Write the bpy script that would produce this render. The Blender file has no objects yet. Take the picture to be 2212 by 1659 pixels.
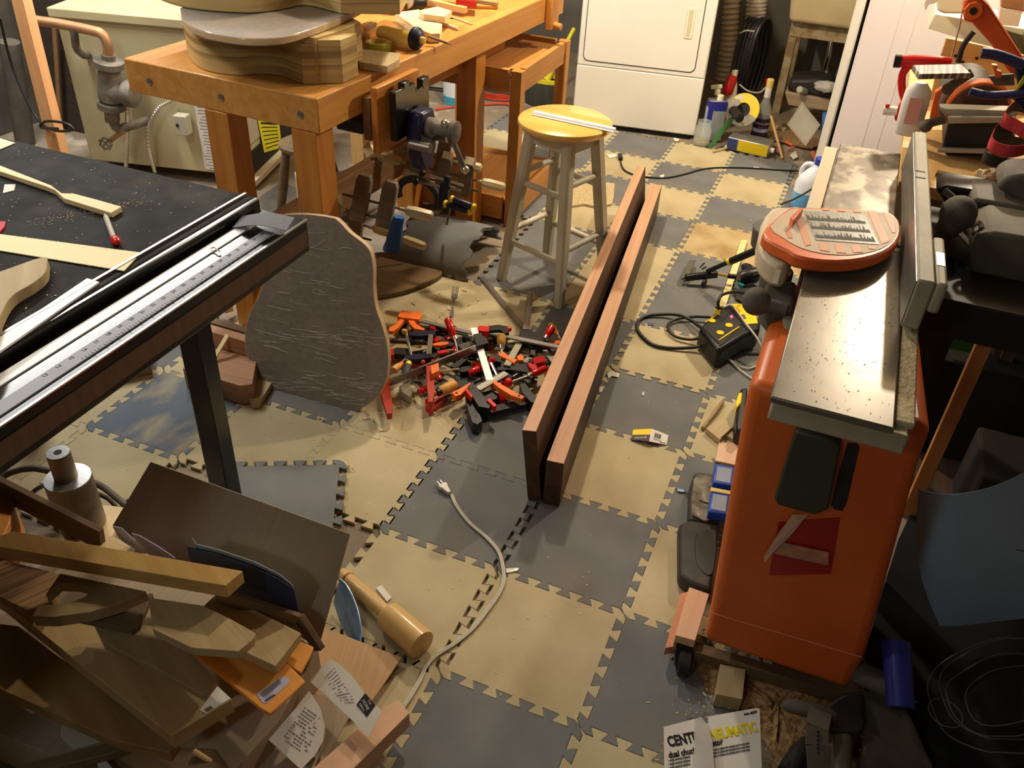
import bpy, bmesh, math, random
from mathutils import Vector, Matrix, Quaternion
from mathutils import noise as mnoise
SC = bpy.context.scene
COL = SC.collection
PI = math.pi
# ---------------------------------------------------------------- camera
CAM = Vector((0.51050887, -1.03763022, 1.61324741))
R0 = Vector((0.92437015, 0.37835361, 0.04887093))
R1 = Vector((0.25789171, -0.52532605, -0.81087879))
R2 = Vector((-0.28112574, 0.76215556, -0.58316998))
FPX = 1848.0252
cd = bpy.data.cameras.new('camera'); cam = bpy.data.objects.new('camera', cd); COL.objects.link(cam)
cd.sensor_fit = 'HORIZONTAL'; cd.sensor_width = 36.0; cd.lens = FPX / 2212 * 36; cd.clip_start = .02
cm = Matrix.Identity(4)
for i in range(3):
    cm[i][0] = R0[i]; cm[i][1] = -R1[i]; cm[i][2] = -R2[i]; cm[i][3] = CAM[i]
cam.matrix_world = cm
SC.camera = cam
# ---------------------------------------------------------------- exposure, world, lights
SC.view_settings.view_transform = 'Standard'; SC.view_settings.look = 'None'
SC.view_settings.gamma = 1; SC.view_settings.use_curve_mapping = False
SC.view_settings.exposure = 0.45
w = bpy.data.worlds.new('world'); SC.world = w; w.use_nodes = True
w.node_tree.nodes['Background'].inputs[0].default_value = (.5, .42, .3, 1)
w.node_tree.nodes['Background'].inputs[1].default_value = .02
def lamp(name, loc, power, color, radius=.05, kind='POINT', size=None, rot=None):
    d = bpy.data.lights.new(name, kind); o = bpy.data.objects.new(name, d); COL.objects.link(o)
    o.location = loc; d.energy = power; d.color = color
    if kind == 'POINT': d.shadow_soft_size = radius
    else:
        d.shape = 'RECTANGLE'; d.size, d.size_y = size
        if rot: o.rotation_euler = rot
    return o
WARM = (1.0, .87, .68)
lamp('ceiling_bulb', (.95, 3.0, 2.12), 95, WARM, .045)
lamp('bench_bulb', (-.72, 2.3, 2.1), 88, WARM, .06)
lamp('fluorescent_tube', (-2.4, 1.55, 2.15), 52, (1.0, .98, .93), 0, 'AREA', (.12, 1.9))
lamp('saw_lamp', (-1.35, -.15, 2.1), 20, (1.0, .97, .9), .12)
lamp('near_fill', (-.15, -2.0, 2.15), 13, (.86, .93, 1.0), .1)  # cool fill light added behind the viewpoint to brighten the blue sheet
# ---------------------------------------------------------------- measuring helpers (a line of sight met with a real plane)
def ray(x, y):
    a, b = (x - 1106) / FPX, (y - 829.5) / FPX
    return R0 * a + R1 * b + R2
def AT(x, y, z=0.0):
    d = ray(x, y); return CAM + d * ((z - CAM.z) / d.z)
def AX(x, y, axis, c):
    d = ray(x, y); return CAM + d * ((c - CAM[axis]) / d[axis])
def AP(x, y, P, n):
    d = ray(x, y); return CAM + d * ((Vector(P) - CAM).dot(n) / d.dot(n))
# ---------------------------------------------------------------- object helpers
WM = {}
def put(o, W, parent=None):
    COL.objects.link(o); WM[o] = W.copy()
    if parent is not None:
        o.parent = parent; o.matrix_basis = WM[parent].inverted() @ W
    else: o.matrix_basis = W
LABELS = set()
def tag(o, label, cat, group=None, kind=None):
    o['label'] = label; o['category'] = cat
    if group: o['group'] = group
    if kind: o['kind'] = kind
    return o
def thing(name, label, cat, loc=(0, 0, 0), group=None, W=None):
    o = bpy.data.objects.new(name, None); o.empty_display_size = .05
    put(o, W if W is not None else Matrix.Translation(Vector(loc)))
    return tag(o, label, cat, group)
def frame(o, x, up=(0, 0, 1)):
    x = Vector(x).normalized(); up = Vector(up)
    y = up.cross(x)
    if y.length < 1e-5: y = Vector((0, 1, 0)).cross(x)
    y.normalize(); z = x.cross(y)
    M = Matrix.Identity(4)
    for i in range(3):
        M[i][0] = x[i]; M[i][1] = y[i]; M[i][2] = z[i]; M[i][3] = o[i]
    return M
class G:
    def __init__(s): s.b = bmesh.new()
    def pts(s, vs, fs, M=None):
        v = [s.b.verts.new(M @ Vector(p) if M is not None else Vector(p)) for p in vs]
        for f in fs:
            try: s.b.faces.new([v[i] for i in f])
            except ValueError: pass
        return s
    def box(s, c, d, M=None):
        x, y, z = d[0] / 2, d[1] / 2, d[2] / 2; c = Vector(c)
        vs = [c + Vector(((1 if i & 1 else -1) * x, (1 if i & 2 else -1) * y, (1 if i & 4 else -1) * z)) for i in range(8)]
        return s.pts(vs, [(0, 2, 3, 1), (4, 5, 7, 6), (0, 1, 5, 4), (2, 6, 7, 3), (0, 4, 6, 2), (1, 3, 7, 5)], M)
    def beam(s, p0, p1, w_, h, up=(0, 0, 1)):
        p0 = Vector(p0); p1 = Vector(p1); M = frame(p0, p1 - p0, up); L = (p1 - p0).length
        return s.box((L / 2, 0, 0), (L, w_, h), M)
    def rings(s, rings, cap=True, close=False):
        n = len(rings[0]); R = [[s.b.verts.new(p) for p in r] for r in rings]
        m = len(R)
        for i in range(m if close else m - 1):
            a, b = R[i], R[(i + 1) % m]
            for j in range(n):
                k = (j + 1) % n
                try: s.b.faces.new((a[j], a[k], b[k], b[j]))
                except ValueError: pass
        if cap and not close:
            try: s.b.faces.new(list(reversed(R[0])))
            except ValueError: pass
            try: s.b.faces.new(R[-1])
            except ValueError: pass
        return s
    def cyl(s, p0, p1, r0, r1=None, n=20):
        p0 = Vector(p0); p1 = Vector(p1); r1 = r0 if r1 is None else r1
        return s.lathe([(r0, 0), (r1, (p1 - p0).length)], p0, p1 - p0, n)
    def lathe(s, prof, o=(0, 0, 0), axis=(0, 0, 1), n=24):
        o = Vector(o); a = Vector(axis).normalized()
        u = a.orthogonal().normalized(); v = a.cross(u)
        rr = []
        for r, z in prof:
            r = max(r, 1e-4)
            rr.append([o + a * z + (u * math.cos(t) + v * math.sin(t)) * r for t in [2 * PI * k / n for k in range(n)]])
        return s.rings(rr)
    def tube(s, P, r, n=8, close=False, rr=None):
        P = [Vector(p) for p in P]; m = len(P); rings = []
        prev = None
        for i in range(m):
            if close: t = P[(i + 1) % m] - P[i - 1]
            else: t = P[min(i + 1, m - 1)] - P[max(i - 1, 0)]
            t.normalize()
            if prev is None: u = t.orthogonal().normalized()
            else:
                u = prev - t * prev.dot(t)
                u = u.normalized() if u.length > 1e-6 else t.orthogonal().normalized()
            prev = u; v = t.cross(u); q = rr[i] if rr else r
            rings.append([P[i] + (u * math.cos(a) + v * math.sin(a)) * q for a in [2 * PI * k / n for k in range(n)]])
        return s.rings(rings, True, close)
    def prism(s, top, dv):
        top = [Vector(p) for p in top]; dv = Vector(dv); n = len(top)
        nn = Vector((0, 0, 0))
        for i in range(n): nn += top[i].cross(top[(i + 1) % n])
        if nn.dot(dv) > 0: top.reverse()
        a = [s.b.verts.new(p) for p in top]; b = [s.b.verts.new(p + dv) for p in top]
        s.b.faces.new(a); s.b.faces.new(list(reversed(b)))
        for i in range(n):
            j = (i + 1) % n; s.b.faces.new((a[i], b[i], b[j], a[j]))
        return s
    def poly(s, xy, z0, z1, M=None):
        t = [Vector((x, y, z1)) for x, y in xy]; d = Vector((0, 0, z0 - z1))
        if M is not None:
            t = [M @ p for p in t]; d = M.to_3x3() @ d
        return s.prism(t, d)
    def ball(s, c, r, n=14, sc=(1, 1, 1), M=None):
        c = Vector(c); m = n // 2 + 1; rr = []
        for i in range(1, m):
            ph = -PI / 2 + PI * i / m
            ring = [c + Vector((math.cos(ph) * math.cos(t) * sc[0], math.cos(ph) * math.sin(t) * sc[1], math.sin(ph) * sc[2])) * r for t in [2 * PI * k / n for k in range(n)]]
            rr.append([M @ p for p in ring] if M is not None else ring)
        return s.rings(rr)
    def to(s, name, mt, parent=None, W=None, bev=0, smooth=True, label=None, local=False, sub=0, seg=2):
        b = s.b
        bmesh.ops.recalc_face_normals(b, faces=b.faces)
        if W is None:
            xs = [v.co for v in b.verts]
            lo = [min(p[i] for p in xs) for i in range(3)]; hi = [max(p[i] for p in xs) for i in range(3)]
            W = Matrix.Translation(Vector(((lo[0] + hi[0]) / 2, (lo[1] + hi[1]) / 2, lo[2]))); local = False
        if not local: b.transform(W.inverted())
        if smooth:
            for f in b.faces: f.smooth = True
            b.normal_update()
            for e in b.edges:
                if len(e.link_faces) == 2:
                    if e.link_faces[0].normal.angle(e.link_faces[1].normal, 0) > .62: e.smooth = False
        me = bpy.data.meshes.new(name); b.to_mesh(me); b.free()
        me.materials.append(mt)
        o = bpy.data.objects.new(name, me); put(o, W, parent)
        if bev:
            md = o.modifiers.new('bevel', 'BEVEL'); md.width = bev; md.segments = seg; md.limit_method = 'ANGLE'; md.angle_limit = .6
            md.harden_normals = False
        if sub:
            md = o.modifiers.new('sub', 'SUBSURF'); md.levels = sub; md.render_levels = sub
        if label: o['label'] = label
        return o
def board(name, p0, p1, w_, h, mt, parent=None, up=(0, 0, 1), bev=.0015, label=None):
    """straight piece: p0,p1 = ends of its centre line; grain runs along local X"""
    p0 = Vector(p0); p1 = Vector(p1); M = frame(p0, p1 - p0, up); L = (p1 - p0).length
    return G().box((L / 2, 0, 0), (L, w_, h)).to(name, mt, parent, W=M, bev=bev, local=True, label=label)
def smoothpts(P, k=6, close=False):
    P = [Vector(p) for p in P]; n = len(P); out = []
    for i in range(n if close else n - 1):
        a = P[(i - 1) % n] if (close or i > 0) else P[0] * 2 - P[1]
        b = P[i]; c = P[(i + 1) % n]
        d = P[(i + 2) % n] if (close or i + 2 < n) else c * 2 - b
        for j in range(k):
            t = j / k
            out.append(.5 * ((2 * b) + (c - a) * t + (2 * a - 5 * b + 4 * c - d) * t * t + (3 * b - a - 3 * c + d) * t ** 3))
    if not close: out.append(P[-1])
    return out
def slab(name, px, z, t, mt, parent=None, bev=.001, smooth_k=0, gx=None, label=None):
    """plate lying level: outline points given by sight lines on its top plane, real thickness t"""
    P = [AT(x, y, z) for x, y in px]
    if smooth_k: P = smoothpts(P, smooth_k, True)
    c = sum(P, Vector()) / len(P)
    d = gx if gx is not None else max(((P[i] - P[i - 1]) for i in range(len(P))), key=lambda v: v.length)
    W = frame(Vector((c.x, c.y, z - t)), Vector(d))
    return G().prism(P, (0, 0, -t)).to(name, mt, parent, W=W, bev=bev, label=label)
def plate(name, px, A, B, Cc, t, mt, parent=None, bev=.001, smooth_k=0, label=None, side=1, gx=None):
    """plate in the plane through three world points"""
    A, B, Cc = Vector(A), Vector(B), Vector(Cc); n = (B - A).cross(Cc - A).normalized()
    if n.dot(CAM - A) < 0: n = -n
    P = [AP(x, y, A, n) for x, y in px]
    if smooth_k: P = smoothpts(P, smooth_k, True)
    c = sum(P, Vector()) / len(P)
    W = frame(c, gx if gx is not None else B - A, n)
    return G().prism(P, -n * t * side).to(name, mt, parent, W=W, bev=bev, label=label)
def text(name, s, size, M, mt, parent, ext=.0002, align='CENTER', sx=1.0, shear=0, bold=0):
    c = bpy.data.curves.new(name, 'FONT'); c.body = s; c.size = size; c.extrude = ext
    c.align_x = align; c.align_y = 'CENTER'; c.shear = shear; c.offset = bold; c.resolution_u = 2
    o = bpy.data.objects.new(name + '_tmp', c); COL.objects.link(o)
    bpy.context.view_layer.update()
    me = bpy.data.meshes.new_from_object(o)
    bpy.data.objects.remove(o); me.name = name
    if sx != 1.0: me.transform(Matrix.Diagonal((sx, 1, 1, 1)))
    me.materials.clear(); me.materials.append(mt)
    q = bpy.data.objects.new(name, me); put(q, M, parent)
    return q
def copy_tree(o, W, parent=None):
    c = o.copy(); put(c, W, parent)
    for ch in [x for x in WM if x.parent == o and x is not c]:
        copy_tree(ch, W @ WM[o].inverted() @ WM[ch], c)
    return c
def xy(v): return (v[0], v[1])
def rng(s): return random.Random(s)
# ---------------------------------------------------------------- materials
def lin(c):
    return tuple(((v / 255) / 12.92 if v / 255 <= .04045 else ((v / 255 + .055) / 1.055) ** 2.4) for v in c) + (1,)
MC = {}
def mat(name, c, c2=None, rough=.5, metal=0, sc=(8, 8, 8), mix=(.35, .65), bump=0, bsc=60, detail=4, dist=0, trans=0, alpha=1, coat=0, c3=None, c3sc=2.0, c3mix=(.55, .7), emit=None, ior=1.45, spec=.5, rvar=0, sheen=0):
    if name in MC: return MC[name]
    m = bpy.data.materials.new(name); m.use_nodes = True; nt = m.node_tree; N = nt.nodes; L = nt.links
    bs = N['Principled BSDF']; bs.inputs['Roughness'].default_value = rough; bs.inputs['Metallic'].default_value = metal
    bs.inputs['Specular IOR Level'].default_value = spec; bs.inputs['IOR'].default_value = ior
    if trans: bs.inputs['Transmission Weight'].default_value = trans
    if alpha < 1: bs.inputs['Alpha'].default_value = alpha
    if coat: bs.inputs['Coat Weight'].default_value = coat; bs.inputs['Coat Roughness'].default_value = .12
    if emit: bs.inputs['Emission Color'].default_value = lin(emit[0]); bs.inputs['Emission Strength'].default_value = emit[1]
    A = lin(c); bs.inputs['Base Color'].default_value = A
    tc = N.new('ShaderNodeTexCoord'); out = None
    def noise(scale, det, d=0):
        mp = N.new('ShaderNodeMapping'); mp.inputs['Scale'].default_value = scale; L.new(tc.outputs['Object'], mp.inputs[0])
        n = N.new('ShaderNodeTexNoise'); n.inputs['Scale'].default_value = 1; n.inputs['Detail'].default_value = det; n.inputs['Distortion'].default_value = d
        L.new(mp.outputs[0], n.inputs['Vector']); return n.outputs['Fac']
    def ramp(f, a, b):
        r = N.new('ShaderNodeMapRange'); r.inputs['From Min'].default_value = a; r.inputs['From Max'].default_value = b; L.new(f, r.inputs['Value']); return r.outputs[0]
    def mixc(f, a, b):
        x = N.new('ShaderNodeMix'); x.data_type = 'RGBA'; L.new(f, x.inputs['Factor'])
        for i, v in ((6, a), (7, b)):
            if isinstance(v, tuple): x.inputs[i].default_value = v
            else: L.new(v, x.inputs[i])
        return x.outputs[2]
    if c2 is not None:
        f = ramp(noise(sc, detail, dist), *mix); out = mixc(f, A, lin(c2))
    if c3 is not None:
        f = ramp(noise((c3sc,) * 3 if not isinstance(c3sc, tuple) else c3sc, 5), *c3mix); out = mixc(f, out if out is not None else A, lin(c3))
    if out is not None: L.new(out, bs.inputs['Base Color'])
    if rvar:
        f = noise((14, 14, 14), 3); r = N.new('ShaderNodeMapRange'); r.inputs['To Min'].default_value = max(rough - rvar, .05); r.inputs['To Max'].default_value = rough + rvar
        L.new(f, r.inputs['Value']); L.new(r.outputs[0], bs.inputs['Roughness'])
    if bump:
        bn = N.new('ShaderNodeBump'); bn.inputs['Strength'].default_value = bump; bn.inputs['Distance'].default_value = .003
        L.new(noise((bsc,) * 3 if not isinstance(bsc, tuple) else bsc, 4), bn.inputs['Height']); L.new(bn.outputs[0], bs.inputs['Normal'])
    MC[name] = m; return m
def wood(name, c, c2, s=1.0, rough=.5, c3=None, bump=.12, coat=0, mix=(.3, .7), spec=.4):
    return mat(name, c, c2, rough=rough, sc=(1.6 * s, 22 * s, 22 * s), mix=mix, detail=6, dist=1.2, bump=bump, bsc=(12, 160, 160), c3=c3, c3sc=3.0, coat=coat, spec=spec)
# floor tiles
TBEIGE = mat('beige_foam', (192, 179, 144), (178, 165, 130), rough=.85, sc=(5, 5, 5), bump=.35, bsc=420, c3=(160, 140, 104), c3sc=2.2, c3mix=(.58, .8), spec=.2)
TGREY = mat('grey_foam', (120, 121, 119), (106, 108, 109), rough=.85, sc=(5, 5, 5), bump=.35, bsc=420, c3=(136, 129, 113), c3sc=2.6, c3mix=(.55, .8), spec=.2)
TDUST = mat('dusty_grey_foam', (112, 120, 128), (98, 108, 120), rough=.9, sc=(5, 5, 5), bump=.3, bsc=420, c3=(172, 160, 130), c3sc=(9, 5, 5), c3mix=(.5, .72), spec=.2)
TSTAIN = mat('stained_beige_foam', (192, 174, 132), (170, 146, 102), rough=.85, sc=(7, 7, 7), bump=.35, bsc=420, c3=(148, 120, 76), c3sc=4, c3mix=(.55, .75), spec=.2)
CONC = mat('concrete', (150, 136, 116), (124, 110, 92), rough=.9, sc=(3, 3, 3), bump=.5, bsc=45, c3=(176, 162, 140), c3sc=7, c3mix=(.58, .7), detail=8)
SAWDUST = mat('sawdust', (176, 142, 96), (118, 86, 54), rough=1, sc=(90, 90, 90), bump=1, bsc=190)
WALLP = mat('wall_paint', (120, 116, 106), (98, 94, 86), rough=.9, sc=(2, 2, 2), bump=.3, bsc=20)
WALLD = mat('old_plaster', (112, 100, 86), (74, 66, 58), rough=.95, sc=(2.5, 2.5, 2.5), bump=.8, bsc=14)
CEILM = mat('ceiling_boards', (150, 132, 104), (120, 104, 80), rough=.9, sc=(1, 14, 1))
# woods
BENCH = wood('bench_maple', (204, 138, 62), (176, 108, 42), 1.2, .42, coat=.15)
BENCHTOP = wood('bench_top_maple', (214, 156, 82), (192, 130, 62), 1.0, .4, coat=.15)
SHELFW = wood('shelf_pine', (200, 144, 78), (172, 116, 56), 1.1, .5)
OLDBEAM = wood('old_beam', (146, 110, 70), (112, 80, 50), 1.2, .7)
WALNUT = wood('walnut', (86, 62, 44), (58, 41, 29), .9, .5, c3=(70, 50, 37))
WALNUT_LIT = wood('walnut_lit_top', (206, 162, 128), (184, 138, 106), 1.0, .55)  # lighter walnut for top faces; stronger light from above is painted in
PINE = wood('pine', (216, 178, 118), (198, 156, 94), 1.0, .55)
PALE = wood('pale_wood', (236, 214, 168), (226, 198, 146), 1.0, .55)
CREAMV = wood('cream_veneer', (240, 228, 184), (232, 216, 166), .8, .6)
ASH = mat('ash_form', (200, 172, 112), (146, 116, 66), rough=.55, sc=(1.2, 1.2, 46), mix=(.45, .62), detail=3, dist=.6, bump=.1)
MAHOG = wood('mahogany', (188, 144, 108), (158, 116, 84), 1.1, .5, c3=(126, 86, 60))
PINKW = wood('pink_cedar', (224, 184, 150), (206, 162, 126), 1.0, .6)
SCRAP = wood('scrap_oak', (164, 142, 102), (138, 114, 76), 1.2, .6)
SCRAPD = wood('scrap_dark', (122, 99, 70), (92, 74, 51), 1.2, .7)
SCRAPL = wood('scrap_light', (188, 168, 126), (166, 142, 100), 1.0, .6)
MALLET = wood('mallet_maple', (216, 182, 120), (198, 158, 92), .8, .38, coat=.2, c3=(180, 136, 76))
STOOLW = mat('stool_seat_varnish', (236, 194, 106), (222, 174, 84), rough=.28, sc=(3, 26, 26), dist=1, coat=.5)
STOOLP = mat('stool_cream_paint', (206, 200, 176), (190, 182, 156), rough=.45, sc=(6, 6, 6))
SLABM = mat('dark_particle_board', (112, 92, 66), (88, 70, 50), rough=.5, sc=(60, 60, 8), bump=.3, bsc=120, c3=(126, 104, 76), c3sc=7)
CARD = mat('cardboard', (164, 148, 124), (157, 141, 117), rough=.9, sc=(260, 3, 3), mix=(.4, .6))
CARDL = mat('light_cardboard', (192, 158, 116), (184, 149, 107), rough=.9, sc=(220, 3, 3), mix=(.4, .6))
ENV = mat('orange_envelope', (226, 156, 70), (214, 142, 60), rough=.75, sc=(9, 9, 9), bump=.3, bsc=14)
# metals, plastics
BLACKT = mat('table_black', (34, 31, 29), (25, 23, 22), rough=.7, spec=.15, sc=(5, 5, 5), c3=(66, 60, 54), c3sc=8, c3mix=(.56, .8), rvar=.14)
BLACKM = mat('black_enamel', (20, 20, 19), rough=.22, spec=.6)
BLACKMAT = mat('black_matte', (26, 25, 24), (38, 36, 34), rough=.6, sc=(20, 20, 20))
BLACKP = mat('black_plastic', (22, 22, 23), rough=.38)
BROWNST = mat('brown_stripe', (104, 80, 60), (88, 68, 50), rough=.55, sc=(3, 60, 3))
WHITEP = mat('white_plastic', (236, 232, 222), rough=.4)
WHITESTRIP = mat('white_strip', (250, 250, 250), rough=.4, spec=.6)
ALU = mat('brushed_aluminium', (196, 198, 200), (176, 178, 180), rough=.36, metal=.85, sc=(2, 120, 120))
RULER = mat('ruler_tape', (170, 174, 184), (156, 160, 170), rough=.6, metal=0, sc=(3, 3, 3))
STEEL = mat('steel', (168, 164, 156), (140, 136, 128), rough=.34, metal=.85, sc=(3, 60, 60))
STEELB = mat('bright_steel', (226, 224, 214), rough=.2, metal=.9)
CHROME = mat('chrome', (230, 230, 228), rough=.1, metal=1)
CAST = mat('cast_iron_table', (118, 111, 96), (98, 91, 78), rough=.3, metal=.3, sc=(2.5, 2.5, 2.5), c3=(120, 106, 84), c3sc=9, c3mix=(.58, .76), detail=8, rvar=.1)
CASTG = mat('grey_cast_paint', (176, 170, 146), (158, 150, 126), rough=.6, sc=(9, 9, 9), bump=.15, bsc=150)
CASTD = mat('dark_grey_paint', (96, 90, 76), (80, 74, 62), rough=.65, sc=(9, 9, 9), bump=.2, bsc=90)
DUSTG = mat('dusty_grey_plastic', (98, 90, 80), (82, 76, 68), rough=.8, sc=(12, 12, 12), bump=.3, bsc=70)
ORANGE = mat('orange_enamel', (214, 104, 40), (204, 94, 34), rough=.42, sc=(6, 6, 6), bump=.06, bsc=160, spec=.5)
ORANGEB = mat('bright_orange', (240, 118, 36), (230, 104, 28), rough=.4, sc=(9, 9, 9))
ORDUST = mat('dusty_orange', (232, 132, 92), (214, 112, 70), rough=.6, sc=(10, 10, 10))
GUARDTOP = mat('guard_top_paint', (214, 196, 166), (198, 178, 146), rough=.6, sc=(9, 9, 9))
GUARDLBL = mat('guard_label', (150, 144, 130), (132, 127, 114), rough=.4, sc=(9, 160, 9), mix=(.46, .54))
RED = mat('red_plastic', (206, 26, 20), rough=.35)
REDL = mat('red_lacquer', (196, 22, 24), rough=.22, coat=.4)
REDS = mat('red_steel', (180, 52, 18), rough=.4, c2=(150, 36, 14), sc=(14, 14, 14))
WOODH = wood('handle_wood', (222, 168, 88), (204, 144, 68), 1.4, .4)
NAVY = mat('navy_plastic', (34, 38, 66), (28, 30, 56), rough=.4, sc=(9, 9, 9))
NAVYST = mat('navy_steel', (32, 32, 60), rough=.3)
YELL = mat('yellow_plastic', (246, 214, 26), rough=.35)
BLUE = mat('blue_plastic', (26, 74, 178), rough=.35)
BLUET = mat('blue_tape', (20, 92, 168), (14, 76, 150), rough=.5, sc=(30, 30, 30), bump=.3, bsc=30)
BLUEB = mat('blue_bin', (160, 186, 208), (150, 176, 200), rough=.55, sc=(3, 3, 3))
TUBEB = mat('blue_tube', (44, 48, 134), rough=.3)
LGREEN = mat('green_plastic', (52, 150, 76), rough=.4)
TEAL = mat('teal_plastic', (10, 160, 170), rough=.4)
CLEAR = mat('clear_plastic', (244, 246, 246), rough=.07, trans=.96, ior=1.25)
FILM = mat('stretch_film', (216, 212, 206), rough=.16, alpha=.24, bump=1, bsc=(14, 14, 60), spec=1)
CREASE_GLINT = mat('film_crease_glint', (240, 238, 232), rough=.2, alpha=.6, spec=1)
FROST = mat('frosted_plastic', (206, 200, 182), rough=.4, alpha=.5)
GLASS = mat('glass', (214, 222, 214), rough=.04, alpha=.28, spec=1)
ACRY = mat('acrylic_handle', (222, 206, 158), (206, 188, 136), rough=.25, sc=(20, 20, 20), trans=.35)
OIL = mat('amber_oil', (246, 208, 40), rough=.05, alpha=.75)
APPL = mat('white_enamel', (232, 228, 216), (226, 221, 208), rough=.3, sc=(2, 2, 2), spec=.5)
FREEZ = mat('freezer_white', (236, 226, 224), (229, 218, 216), rough=.4, sc=(2, 2, 2))
HANDW = mat('ivory_plastic', (236, 228, 200), rough=.35)
SINKM = mat('beige_sink', (226, 208, 164), (214, 194, 148), rough=.5, sc=(4, 4, 4))
RUSTY = mat('rusty_cream_steel', (184, 168, 132), (150, 120, 78), rough=.6, sc=(14, 14, 14), mix=(.45, .62), detail=6)
FOIL = mat('foil_duct', (214, 206, 194), rough=.25, metal=.45, bump=.5, bsc=60)
BOIL = mat('boiler_cream', (190, 180, 142), (174, 164, 128), rough=.5, sc=(3, 3, 3), c3=(160, 146, 110), c3sc=5, c3mix=(.6, .8))
COPPER = mat('copper_pipe', (176, 132, 92), (150, 112, 80), rough=.5, metal=.35, sc=(9, 9, 9), c3=(150, 124, 96), c3sc=16)
IRON = mat('old_iron', (120, 114, 102), (84, 78, 70), rough=.6, sc=(18, 18, 18), bump=.4, bsc=60)
CONDUIT = mat('steel_conduit', (206, 200, 188), rough=.25, metal=.8)
GREYBOX = mat('grey_box_paint', (176, 172, 152), rough=.5)
YLABEL = mat('yellow_label', (222, 222, 36), rough=.5)
PAPER = mat('paper', (226, 222, 212), (214, 210, 200), rough=.7, sc=(9, 9, 9))
PAPERB = mat('bluish_paper', (178, 176, 206), rough=.7)
INK = mat('ink', (30, 28, 30), rough=.6)
INKG = mat('grey_ink', (104, 100, 100), rough=.7)
YINK = mat('yellow_ink', (238, 222, 20), rough=.5)
SANDP = mat('grey_sandpaper', (120, 122, 128), (108, 110, 116), rough=.9, sc=(200, 200, 200))
SANDR = mat('red_abrasive', (196, 60, 58), (176, 48, 50), rough=.85, sc=(120, 120, 120))
BELTIN = mat('belt_backing', (54, 44, 38), (70, 56, 46), rough=.8, sc=(20, 20, 20))
CORDB = mat('black_cord', (28, 27, 25), rough=.5)
CORDW = mat('white_cord', (198, 194, 176), rough=.45)
CORDR = mat('red_cord', (206, 60, 34), rough=.5)
TAPEG = mat('green_tape', (176, 192, 84), (160, 180, 72), rough=.5, sc=(9, 9, 90))
TAPEIN = mat('tape_core', (226, 196, 110), rough=.6)
GRN = mat('green_blade', (70, 120, 70), rough=.4)
BAG = mat('thin_bag', (226, 222, 214), rough=.25, alpha=.55, bump=.6, bsc=40)
LEATH = mat('worn_grey_leather', (92, 84, 70), (66, 60, 52), rough=.7, sc=(8, 8, 8), bump=.4, bsc=90)
BLKRUB = mat('black_rubber', (34, 32, 30), (46, 42, 38), rough=.55, sc=(15, 15, 15))
REDCLR = mat('clear_red_plastic', (172, 22, 22), rough=.2, alpha=.75)
GREENC = mat('green_card', (52, 128, 40), rough=.6)
PINKP = mat('pink_plastic', (222, 140, 112), rough=.5)
PAILW = mat('pail_white', (206, 212, 214), rough=.4)
PAILB = mat('pail_blue', (64, 150, 176), rough=.4)
BROOMY = mat('broom_yellow', (224, 212, 50), rough=.4)
BRIST = mat('dark_bristle', (46, 48, 40), (60, 60, 50), rough=.9, sc=(80, 80, 6))
# ---------------------------------------------------------------- room shell
def struct(o): o['kind'] = 'structure'; return o
FZ = -.011
struct(G().box((-.3, 1.4, FZ - .05), (6.4, 8.0, .1)).to('floor', CONC))
struct(G().box((-.3, 5.1, 1.1), (6.4, .1, 2.4)).to('wall_back', WALLP))
struct(G().box((-3.45, 1.4, 1.1), (.1, 8.0, 2.4)).to('wall_left', WALLD))
struct(G().box((2.75, 1.4, 1.1), (.1, 8.0, 2.4)).to('wall_right', WALLD))
struct(G().box((-.3, -2.5, 1.1), (6.4, .1, 2.4)).to('wall_front', WALLD))
struct(G().box((-.3, 1.4, 2.33), (6.4, 8.0, .06)).to('ceiling', CEILM))
# foam tiles: 0.325 m interlocking squares on one lattice
T = .325
def edge(n=6, a=.0105, f=.1):
    P = [(0, 0), (.27, -a)]
    for k in range(n):
        if k: P += [(k + f, a), (k - f, -a)]
        P += [(k + .5 + f, -a), (k + .5 - f, a)]
    P += [(n - .27, a), (n, 0)]
    return [(t * T / n, o) for t, o in P]
ED = edge()
def tile(u, v, mt, label, group=None, rot=None, dx=0, dy=0, z=0):
    P = [(x, y) for x, y in ED][:-1]
    P += [(T + y, x) for x, y in ED][:-1]
    P += [(x, T + y) for x, y in reversed(ED)][:-1]
    P += [(y, x) for x, y in reversed(ED)][:-1]
    P = [p for i, p in enumerate(P) if (Vector(p) - Vector(P[i - 1])).length > 1e-5]
    P = [((x - T / 2) * .9975, (y - T / 2) * .9975) for x, y in P]
    if rot is None: W = Matrix.Translation(((u + .5) * T + dx, (v + .5) * T + dy, z))
    else: W = Matrix.Translation((u, v, z)) @ Matrix.Rotation(rot, 4, 'Z')
    o = G().poly(P, FZ, 0).to('foam_tile', mt, W=W, local=True, bev=.0012, seg=1)
    tag(o, label, 'floor tile', group)
    return o
B_, G_, D_, S_ = TBEIGE, TGREY, TDUST, TSTAIN
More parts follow.
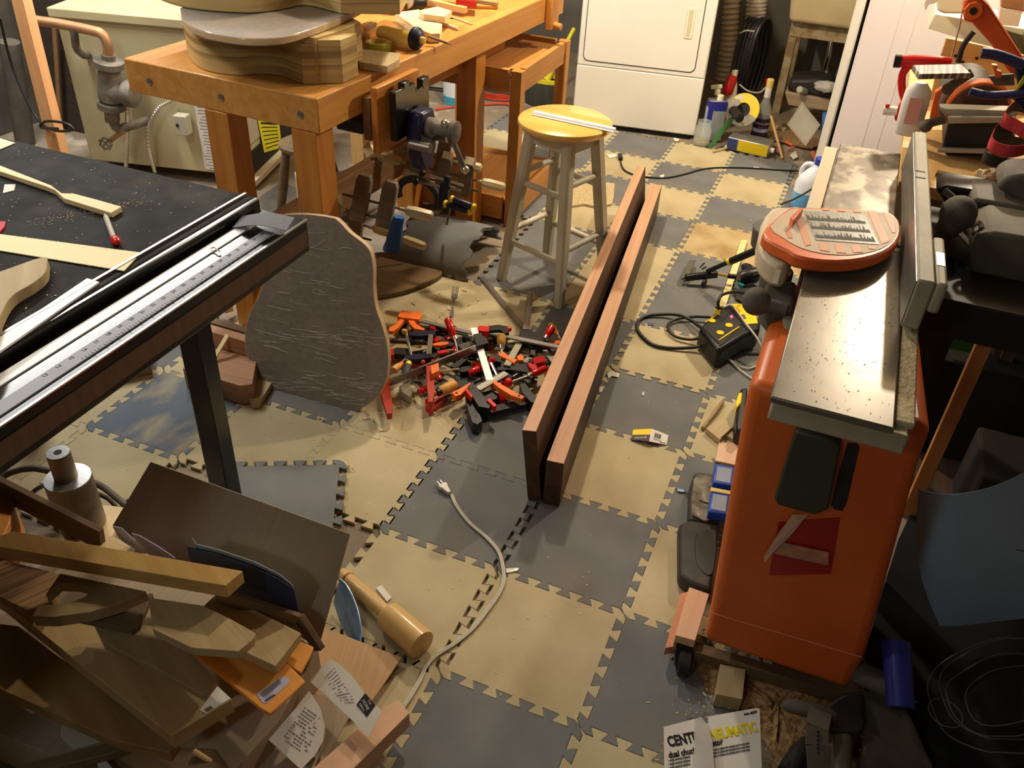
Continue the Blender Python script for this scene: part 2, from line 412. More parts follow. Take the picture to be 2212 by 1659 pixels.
TL = {
 (0, -1): (G_, 'grey foam tile at the bottom edge of the photo, right of the pinkish cedar block'),
 (1, -1): (B_, 'beige foam tile under the left corner of the white product card'),
 (-1, -1): (B_, 'ribbed beige foam tile under the loose cardboard flap and white cord'),
 (0, 0): (B_, 'large beige foam tile in front, crossed at its left edge by the white cord'),
 (1, 0): (G_, 'grey foam tile with the dolly caster standing on its right side'),
 (-1, 0): (B_, 'beige foam tile that the wooden carving mallet lies on'),
 (0, 1): (G_, 'grey foam tile right at the near ends of the walnut boards'),
 (1, 1): (B_, 'narrow strip of beige foam tile left of the black moulded case'),
 (-1, 1): (G_, 'grey foam tile that the white cord plug lies on'),
 (-2, 1): (B_, 'beige foam tile partly covered by the crooked grey tile'),
 (0, 2): (B_, 'beige foam tile right of the walnut boards, below the yellow and white tag'),
 (1, 2): (G_, 'grey foam tile strip with the blue blade cases on it'),
 (-1, 2): (G_, 'grey foam tile under the nearest black clamp of the clamp pile'),
 (-2, 2): (B_, 'beige foam tile under the left part of the clamp pile'),
 (-3, 2): (G_, 'grey foam tile under the foot of the film wrapped guitar shaped board'),
 (-3, 1): (B_, 'beige foam tile between the black saw leg and the wrapped guitar shaped board'),
 (-4, 1): (D_, 'grey foam tile covered in swirled sawdust left of the black saw leg'),
 (-4, 2): (B_, 'beige foam tile behind the sawdust covered grey tile'),
 (-5, 2): (G_, 'small visible piece of grey foam tile under the saw rail'),
 (-5, 1): (B_, 'beige foam tile left of the sawdust covered grey tile'),
 (-5, 0): (B_, 'beige foam tile behind the two stepped metal cylinders'),
 (-4, 0): (B_, 'beige foam tile right of the stepped metal cylinder'),
 (0, 3): (G_, 'grey foam tile under the yellow and white hang tag'),
 (1, 3): (B_, 'beige foam tile under the broken wooden dowel'),
 (-1, 3): (B_, 'beige foam tile hidden under the near half of the walnut boards'),
 (-2, 3): (B_, 'beige foam tile under the middle of the clamp pile'),
 (-3, 4): (B_, 'beige foam tile at the edge of the dusty brown board under the bench'),
 (-3, 3): (S_, 'beige foam tile behind the wrapped guitar shaped board'),
 (0, 4): (B_, 'beige foam tile under the black loops of the power box cord'),
 (1, 4): (G_, 'grey foam tile under the white doubled cord by the orange cabinet'),
 (-1, 4): (G_, 'grey foam tile left of the walnut boards beside the clamp pile'),
 (-2, 4): (B_, 'beige foam tile that the steel fork lies on'),
 (0, 5): (G_, 'grey foam tile under the black and yellow power box'),
 (1, 5): (G_, 'grey foam tile under the teal and black power tool'),
 (-1, 5): (B_, 'beige foam tile just right of the front stool leg'),
 (-2, 5): (G_, 'grey foam tile that the left stool leg stands on'),
 (0, 6): (G_, 'grey foam tile under the black metal tool with long yellow ringed handle'),
 (1, 6): (G_, 'grey foam tile under the yellow folding rule'),
 (-1, 6): (B_, 'beige foam tile between the stool and the middle of the walnut boards'),
 (-2, 6): (G_, 'grey foam tile under the far legs of the stool'),
 (0, 7): (S_, 'brown stained beige foam tile behind the black metal tool'),
 (1, 7): (S_, 'brown stained beige foam tile at the far end of the folding rule'),
 (-1, 7): (G_, 'grey foam tile right of the far part of the walnut boards'),
 (-2, 7): (B_, 'crumbling pale foam tile seen through the stool legs'),
 (0, 8): (G_, 'grey foam tile in the third row from the dryer, left of the blue capped jug'),
 (1, 8): (G_, 'grey foam tile under the blue capped jug'),
 (-1, 8): (B_, 'beige foam tile at the far right side of the walnut boards'),
 (-2, 8): (G_, 'grey foam tile at the far tips of the walnut boards'),
 (0, 9): (B_, 'beige foam tile just in front of the thin black cord, left of the white freezer'),
 (1, 9): (G_, 'grey foam tile against the bottom of the white freezer'),
 (-1, 9): (G_, 'grey foam tile crossed by the middle of the thin black cord'),
 (-2, 9): (B_, 'beige foam tile that the small black plug lies on'),
 (-3, 9): (G_, 'grey foam tile behind the stool, left of the black plug'),
 (0, 10): (G_, 'grey foam tile that the fallen yellow tin lies on'),
 (-1, 10): (B_, 'beige foam tile at the right front corner of the dryer'),
 (-2, 10): (G_, 'grey foam tile along the front of the dryer'),
 (-3, 10): (B_, 'beige foam tile at the left front corner of the dryer'),
 (-4, 10): (G_, 'torn grey foam tile seen behind the far bench leg'),
 (-4, 9): (B_, 'beige foam tile seen between the bench leg and the side table leg'),
 (-3, 8): (B_, 'beige foam tile behind the upper part of the stool legs'),
 (-3, 7): (G_, 'grey foam tile beside the low shelf of the side table'),
}
rr = rng(4)
for (u, v), (mt, lb) in TL.items():
    dx = dy = 0
    if (u, v) in ((-1, 0), (-1, 1), (-1, 2)): dx = -.008
    if (u, v) == (0, 4): dy = .004
    tile(u, v, mt, lb, dx=dx + (rr.random() - .5) * .001, dy=dy)
# crooked loose tile lying over its neighbour
c27, s27 = math.cos(math.radians(27.3)), math.sin(math.radians(27.3))
cx = -.545 - (T / 2) * c27 + (T / 2) * s27; cy = .500 - (T / 2) * s27 - (T / 2) * c27
o = tile(cx, cy, TGREY, 'crooked loose grey foam tile lying askew over the beige ones', rot=math.radians(27.3), z=.0125)
# curled up grey foam tile beside the bench: an arch with a toothed right end
def rolled_tile():
    n = 30; cy, ry, rz = 1.80, .185, .135
    def prof(x, off):
        out = []
        for i in range(n + 1):
            a = math.radians(180 - 5 - 165 * i / n)
            tt = .020 if (i // 3) % 2 == 0 else 0
            out.append(Vector((x + (tt if off == 1 else (-tt if off == -1 else 0)), cy + math.cos(a) * ry, math.sin(a) * rz)))
        return out
    def inner(P): return [v + (Vector((v.x, cy, 0)) - v).normalized() * .011 for v in P]
    R = []
    for x, off in ((-.985, -1), (-.85, 0), (-.705, 1)):
        P = prof(x, off); R.append(P + inner(P)[::-1])
    o = G().rings(R).to('rolled_foam_tile', TGREY)
    tag(o, 'grey foam tile curled up into an arch left of the stool', 'floor tile')
rolled_tile()
# ---------------------------------------------------------------- table saw on the left
def saw():
    t = thing('table_saw', 'black topped table saw with ruler rail at the left edge', 'table saw', (-.9, 0, FZ))
    top = G().box((-1.33, -.42, .86), (1.50, 1.465, .02)).to('table_top', BLACKT, t, bev=.003)
    # raised front lip with rolled edge and black channel
    G().box((-.572, -.42, .846), (.012, 1.465, .048)).to('front_lip', BLACKM, t, bev=.003)
    G().box((-.600, -.42, .8715), (.006, 1.465, .006)).to('bright_groove', STEEL, t)
    G().box((-1.33, -.42, .80), (1.44, 1.40, .10)).to('skirt', BLACKMAT, t, bev=.003)
    rail = G().box((-.503, -.42, .815), (.108, 1.45, .070)).to('fence_rail', BLACKM, t, bev=.003)
    G().box((-.4475, -.42, .812), (.003, 1.43, .034)).to('side_band', BROWNST, rail)
    G().box((-.450, -.42, .8505), (.004, 1.45, .003)).to('bright_edge', STEELB, rail)
    G().box((-.535, -.435, .8512), (.024, 1.44, .0024)).to('white_strip', WHITESTRIP, rail, label='glossy white strip along the rail')
    rt = G().box((-.480, -.46, .8512), (.026, 1.36, .0024)).to('ruler_tape', RULER, rail, label='silver measuring tape with black numbers')
    # graduations and numbers
    g = G()
    y0 = .205; step = .0254
    for k in range(-2, 19 * 4):
        y = y0 - k * step / 4
        L_ = .010 if k % 4 == 0 else (.006 if k % 2 == 0 else .004)
        g.box((-.470 - (.010 - L_) / 2 + .002, y, .8526), (L_, .0008, .0004))
    g.to('graduations', INK, rt)
    for k in range(0, 22):
        y = y0 - k * step * 1.0
        M = Matrix.Translation((-.486, y, .8526)) @ Matrix.Rotation(PI / 2, 4, 'Z')
        text('number', str(34 - k), .0095, M, INK, rt)
    for xx in (-.745, -1.42):
        lg = G().beam((xx, .245, .78), (xx, .245, .0), .06, .05, (0, 1, 0)).to('leg', BLACKM, t, bev=.004)
    for yy in (.24, -1.0):
        G().beam((-2.0, yy, .76), (-2.0, yy, FZ), .045, .05, (0, 1, 0)).to('leg', BLACKM, t, bev=.004)
    return t
saw()
Z = .870
def tagged(o, label, cat, group=None): return tag(o, label, cat, group)
tagged(slab('wooden_neck_blank', [(-60, 338), (0, 357), (110, 400), (133, 417), (160, 418), (206, 430), (262, 446), (240, 460), (137, 428), (118, 410), (98, 402), (0, 370), (-60, 352)], Z + .012, .011, PALE),
       'slim pale wooden blank with a notch, lying across the black table', 'wood blank')
tagged(slab('veneer_strip', [(-60, 502), (0, 505), (305, 545), (268, 585), (0, 541), (-60, 530)], Z + .003, .002, CREAMV), 'long cream veneer strip with slanted end across the black table', 'veneer strip')
tagged(slab('veneer_piece', [(-60, 285), (0, 298), (33, 308), (0, 322), (-60, 330)], Z + .003, .002, CREAMV), 'cream veneer offcut at the top left edge of the black table', 'veneer strip')
tagged(slab('curved_wood_piece', [(-80, 610), (0, 586), (92, 555), (101, 570), (96, 590), (70, 612), (25, 640), (0, 683), (-30, 760), (-80, 760)], Z + .020, .0195, SCRAPL, smooth_k=4), 'tan curved wooden piece with a rounded tip at the left table edge', 'wood piece')
tagged(slab('white_wood_strip', [(-60, 768), (188, 601), (214, 609), (-60, 800)], Z + .004, .0035, WHITESTRIP, bev=0), 'flat glossy white strip lying on the black table beside its lip', 'strip')
tagged(slab('paper_scrap', [(10, 398), (34, 398), (30, 411), (6, 417)], Z + .0015, .0012, PAPER, bev=0), 'tiny white paper scrap on the black table', 'paper scrap')
o = tagged(slab('red_wrapper', [(-20, 470), (0, 478), (12, 478), (10, 488), (0, 500), (-20, 510)], Z + .004, .0035, REDL, bev=0), 'red plastic wrapper corner at the left edge of the photo', 'wrapper')
def marker():
    a = AT(226, 462, Z + .008); b = AT(246, 515, Z + .008); c = AT(258, 530, Z + .009)
    t = thing('glue_brush', 'small translucent brush with a red cap on the black table', 'brush', (b.x, b.y, Z))
    d = (b - a).normalized()
    G().lathe([(.001, 0), (.0035, .012), (.0050, .018), (.0050, (b - a).length)], a, d, 14).to('barrel', GREYBOX, t)
    G().lathe([(.0055, 0), (.0082, .004), (.0082, .016), (.005, .022)], b, c - b, 14).to('cap', RED, t, label='red cap')
marker()
A = AT(502, 490, .868)
def sandpaper():
    P = []
    L0 = AT(502, 492, .8535); L1 = AT(522, 467, .8535); R1_ = AT(636, 470, .872); R0_ = AT(618, 498, .872)
    g = G(); n = 10; rows = []
    for i in range(n + 1):
        t = i / n; h = .006 * math.sin(t * PI) * 1.4
        a = L0.lerp(R0_, t) + Vector((0, 0, h)); b = L1.lerp(R1_, t) + Vector((0, 0, h))
        rows.append([a, b, b - Vector((0, 0, .001)), a - Vector((0, 0, .001))])
    g.rings(rows)
    tag(g.to('sandpaper_sheet', SANDP), 'grey curled sheet of sandpaper on the far end of the saw rail', 'sandpaper')
sandpaper()
o = G().tube(smoothpts([AT(455, 537, .8545), AT(463, 534, .857), AT(470, 541, .856), AT(476, 543, .8545)], 3), .0014, 5).to('wood_shaving', PALE)
tag(o, 'tiny curled wood shaving on the white strip of the saw rail', 'wood shaving')
# specks of sawdust on the table (uncountable)
g = G(); r_ = rng(7)
for i in range(300):
    x = r_.uniform(-1.25, -.6); y = r_.uniform(-.3, .3); s_ = r_.uniform(.0004, .0015)
    a = r_.uniform(0, 3); M = Matrix.Translation((x, y, .8706)) @ Matrix.Rotation(a, 4, 'Z')
    g.box((0, 0, 0), (s_ * r_.uniform(1, 2.4), s_, .001), M)
for i in range(160):
    t = r_.random(); x = -.86 + .0 * t + r_.gauss(0, .012) + .10 * t; y = .02 + .17 * t + r_.gauss(0, .01); s_ = .0011
    g.box((x, y, .8706), (s_, s_, .001))
tag(g.to('sawdust_specks', PALE, smooth=False), 'light sawdust specks strewn over the black saw table', 'sawdust', kind='stuff')

# ---------------------------------------------------------------- workbench
BR = math.radians(-3.2)
BW = Matrix.Translation((-.850, .965, 0)) @ Matrix.Rotation(math.radians(-2.7), 4, 'Z')   # local: x right(+) along the end, y along the bench; origin = front right top corner
def BP(x, y, z): return BW @ Vector((x, y, z))
def rotbox(name, c, d, mt, parent, bev=.003, label=None, rot=None):
    """box in bench frame; grain along its longest side"""
    ax = max(range(3), key=lambda i: d[i])
    Mx = {0: Matrix.Identity(4), 1: Matrix.Rotation(PI / 2, 4, 'Z'), 2: Matrix.Rotation(-PI / 2, 4, 'Y')}[ax]
    W = BW @ Matrix.Translation(c) @ Mx
    dd = {0: (d[0], d[1], d[2]), 1: (d[1], d[0], d[2]), 2: (d[2], d[1], d[0])}[ax]
    return G().box((0, 0, 0), dd, None).to(name, mt, parent, W=W, local=True, bev=bev, label=label)
BL = 1.82
bench = thing('workbench', 'orange brown wooden workbench with an end vise, behind the black saw', 'workbench', BP(-.35, .9, FZ))
top = rotbox('bench_top', (-.35, BL / 2, .8), (.70, BL, .10), BENCHTOP, bench, .004)
for x in (-.61, -.34, -.06):
    c = BP(x, -.0005, .795); d = BW.to_3x3() @ Vector((0, -1, 0))
    G().lathe([(.0115, 0), (.0115, .0016), (.008, .003), (.004, .0035)], c, d, 16).to('bolt_head', STEEL, top)
for (x, y) in ((-.14, .62), (-.14, 1.04), (-.14, 1.3)):
    G().cyl(BP(x, y, .8502), BP(x, y, .8507), .009, n=16).to('dog_hole', BLACKMAT, top)
rotbox('apron', (-.14, .95, .70), (.03, 1.1, .10), BENCH, bench)
rotbox('apron', (-.40, 1.10, .70), (.44, .03, .10), BENCH, bench)
for (x, y) in ((-.368, .04), (-.055, .04), (-.40, 1.15), (-.108, 1.15)):
    zb = 0 if (y < .5 and x > -.2) else FZ
    rotbox('leg', (x, y, .375 + zb / 2), (.085, .085, .75 - zb), BENCH, bench)
for y in (.04, 1.15):
    rotbox('cross_rail', (-.21, y, .22), (.23, .05, .09), BENCH, bench)
rotbox('stretcher', (-.375, .595, .27), (.045, 1.03, .13), OLDBEAM, bench, label='dusty brown side stretcher')
# small hanging end piece with wooden knob at the far end
tv = rotbox('tail_vise_jaw', (.014, 1.66, .785), (.026, .09, .13), BENCH, bench)
G().cyl(BP(.025, 1.66, .735), BP(.06, 1.66, .730), .014).to('tail_vise_knob', BENCH, bench)
# face vise, fixed under the right edge
vise = G().poly([(0, 0), (.24, 0), (.24, .15), (.19, .15), (.19, .125), (.14, .125), (.14, .15), (.10, .15), (.10, .165), (.06, .165), (.06, .15), (0, .15)], 0, .022,
    BW @ Matrix.Translation((.078, .245, .672)) @ Matrix.Diagonal((1, .85, 1, 1)) @ Matrix.Rotation(PI / 2, 4, 'Z') @ Matrix.Rotation(PI / 2, 4, 'X')).to('vise_jaw', BLACKM, bench, bev=.003, label='black steel vise jaw')
rotbox('vise_jaw_pad', (.047, .335, .735), (.022, .25, .20), BENCH, bench, .003)
rotbox('vise_backing', (.016, .335, .735), (.026, .24, .13), OLDBEAM, bench, .002)
g = G()
M = BW @ Matrix.Translation((.10, .46, .0))
g.poly([(-.022, .56), (.022, .56), (.052, .62), (.055, .70), (.035, .75), (-.035, .75), (-.055, .70), (-.052, .62)], 0, .050, BW @ Matrix.Translation((.102, .35, .0)) @ Matrix.Rotation(PI / 2, 4, 'Z') @ Matrix.Rotation(PI / 2, 4, 'X'))
g.to('vise_casting', NAVYST, bench, bev=.008, label='dark blue vise casting')
g = G()
for dy in (.055, -.055): g.cyl(BP(.12, .35 + dy, .655), BP(.19, .35 + dy, .655), .016, n=16)
g.cyl(BP(-.10, .35, .665), BP(.15, .35, .665), .010); 
g.to('guide_rods', STEEL, bench)
g = G(); g.lathe([(.030, 0), (.030, .02), (.020, .03), (.020, .075), (.034, .085), (.034, .10), (.012, .105)], BP(.15, .35, .70), BW.to_3x3() @ Vector((1, 0, 0)), 20)
scr = g.to('vise_screw', IRON, bench)
hp = BP(.222, .35, .70)
hd = Vector((.30, .25, -.91)).normalized()
hA = hp - hd * .025; hB = hp + hd * .14
G().cyl(hA, hB, .0085, n=12).to('vise_handle', IRON, scr)
G().ball(hB, .014).to('handle_knob', STEELB, scr)
G().ball(hA, .014).to('handle_knob', STEELB, scr)
G().poly([(-.05, -.035), (.05, -.035), (.05, .035), (-.05, .035)], 0, .05, BW @ Matrix.Translation((-.12, .35, .64))).to('vise_nut_block', BLACKMAT, bench, bev=.006)
# ---- second low table behind
sd = thing('side_table', 'low orange brown side table with a shelf, behind the stool', 'table', (-.9, 2.47, FZ))
X1, Y0, Y1, HT = -.71, 2.17, 2.76, .65
for (x, y) in ((X1 - .023, Y0 + .023), (X1 - .023, Y1 - .023), (X1 - .52, Y0 + .023), (X1 - .52, Y1 - .023)):
    board('leg', (x, y, FZ), (x, y, HT - (.0 if x > -.9 else .005)), .046, .046, SHELFW, sd, up=(0, 1, 0))
board('apron_front', (X1 - .5, Y0 + .02, HT - .045), (X1 - .06, Y0 + .02, HT - .045), .025, .09, SHELFW, sd)
board('apron_right', (X1 - .018, Y0 + .06, HT - .045), (X1 - .018, Y1 - .06, HT - .045), .025, .09, SHELFW, sd)
board('apron_back', (X1 - .5, Y1 - .02, HT - .045), (X1 - .06, Y1 - .02, HT - .045), .025, .09, SHELFW, sd)
board('table_top', (X1 - .29, Y0 + .07, HT - .020), (X1 - .29, Y1 - .07, HT - .020), .50, .018, SHELFW, sd)
board('lower_shelf', (X1 - .27, Y0 + .02, .09), (X1 - .27, Y1 - .02, .09), .44, .02, SHELFW, sd)
board('shelf_front', (X1 - .48, Y0 + .01, .065), (X1 - .06, Y0 + .01, .065), .02, .10, SHELFW, sd)
board('shelf_side', (X1 - .015, Y0 + .06, .065), (X1 - .015, Y1 - .06, .065), .02, .10, SHELFW, sd)
tag(board('wooden_tray', (-1.16, 2.30, HT + .012), (-1.16, 2.66, HT + .012), .14, .022, SCRAPD), 'dark wooden offcut board lying on the side table in shade', 'board')
# ---- guitar shaped forms stacked on the bench
def outl(px, z, back):
    return [AT(x, y, z) for x, y in px] + [Vector((x, y, z)) for x, y in back]
P = outl([(405, 112), (412, 128), (430, 146), (462, 157), (515, 163), (560, 160), (606, 163), (636, 174), (655, 181)], .851, [])
P += [AT(690, 182, .851), Vector((-.905, 1.16, .851)), Vector((-.90, 1.30, .851)), Vector((-1.0, 1.37, .851)), Vector((-1.13, 1.33, .851)), Vector((-1.27, 1.38, .851)), Vector((-1.39, 1.30, .851)), Vector((-1.425, 1.18, .851))]
Pf = smoothpts(P[:9], 5) + P[9:12] + smoothpts(P[12:], 4)
t = thing('guitar_mould', 'lower pale striped wooden guitar mould standing on the workbench corner', 'guitar mould', (-1.15, 1.2, .851))
G().prism([p + Vector((0, 0, .128)) for p in Pf], (0, 0, -.128)).to('mould_body', ASH, t, bev=.002)
def blk(a, b, c_, z, h, name='end_block'):
    A, B, C_ = AT(*a, z), AT(*b, z), AT(*c_, z)
    D = A + (C_ - B)
    G().prism([v + Vector((0, 0, h)) for v in (A, B, C_, D)], (0, 0, -h)).to(name, ASH, t, bev=.002)
blk((684, 181), (741, 180), (775, 163), .851, .120)
blk((655, 182), (684, 182), (712, 168), .851, .112)
t2 = thing('guitar_body_board', 'film wrapped guitar shaped board lying between the two wooden moulds', 'guitar shaped board', (-1.1, 1.25, .98))
PP = outl([(392, 26), (400, 46), (428, 62), (470, 74), (540, 83), (610, 80), (668, 64), (722, 44), (770, 22), (815, 0)], .999, [(-.86, 1.52), (-.93, 1.68), (-1.05, 1.74), (-1.2, 1.68), (-1.34, 1.66), (-1.46, 1.48), (-1.47, 1.25)])
PP = smoothpts(PP, 4, True)
o = G().prism(PP, (0, 0, -.018)).to('board', SLABM, t2, bev=.001)
o.data.materials.append(PINE)
for f in o.data.polygons:
    if abs(f.normal.z) < .5: f.material_index = 1
G().prism([p + (p - Vector((-1.08, 1.35, p.z))) * .012 + Vector((0, 0, .0015)) for p in PP], (0, 0, -.021)).to('stretch_film', FILM, t2, bev=.004)
t3 = thing('guitar_mould', 'upper wooden guitar mould at the top edge, resting on the wrapped board', 'guitar mould', (-1.1, 1.3, 1.0))
PU = outl([(322, -18), (350, 2), (400, 17), (470, 25), (545, 28), (600, 22), (650, 12), (680, 14)], 1.002, [])
PU2 = [AT(738, 30, 1.002), Vector((-.80, 1.36, 1.002)), Vector((-.86, 1.52, 1.002)), Vector((-1.0, 1.55, 1.002)), Vector((-1.15, 1.50, 1.002)), Vector((-1.33, 1.56, 1.002)), Vector((-1.5, 1.47, 1.002)), Vector((-1.56, 1.3, 1.002))]
G().prism([p + Vector((0, 0, .12)) for p in smoothpts(PU, 5) + PU2[:3] + smoothpts(PU2[3:], 4)], (0, 0, -.12)).to('mould_body', ASH, t3, bev=.002)
# ---- things on the bench top
ZB = .851
tag(slab('wooden_block', [(776, 102), (786, 106), (864, 115), (862, 128), (836, 143), (776, 134)], ZB + .022, .0215, SCRAPL), 'pale square ended wooden board lying beside the moulds, above the vise', 'board')
def tape(c, R_, r, h):
    g = G(); n = 36; prof = [(r, 0), (R_, 0), (R_, h), (r, h)]
    g.rings([[Vector((c.x + math.cos(a) * q, c.y + math.sin(a) * q, c.z + z)) for q, z in prof] for a in [2 * PI * k / n for k in range(n)]], close=True)
    return g
c = AT(818, 98, ZB + .012)
t = thing('tape_roll', 'roll of green masking tape on the workbench', 'tape roll', (c.x, c.y, ZB))
tape(Vector((c.x, c.y, ZB)), .043, .0345, .024).to('tape', TAPEG, t, bev=.001)
tape(Vector((c.x, c.y, ZB - .0)), .0345, .031, .0245).to('core', TAPEIN, t)
def bottle():
    a = AT(868, 66, ZB + .038); b = AT(905, 82, ZB + .038)
    a = AT(815, 62, ZB + .036); b = AT(902, 84, ZB + .036); d = (b - a).normalized(); L_ = (b - a).length
    t = thing('oil_bottle', 'clear bottle of amber oil lying on its side on the workbench', 'bottle', ((a.x + b.x) / 2, (a.y + b.y) / 2, ZB))
    G().lathe([(.018, -.03), (.018, 0), (.034, .03), (.035, L_ * .9), (.030, L_)], a, d, 28).to('bottle_body', GLASS, t)
    G().lathe([(.020, .012), (.024, .03), (.025, L_ * .85), (.02, L_ * .93)], a - Vector((0, 0, .009)), d, 24).to('oil', OIL, t)
    G().lathe([(.036, L_ * .93), (.036, L_ * .99), (.024, L_ + .012), (.012, L_ + .016)], a, d, 24).to('base_ring', NAVY, t, bev=.002)
    G().lathe([(.011, 0), (.011, .012), (.006, .014)], b + d * .016, d, 14).to('brass_ferrule', TAPEIN, t)
bottle()
a = AT(925, 78, ZB + .03); b = AT(977, 97, ZB + .004)
tag(G().lathe([(.0045, 0), (.0045, (b - a).length * .7), (.0008, (b - a).length)], a, b - a, 10).to('pointed_dowel', SCRAP), 'thin pointed wooden stick leaning out of the bench edge by the oil bottle', 'stick')
tag(slab('white_wood_offcut', [(853, 27), (905, 20), (915, 34), (955, 52), (950, 72), (930, 73), (895, 58)], ZB + .03, .029, PALE), 'bright pale curved wooden offcut on the workbench under the lamp', 'wood block')
tag(slab('white_wood_block', [(906, 22), (945, 14), (976, 23), (960, 36), (915, 30)], ZB + .052, .021, PALE), 'small bright pale wooden block on top of the curved offcut', 'wood block')
p0 = AT(948, 48, ZB + .006); p1 = AT(990, 62, ZB + .006)
tag(G().cyl(p0, p1, .0055, n=12).to('glue_tube', WHITEP), 'white marker pen lying near the workbench edge', 'pen')
p0 = AT(975, 36, ZB + .003); p1 = AT(1020, 52, ZB + .003)
tag(G().cyl(p0, p1, .003, n=8).to('pencil', PINKW), 'thin reddish pencil lying near the workbench edge', 'pencil')
def bstick(a, b, w_, h, mt, lb, z=ZB, name='wood_stick'):
    a = AT(*a, z + h / 2); b = AT(*b, z + h / 2)
    return tag(board(name, a, b, w_, h, mt), lb, 'wood stick')
bstick((925, 4), (1006, 22), .022, .022, PINE, 'square pale wooden stick lying slanted across the far bench top', ZB + .012)
bstick((920, 12), (1075, 15), .025, .012, BENCHTOP, 'flat brown wooden strip lying level across the far bench top')
bstick((960, -8), (1075, 9), .018, .014, SCRAP, 'narrow wooden strip at the top edge of the photo on the bench', ZB + .012)
tag(slab('red_box', [(985, -14), (1030, -10), (1030, 3), (985, -1)], ZB + .052, .024, REDL), 'red box edge at the very top of the photo on the bench', 'box')
def grip():
    a = AT(836, 12, ZB + .03); b = AT(868, 8, ZB + .03)
    t = thing('power_tool', 'black power tool with a red collar on the workbench behind the oil bottle', 'power tool', (b.x, b.y, ZB))
    G().lathe([(.022, 0), (.032, .01), (.030, (b - a).length)], a, b - a, 16).to('collar', RED, t, bev=.002, label='red collar')
    c_ = AT(918, 4, ZB + .03)
    G().lathe([(.026, 0), (.030, .02), (.030, (c_ - b).length * .8), (.02, (c_ - b).length)], b, c_ - b, 16).to('body', BLACKP, t, bev=.002)
grip()
tag(slab('wood_block', [(772, 82), (782, 86), (782, 102), (772, 104)], ZB + .05, .049, SCRAP), 'small wooden block squeezed between mould and tape roll', 'wood block')
tag(slab('orange_offcut', [(776, 52), (815, 40), (812, 58), (790, 70)], ZB + .03, .03, BENCHTOP), 'orange brown wooden offcut between the tape roll and the mould', 'wood block')
# ---------------------------------------------------------------- handscrew clamps hanging below the bench
def handscrew(name, label, c, axis, up_, size=1.0, tape_=False):
    """two wooden jaws with two threaded screws; handles of clear acrylic. axis: along the screws"""
    t = thing('handscrew_clamp', label, 'clamp', c, 'handscrew clamps hanging under the bench')
    W = frame(c, axis, up_)
    for s_ in (-.045, .045):
        G().poly([(-.026, -.105), (.026, -.105), (.026, .035), (.018, .055), (-.018, .055), (-.026, .035)], -.026, .026, W @ Matrix.Translation((s_ * size, 0, 0))).to('jaw', IRONW, t, bev=.003)
    for y, d in ((-.030, 1), (-.080, -1)):
        q = W @ Vector((-.11 * d, y, 0)); q1 = W @ Vector((.115 * d, y, 0))
        s1 = G().cyl(q, q1, .0045, n=10).to('screw', IRON, t)
        dd = (q1 - q).normalized()
        G().lathe([(.006, 0), (.008, .018), (.017, .024), (.021, .05), (.020, .108), (.012, .116)], q1 - dd * .025, dd, 8).to('handle', ACRY, s1, label='translucent faceted handle')
    return t
IRONW = wood('grimy_jaw_wood', (138, 122, 96), (106, 92, 72), 1.4, .7)

Wx = Vector((.93, .30, -.18)).normalized()
handscrew('h', 'grimy wooden handscrew clamp in front with a large translucent handle', AX(812, 418, 1, 1.35), Wx, (0, -1, .3))
handscrew('h', 'wooden handscrew clamp left of the blue taped one, close to the bench leg', AX(745, 460, 1, 1.42), Wx, (0, -1, .1))
handscrew('h', 'wooden handscrew clamp hanging above beside the vise handle', AX(935, 320, 1, 1.90), Wx, (0, -1, .3))
handscrew('h', 'wooden handscrew clamp hanging against the far bench leg', AX(985, 365, 1, 1.90), Wx, (0, -1, -.2))
# blue masking tape wrapped handle
def bluewrap():
    a = AX(862, 470, 1, 1.30); b = AX(845, 545, 1, 1.30)
    g = G(); rings = []; r_ = rng(3); n = 14
    for i in range(9):
        t = i / 8; c_ = a.lerp(b, t); q = .018 + .012 * t
        rings.append([c_ + Vector((math.cos(k) * q * (1 + .2 * r_.random()), math.sin(k) * .010 * (1 + .4 * r_.random()), .004 * r_.random())) for k in [2 * PI * j / n for j in range(n)]])
    g.rings(rings)
    tag(g.to('blue_tape_wad', BLUET), 'crumpled strip of blue masking tape hanging on a handscrew clamp', 'tape')
bluewrap()
p = AX(885, 522, 1, 1.40)
tag(G().lathe([(.006, 0), (.014, .006), (.0165, .04), (.015, .085), (.008, .09)], AX(870, 515, 1, 1.40), AX(905, 528, 1, 1.40) - AX(870, 515, 1, 1.40), 8).to('acrylic_handle', ACRY), 'loose translucent screwdriver handle below the blue tape', 'handle')
def pipeclamp(px0, px1, y, label):
    a = AX(*px0, 1, y); b = AX(*px1, 1, y)
    t = thing('mini_bar_clamp', label, 'clamp', b, 'navy handled bar clamps under the bench')
    G().beam(a, b, .010, .005, (0, -1, 1)).to('bar', STEEL, t)
    return t, a, b
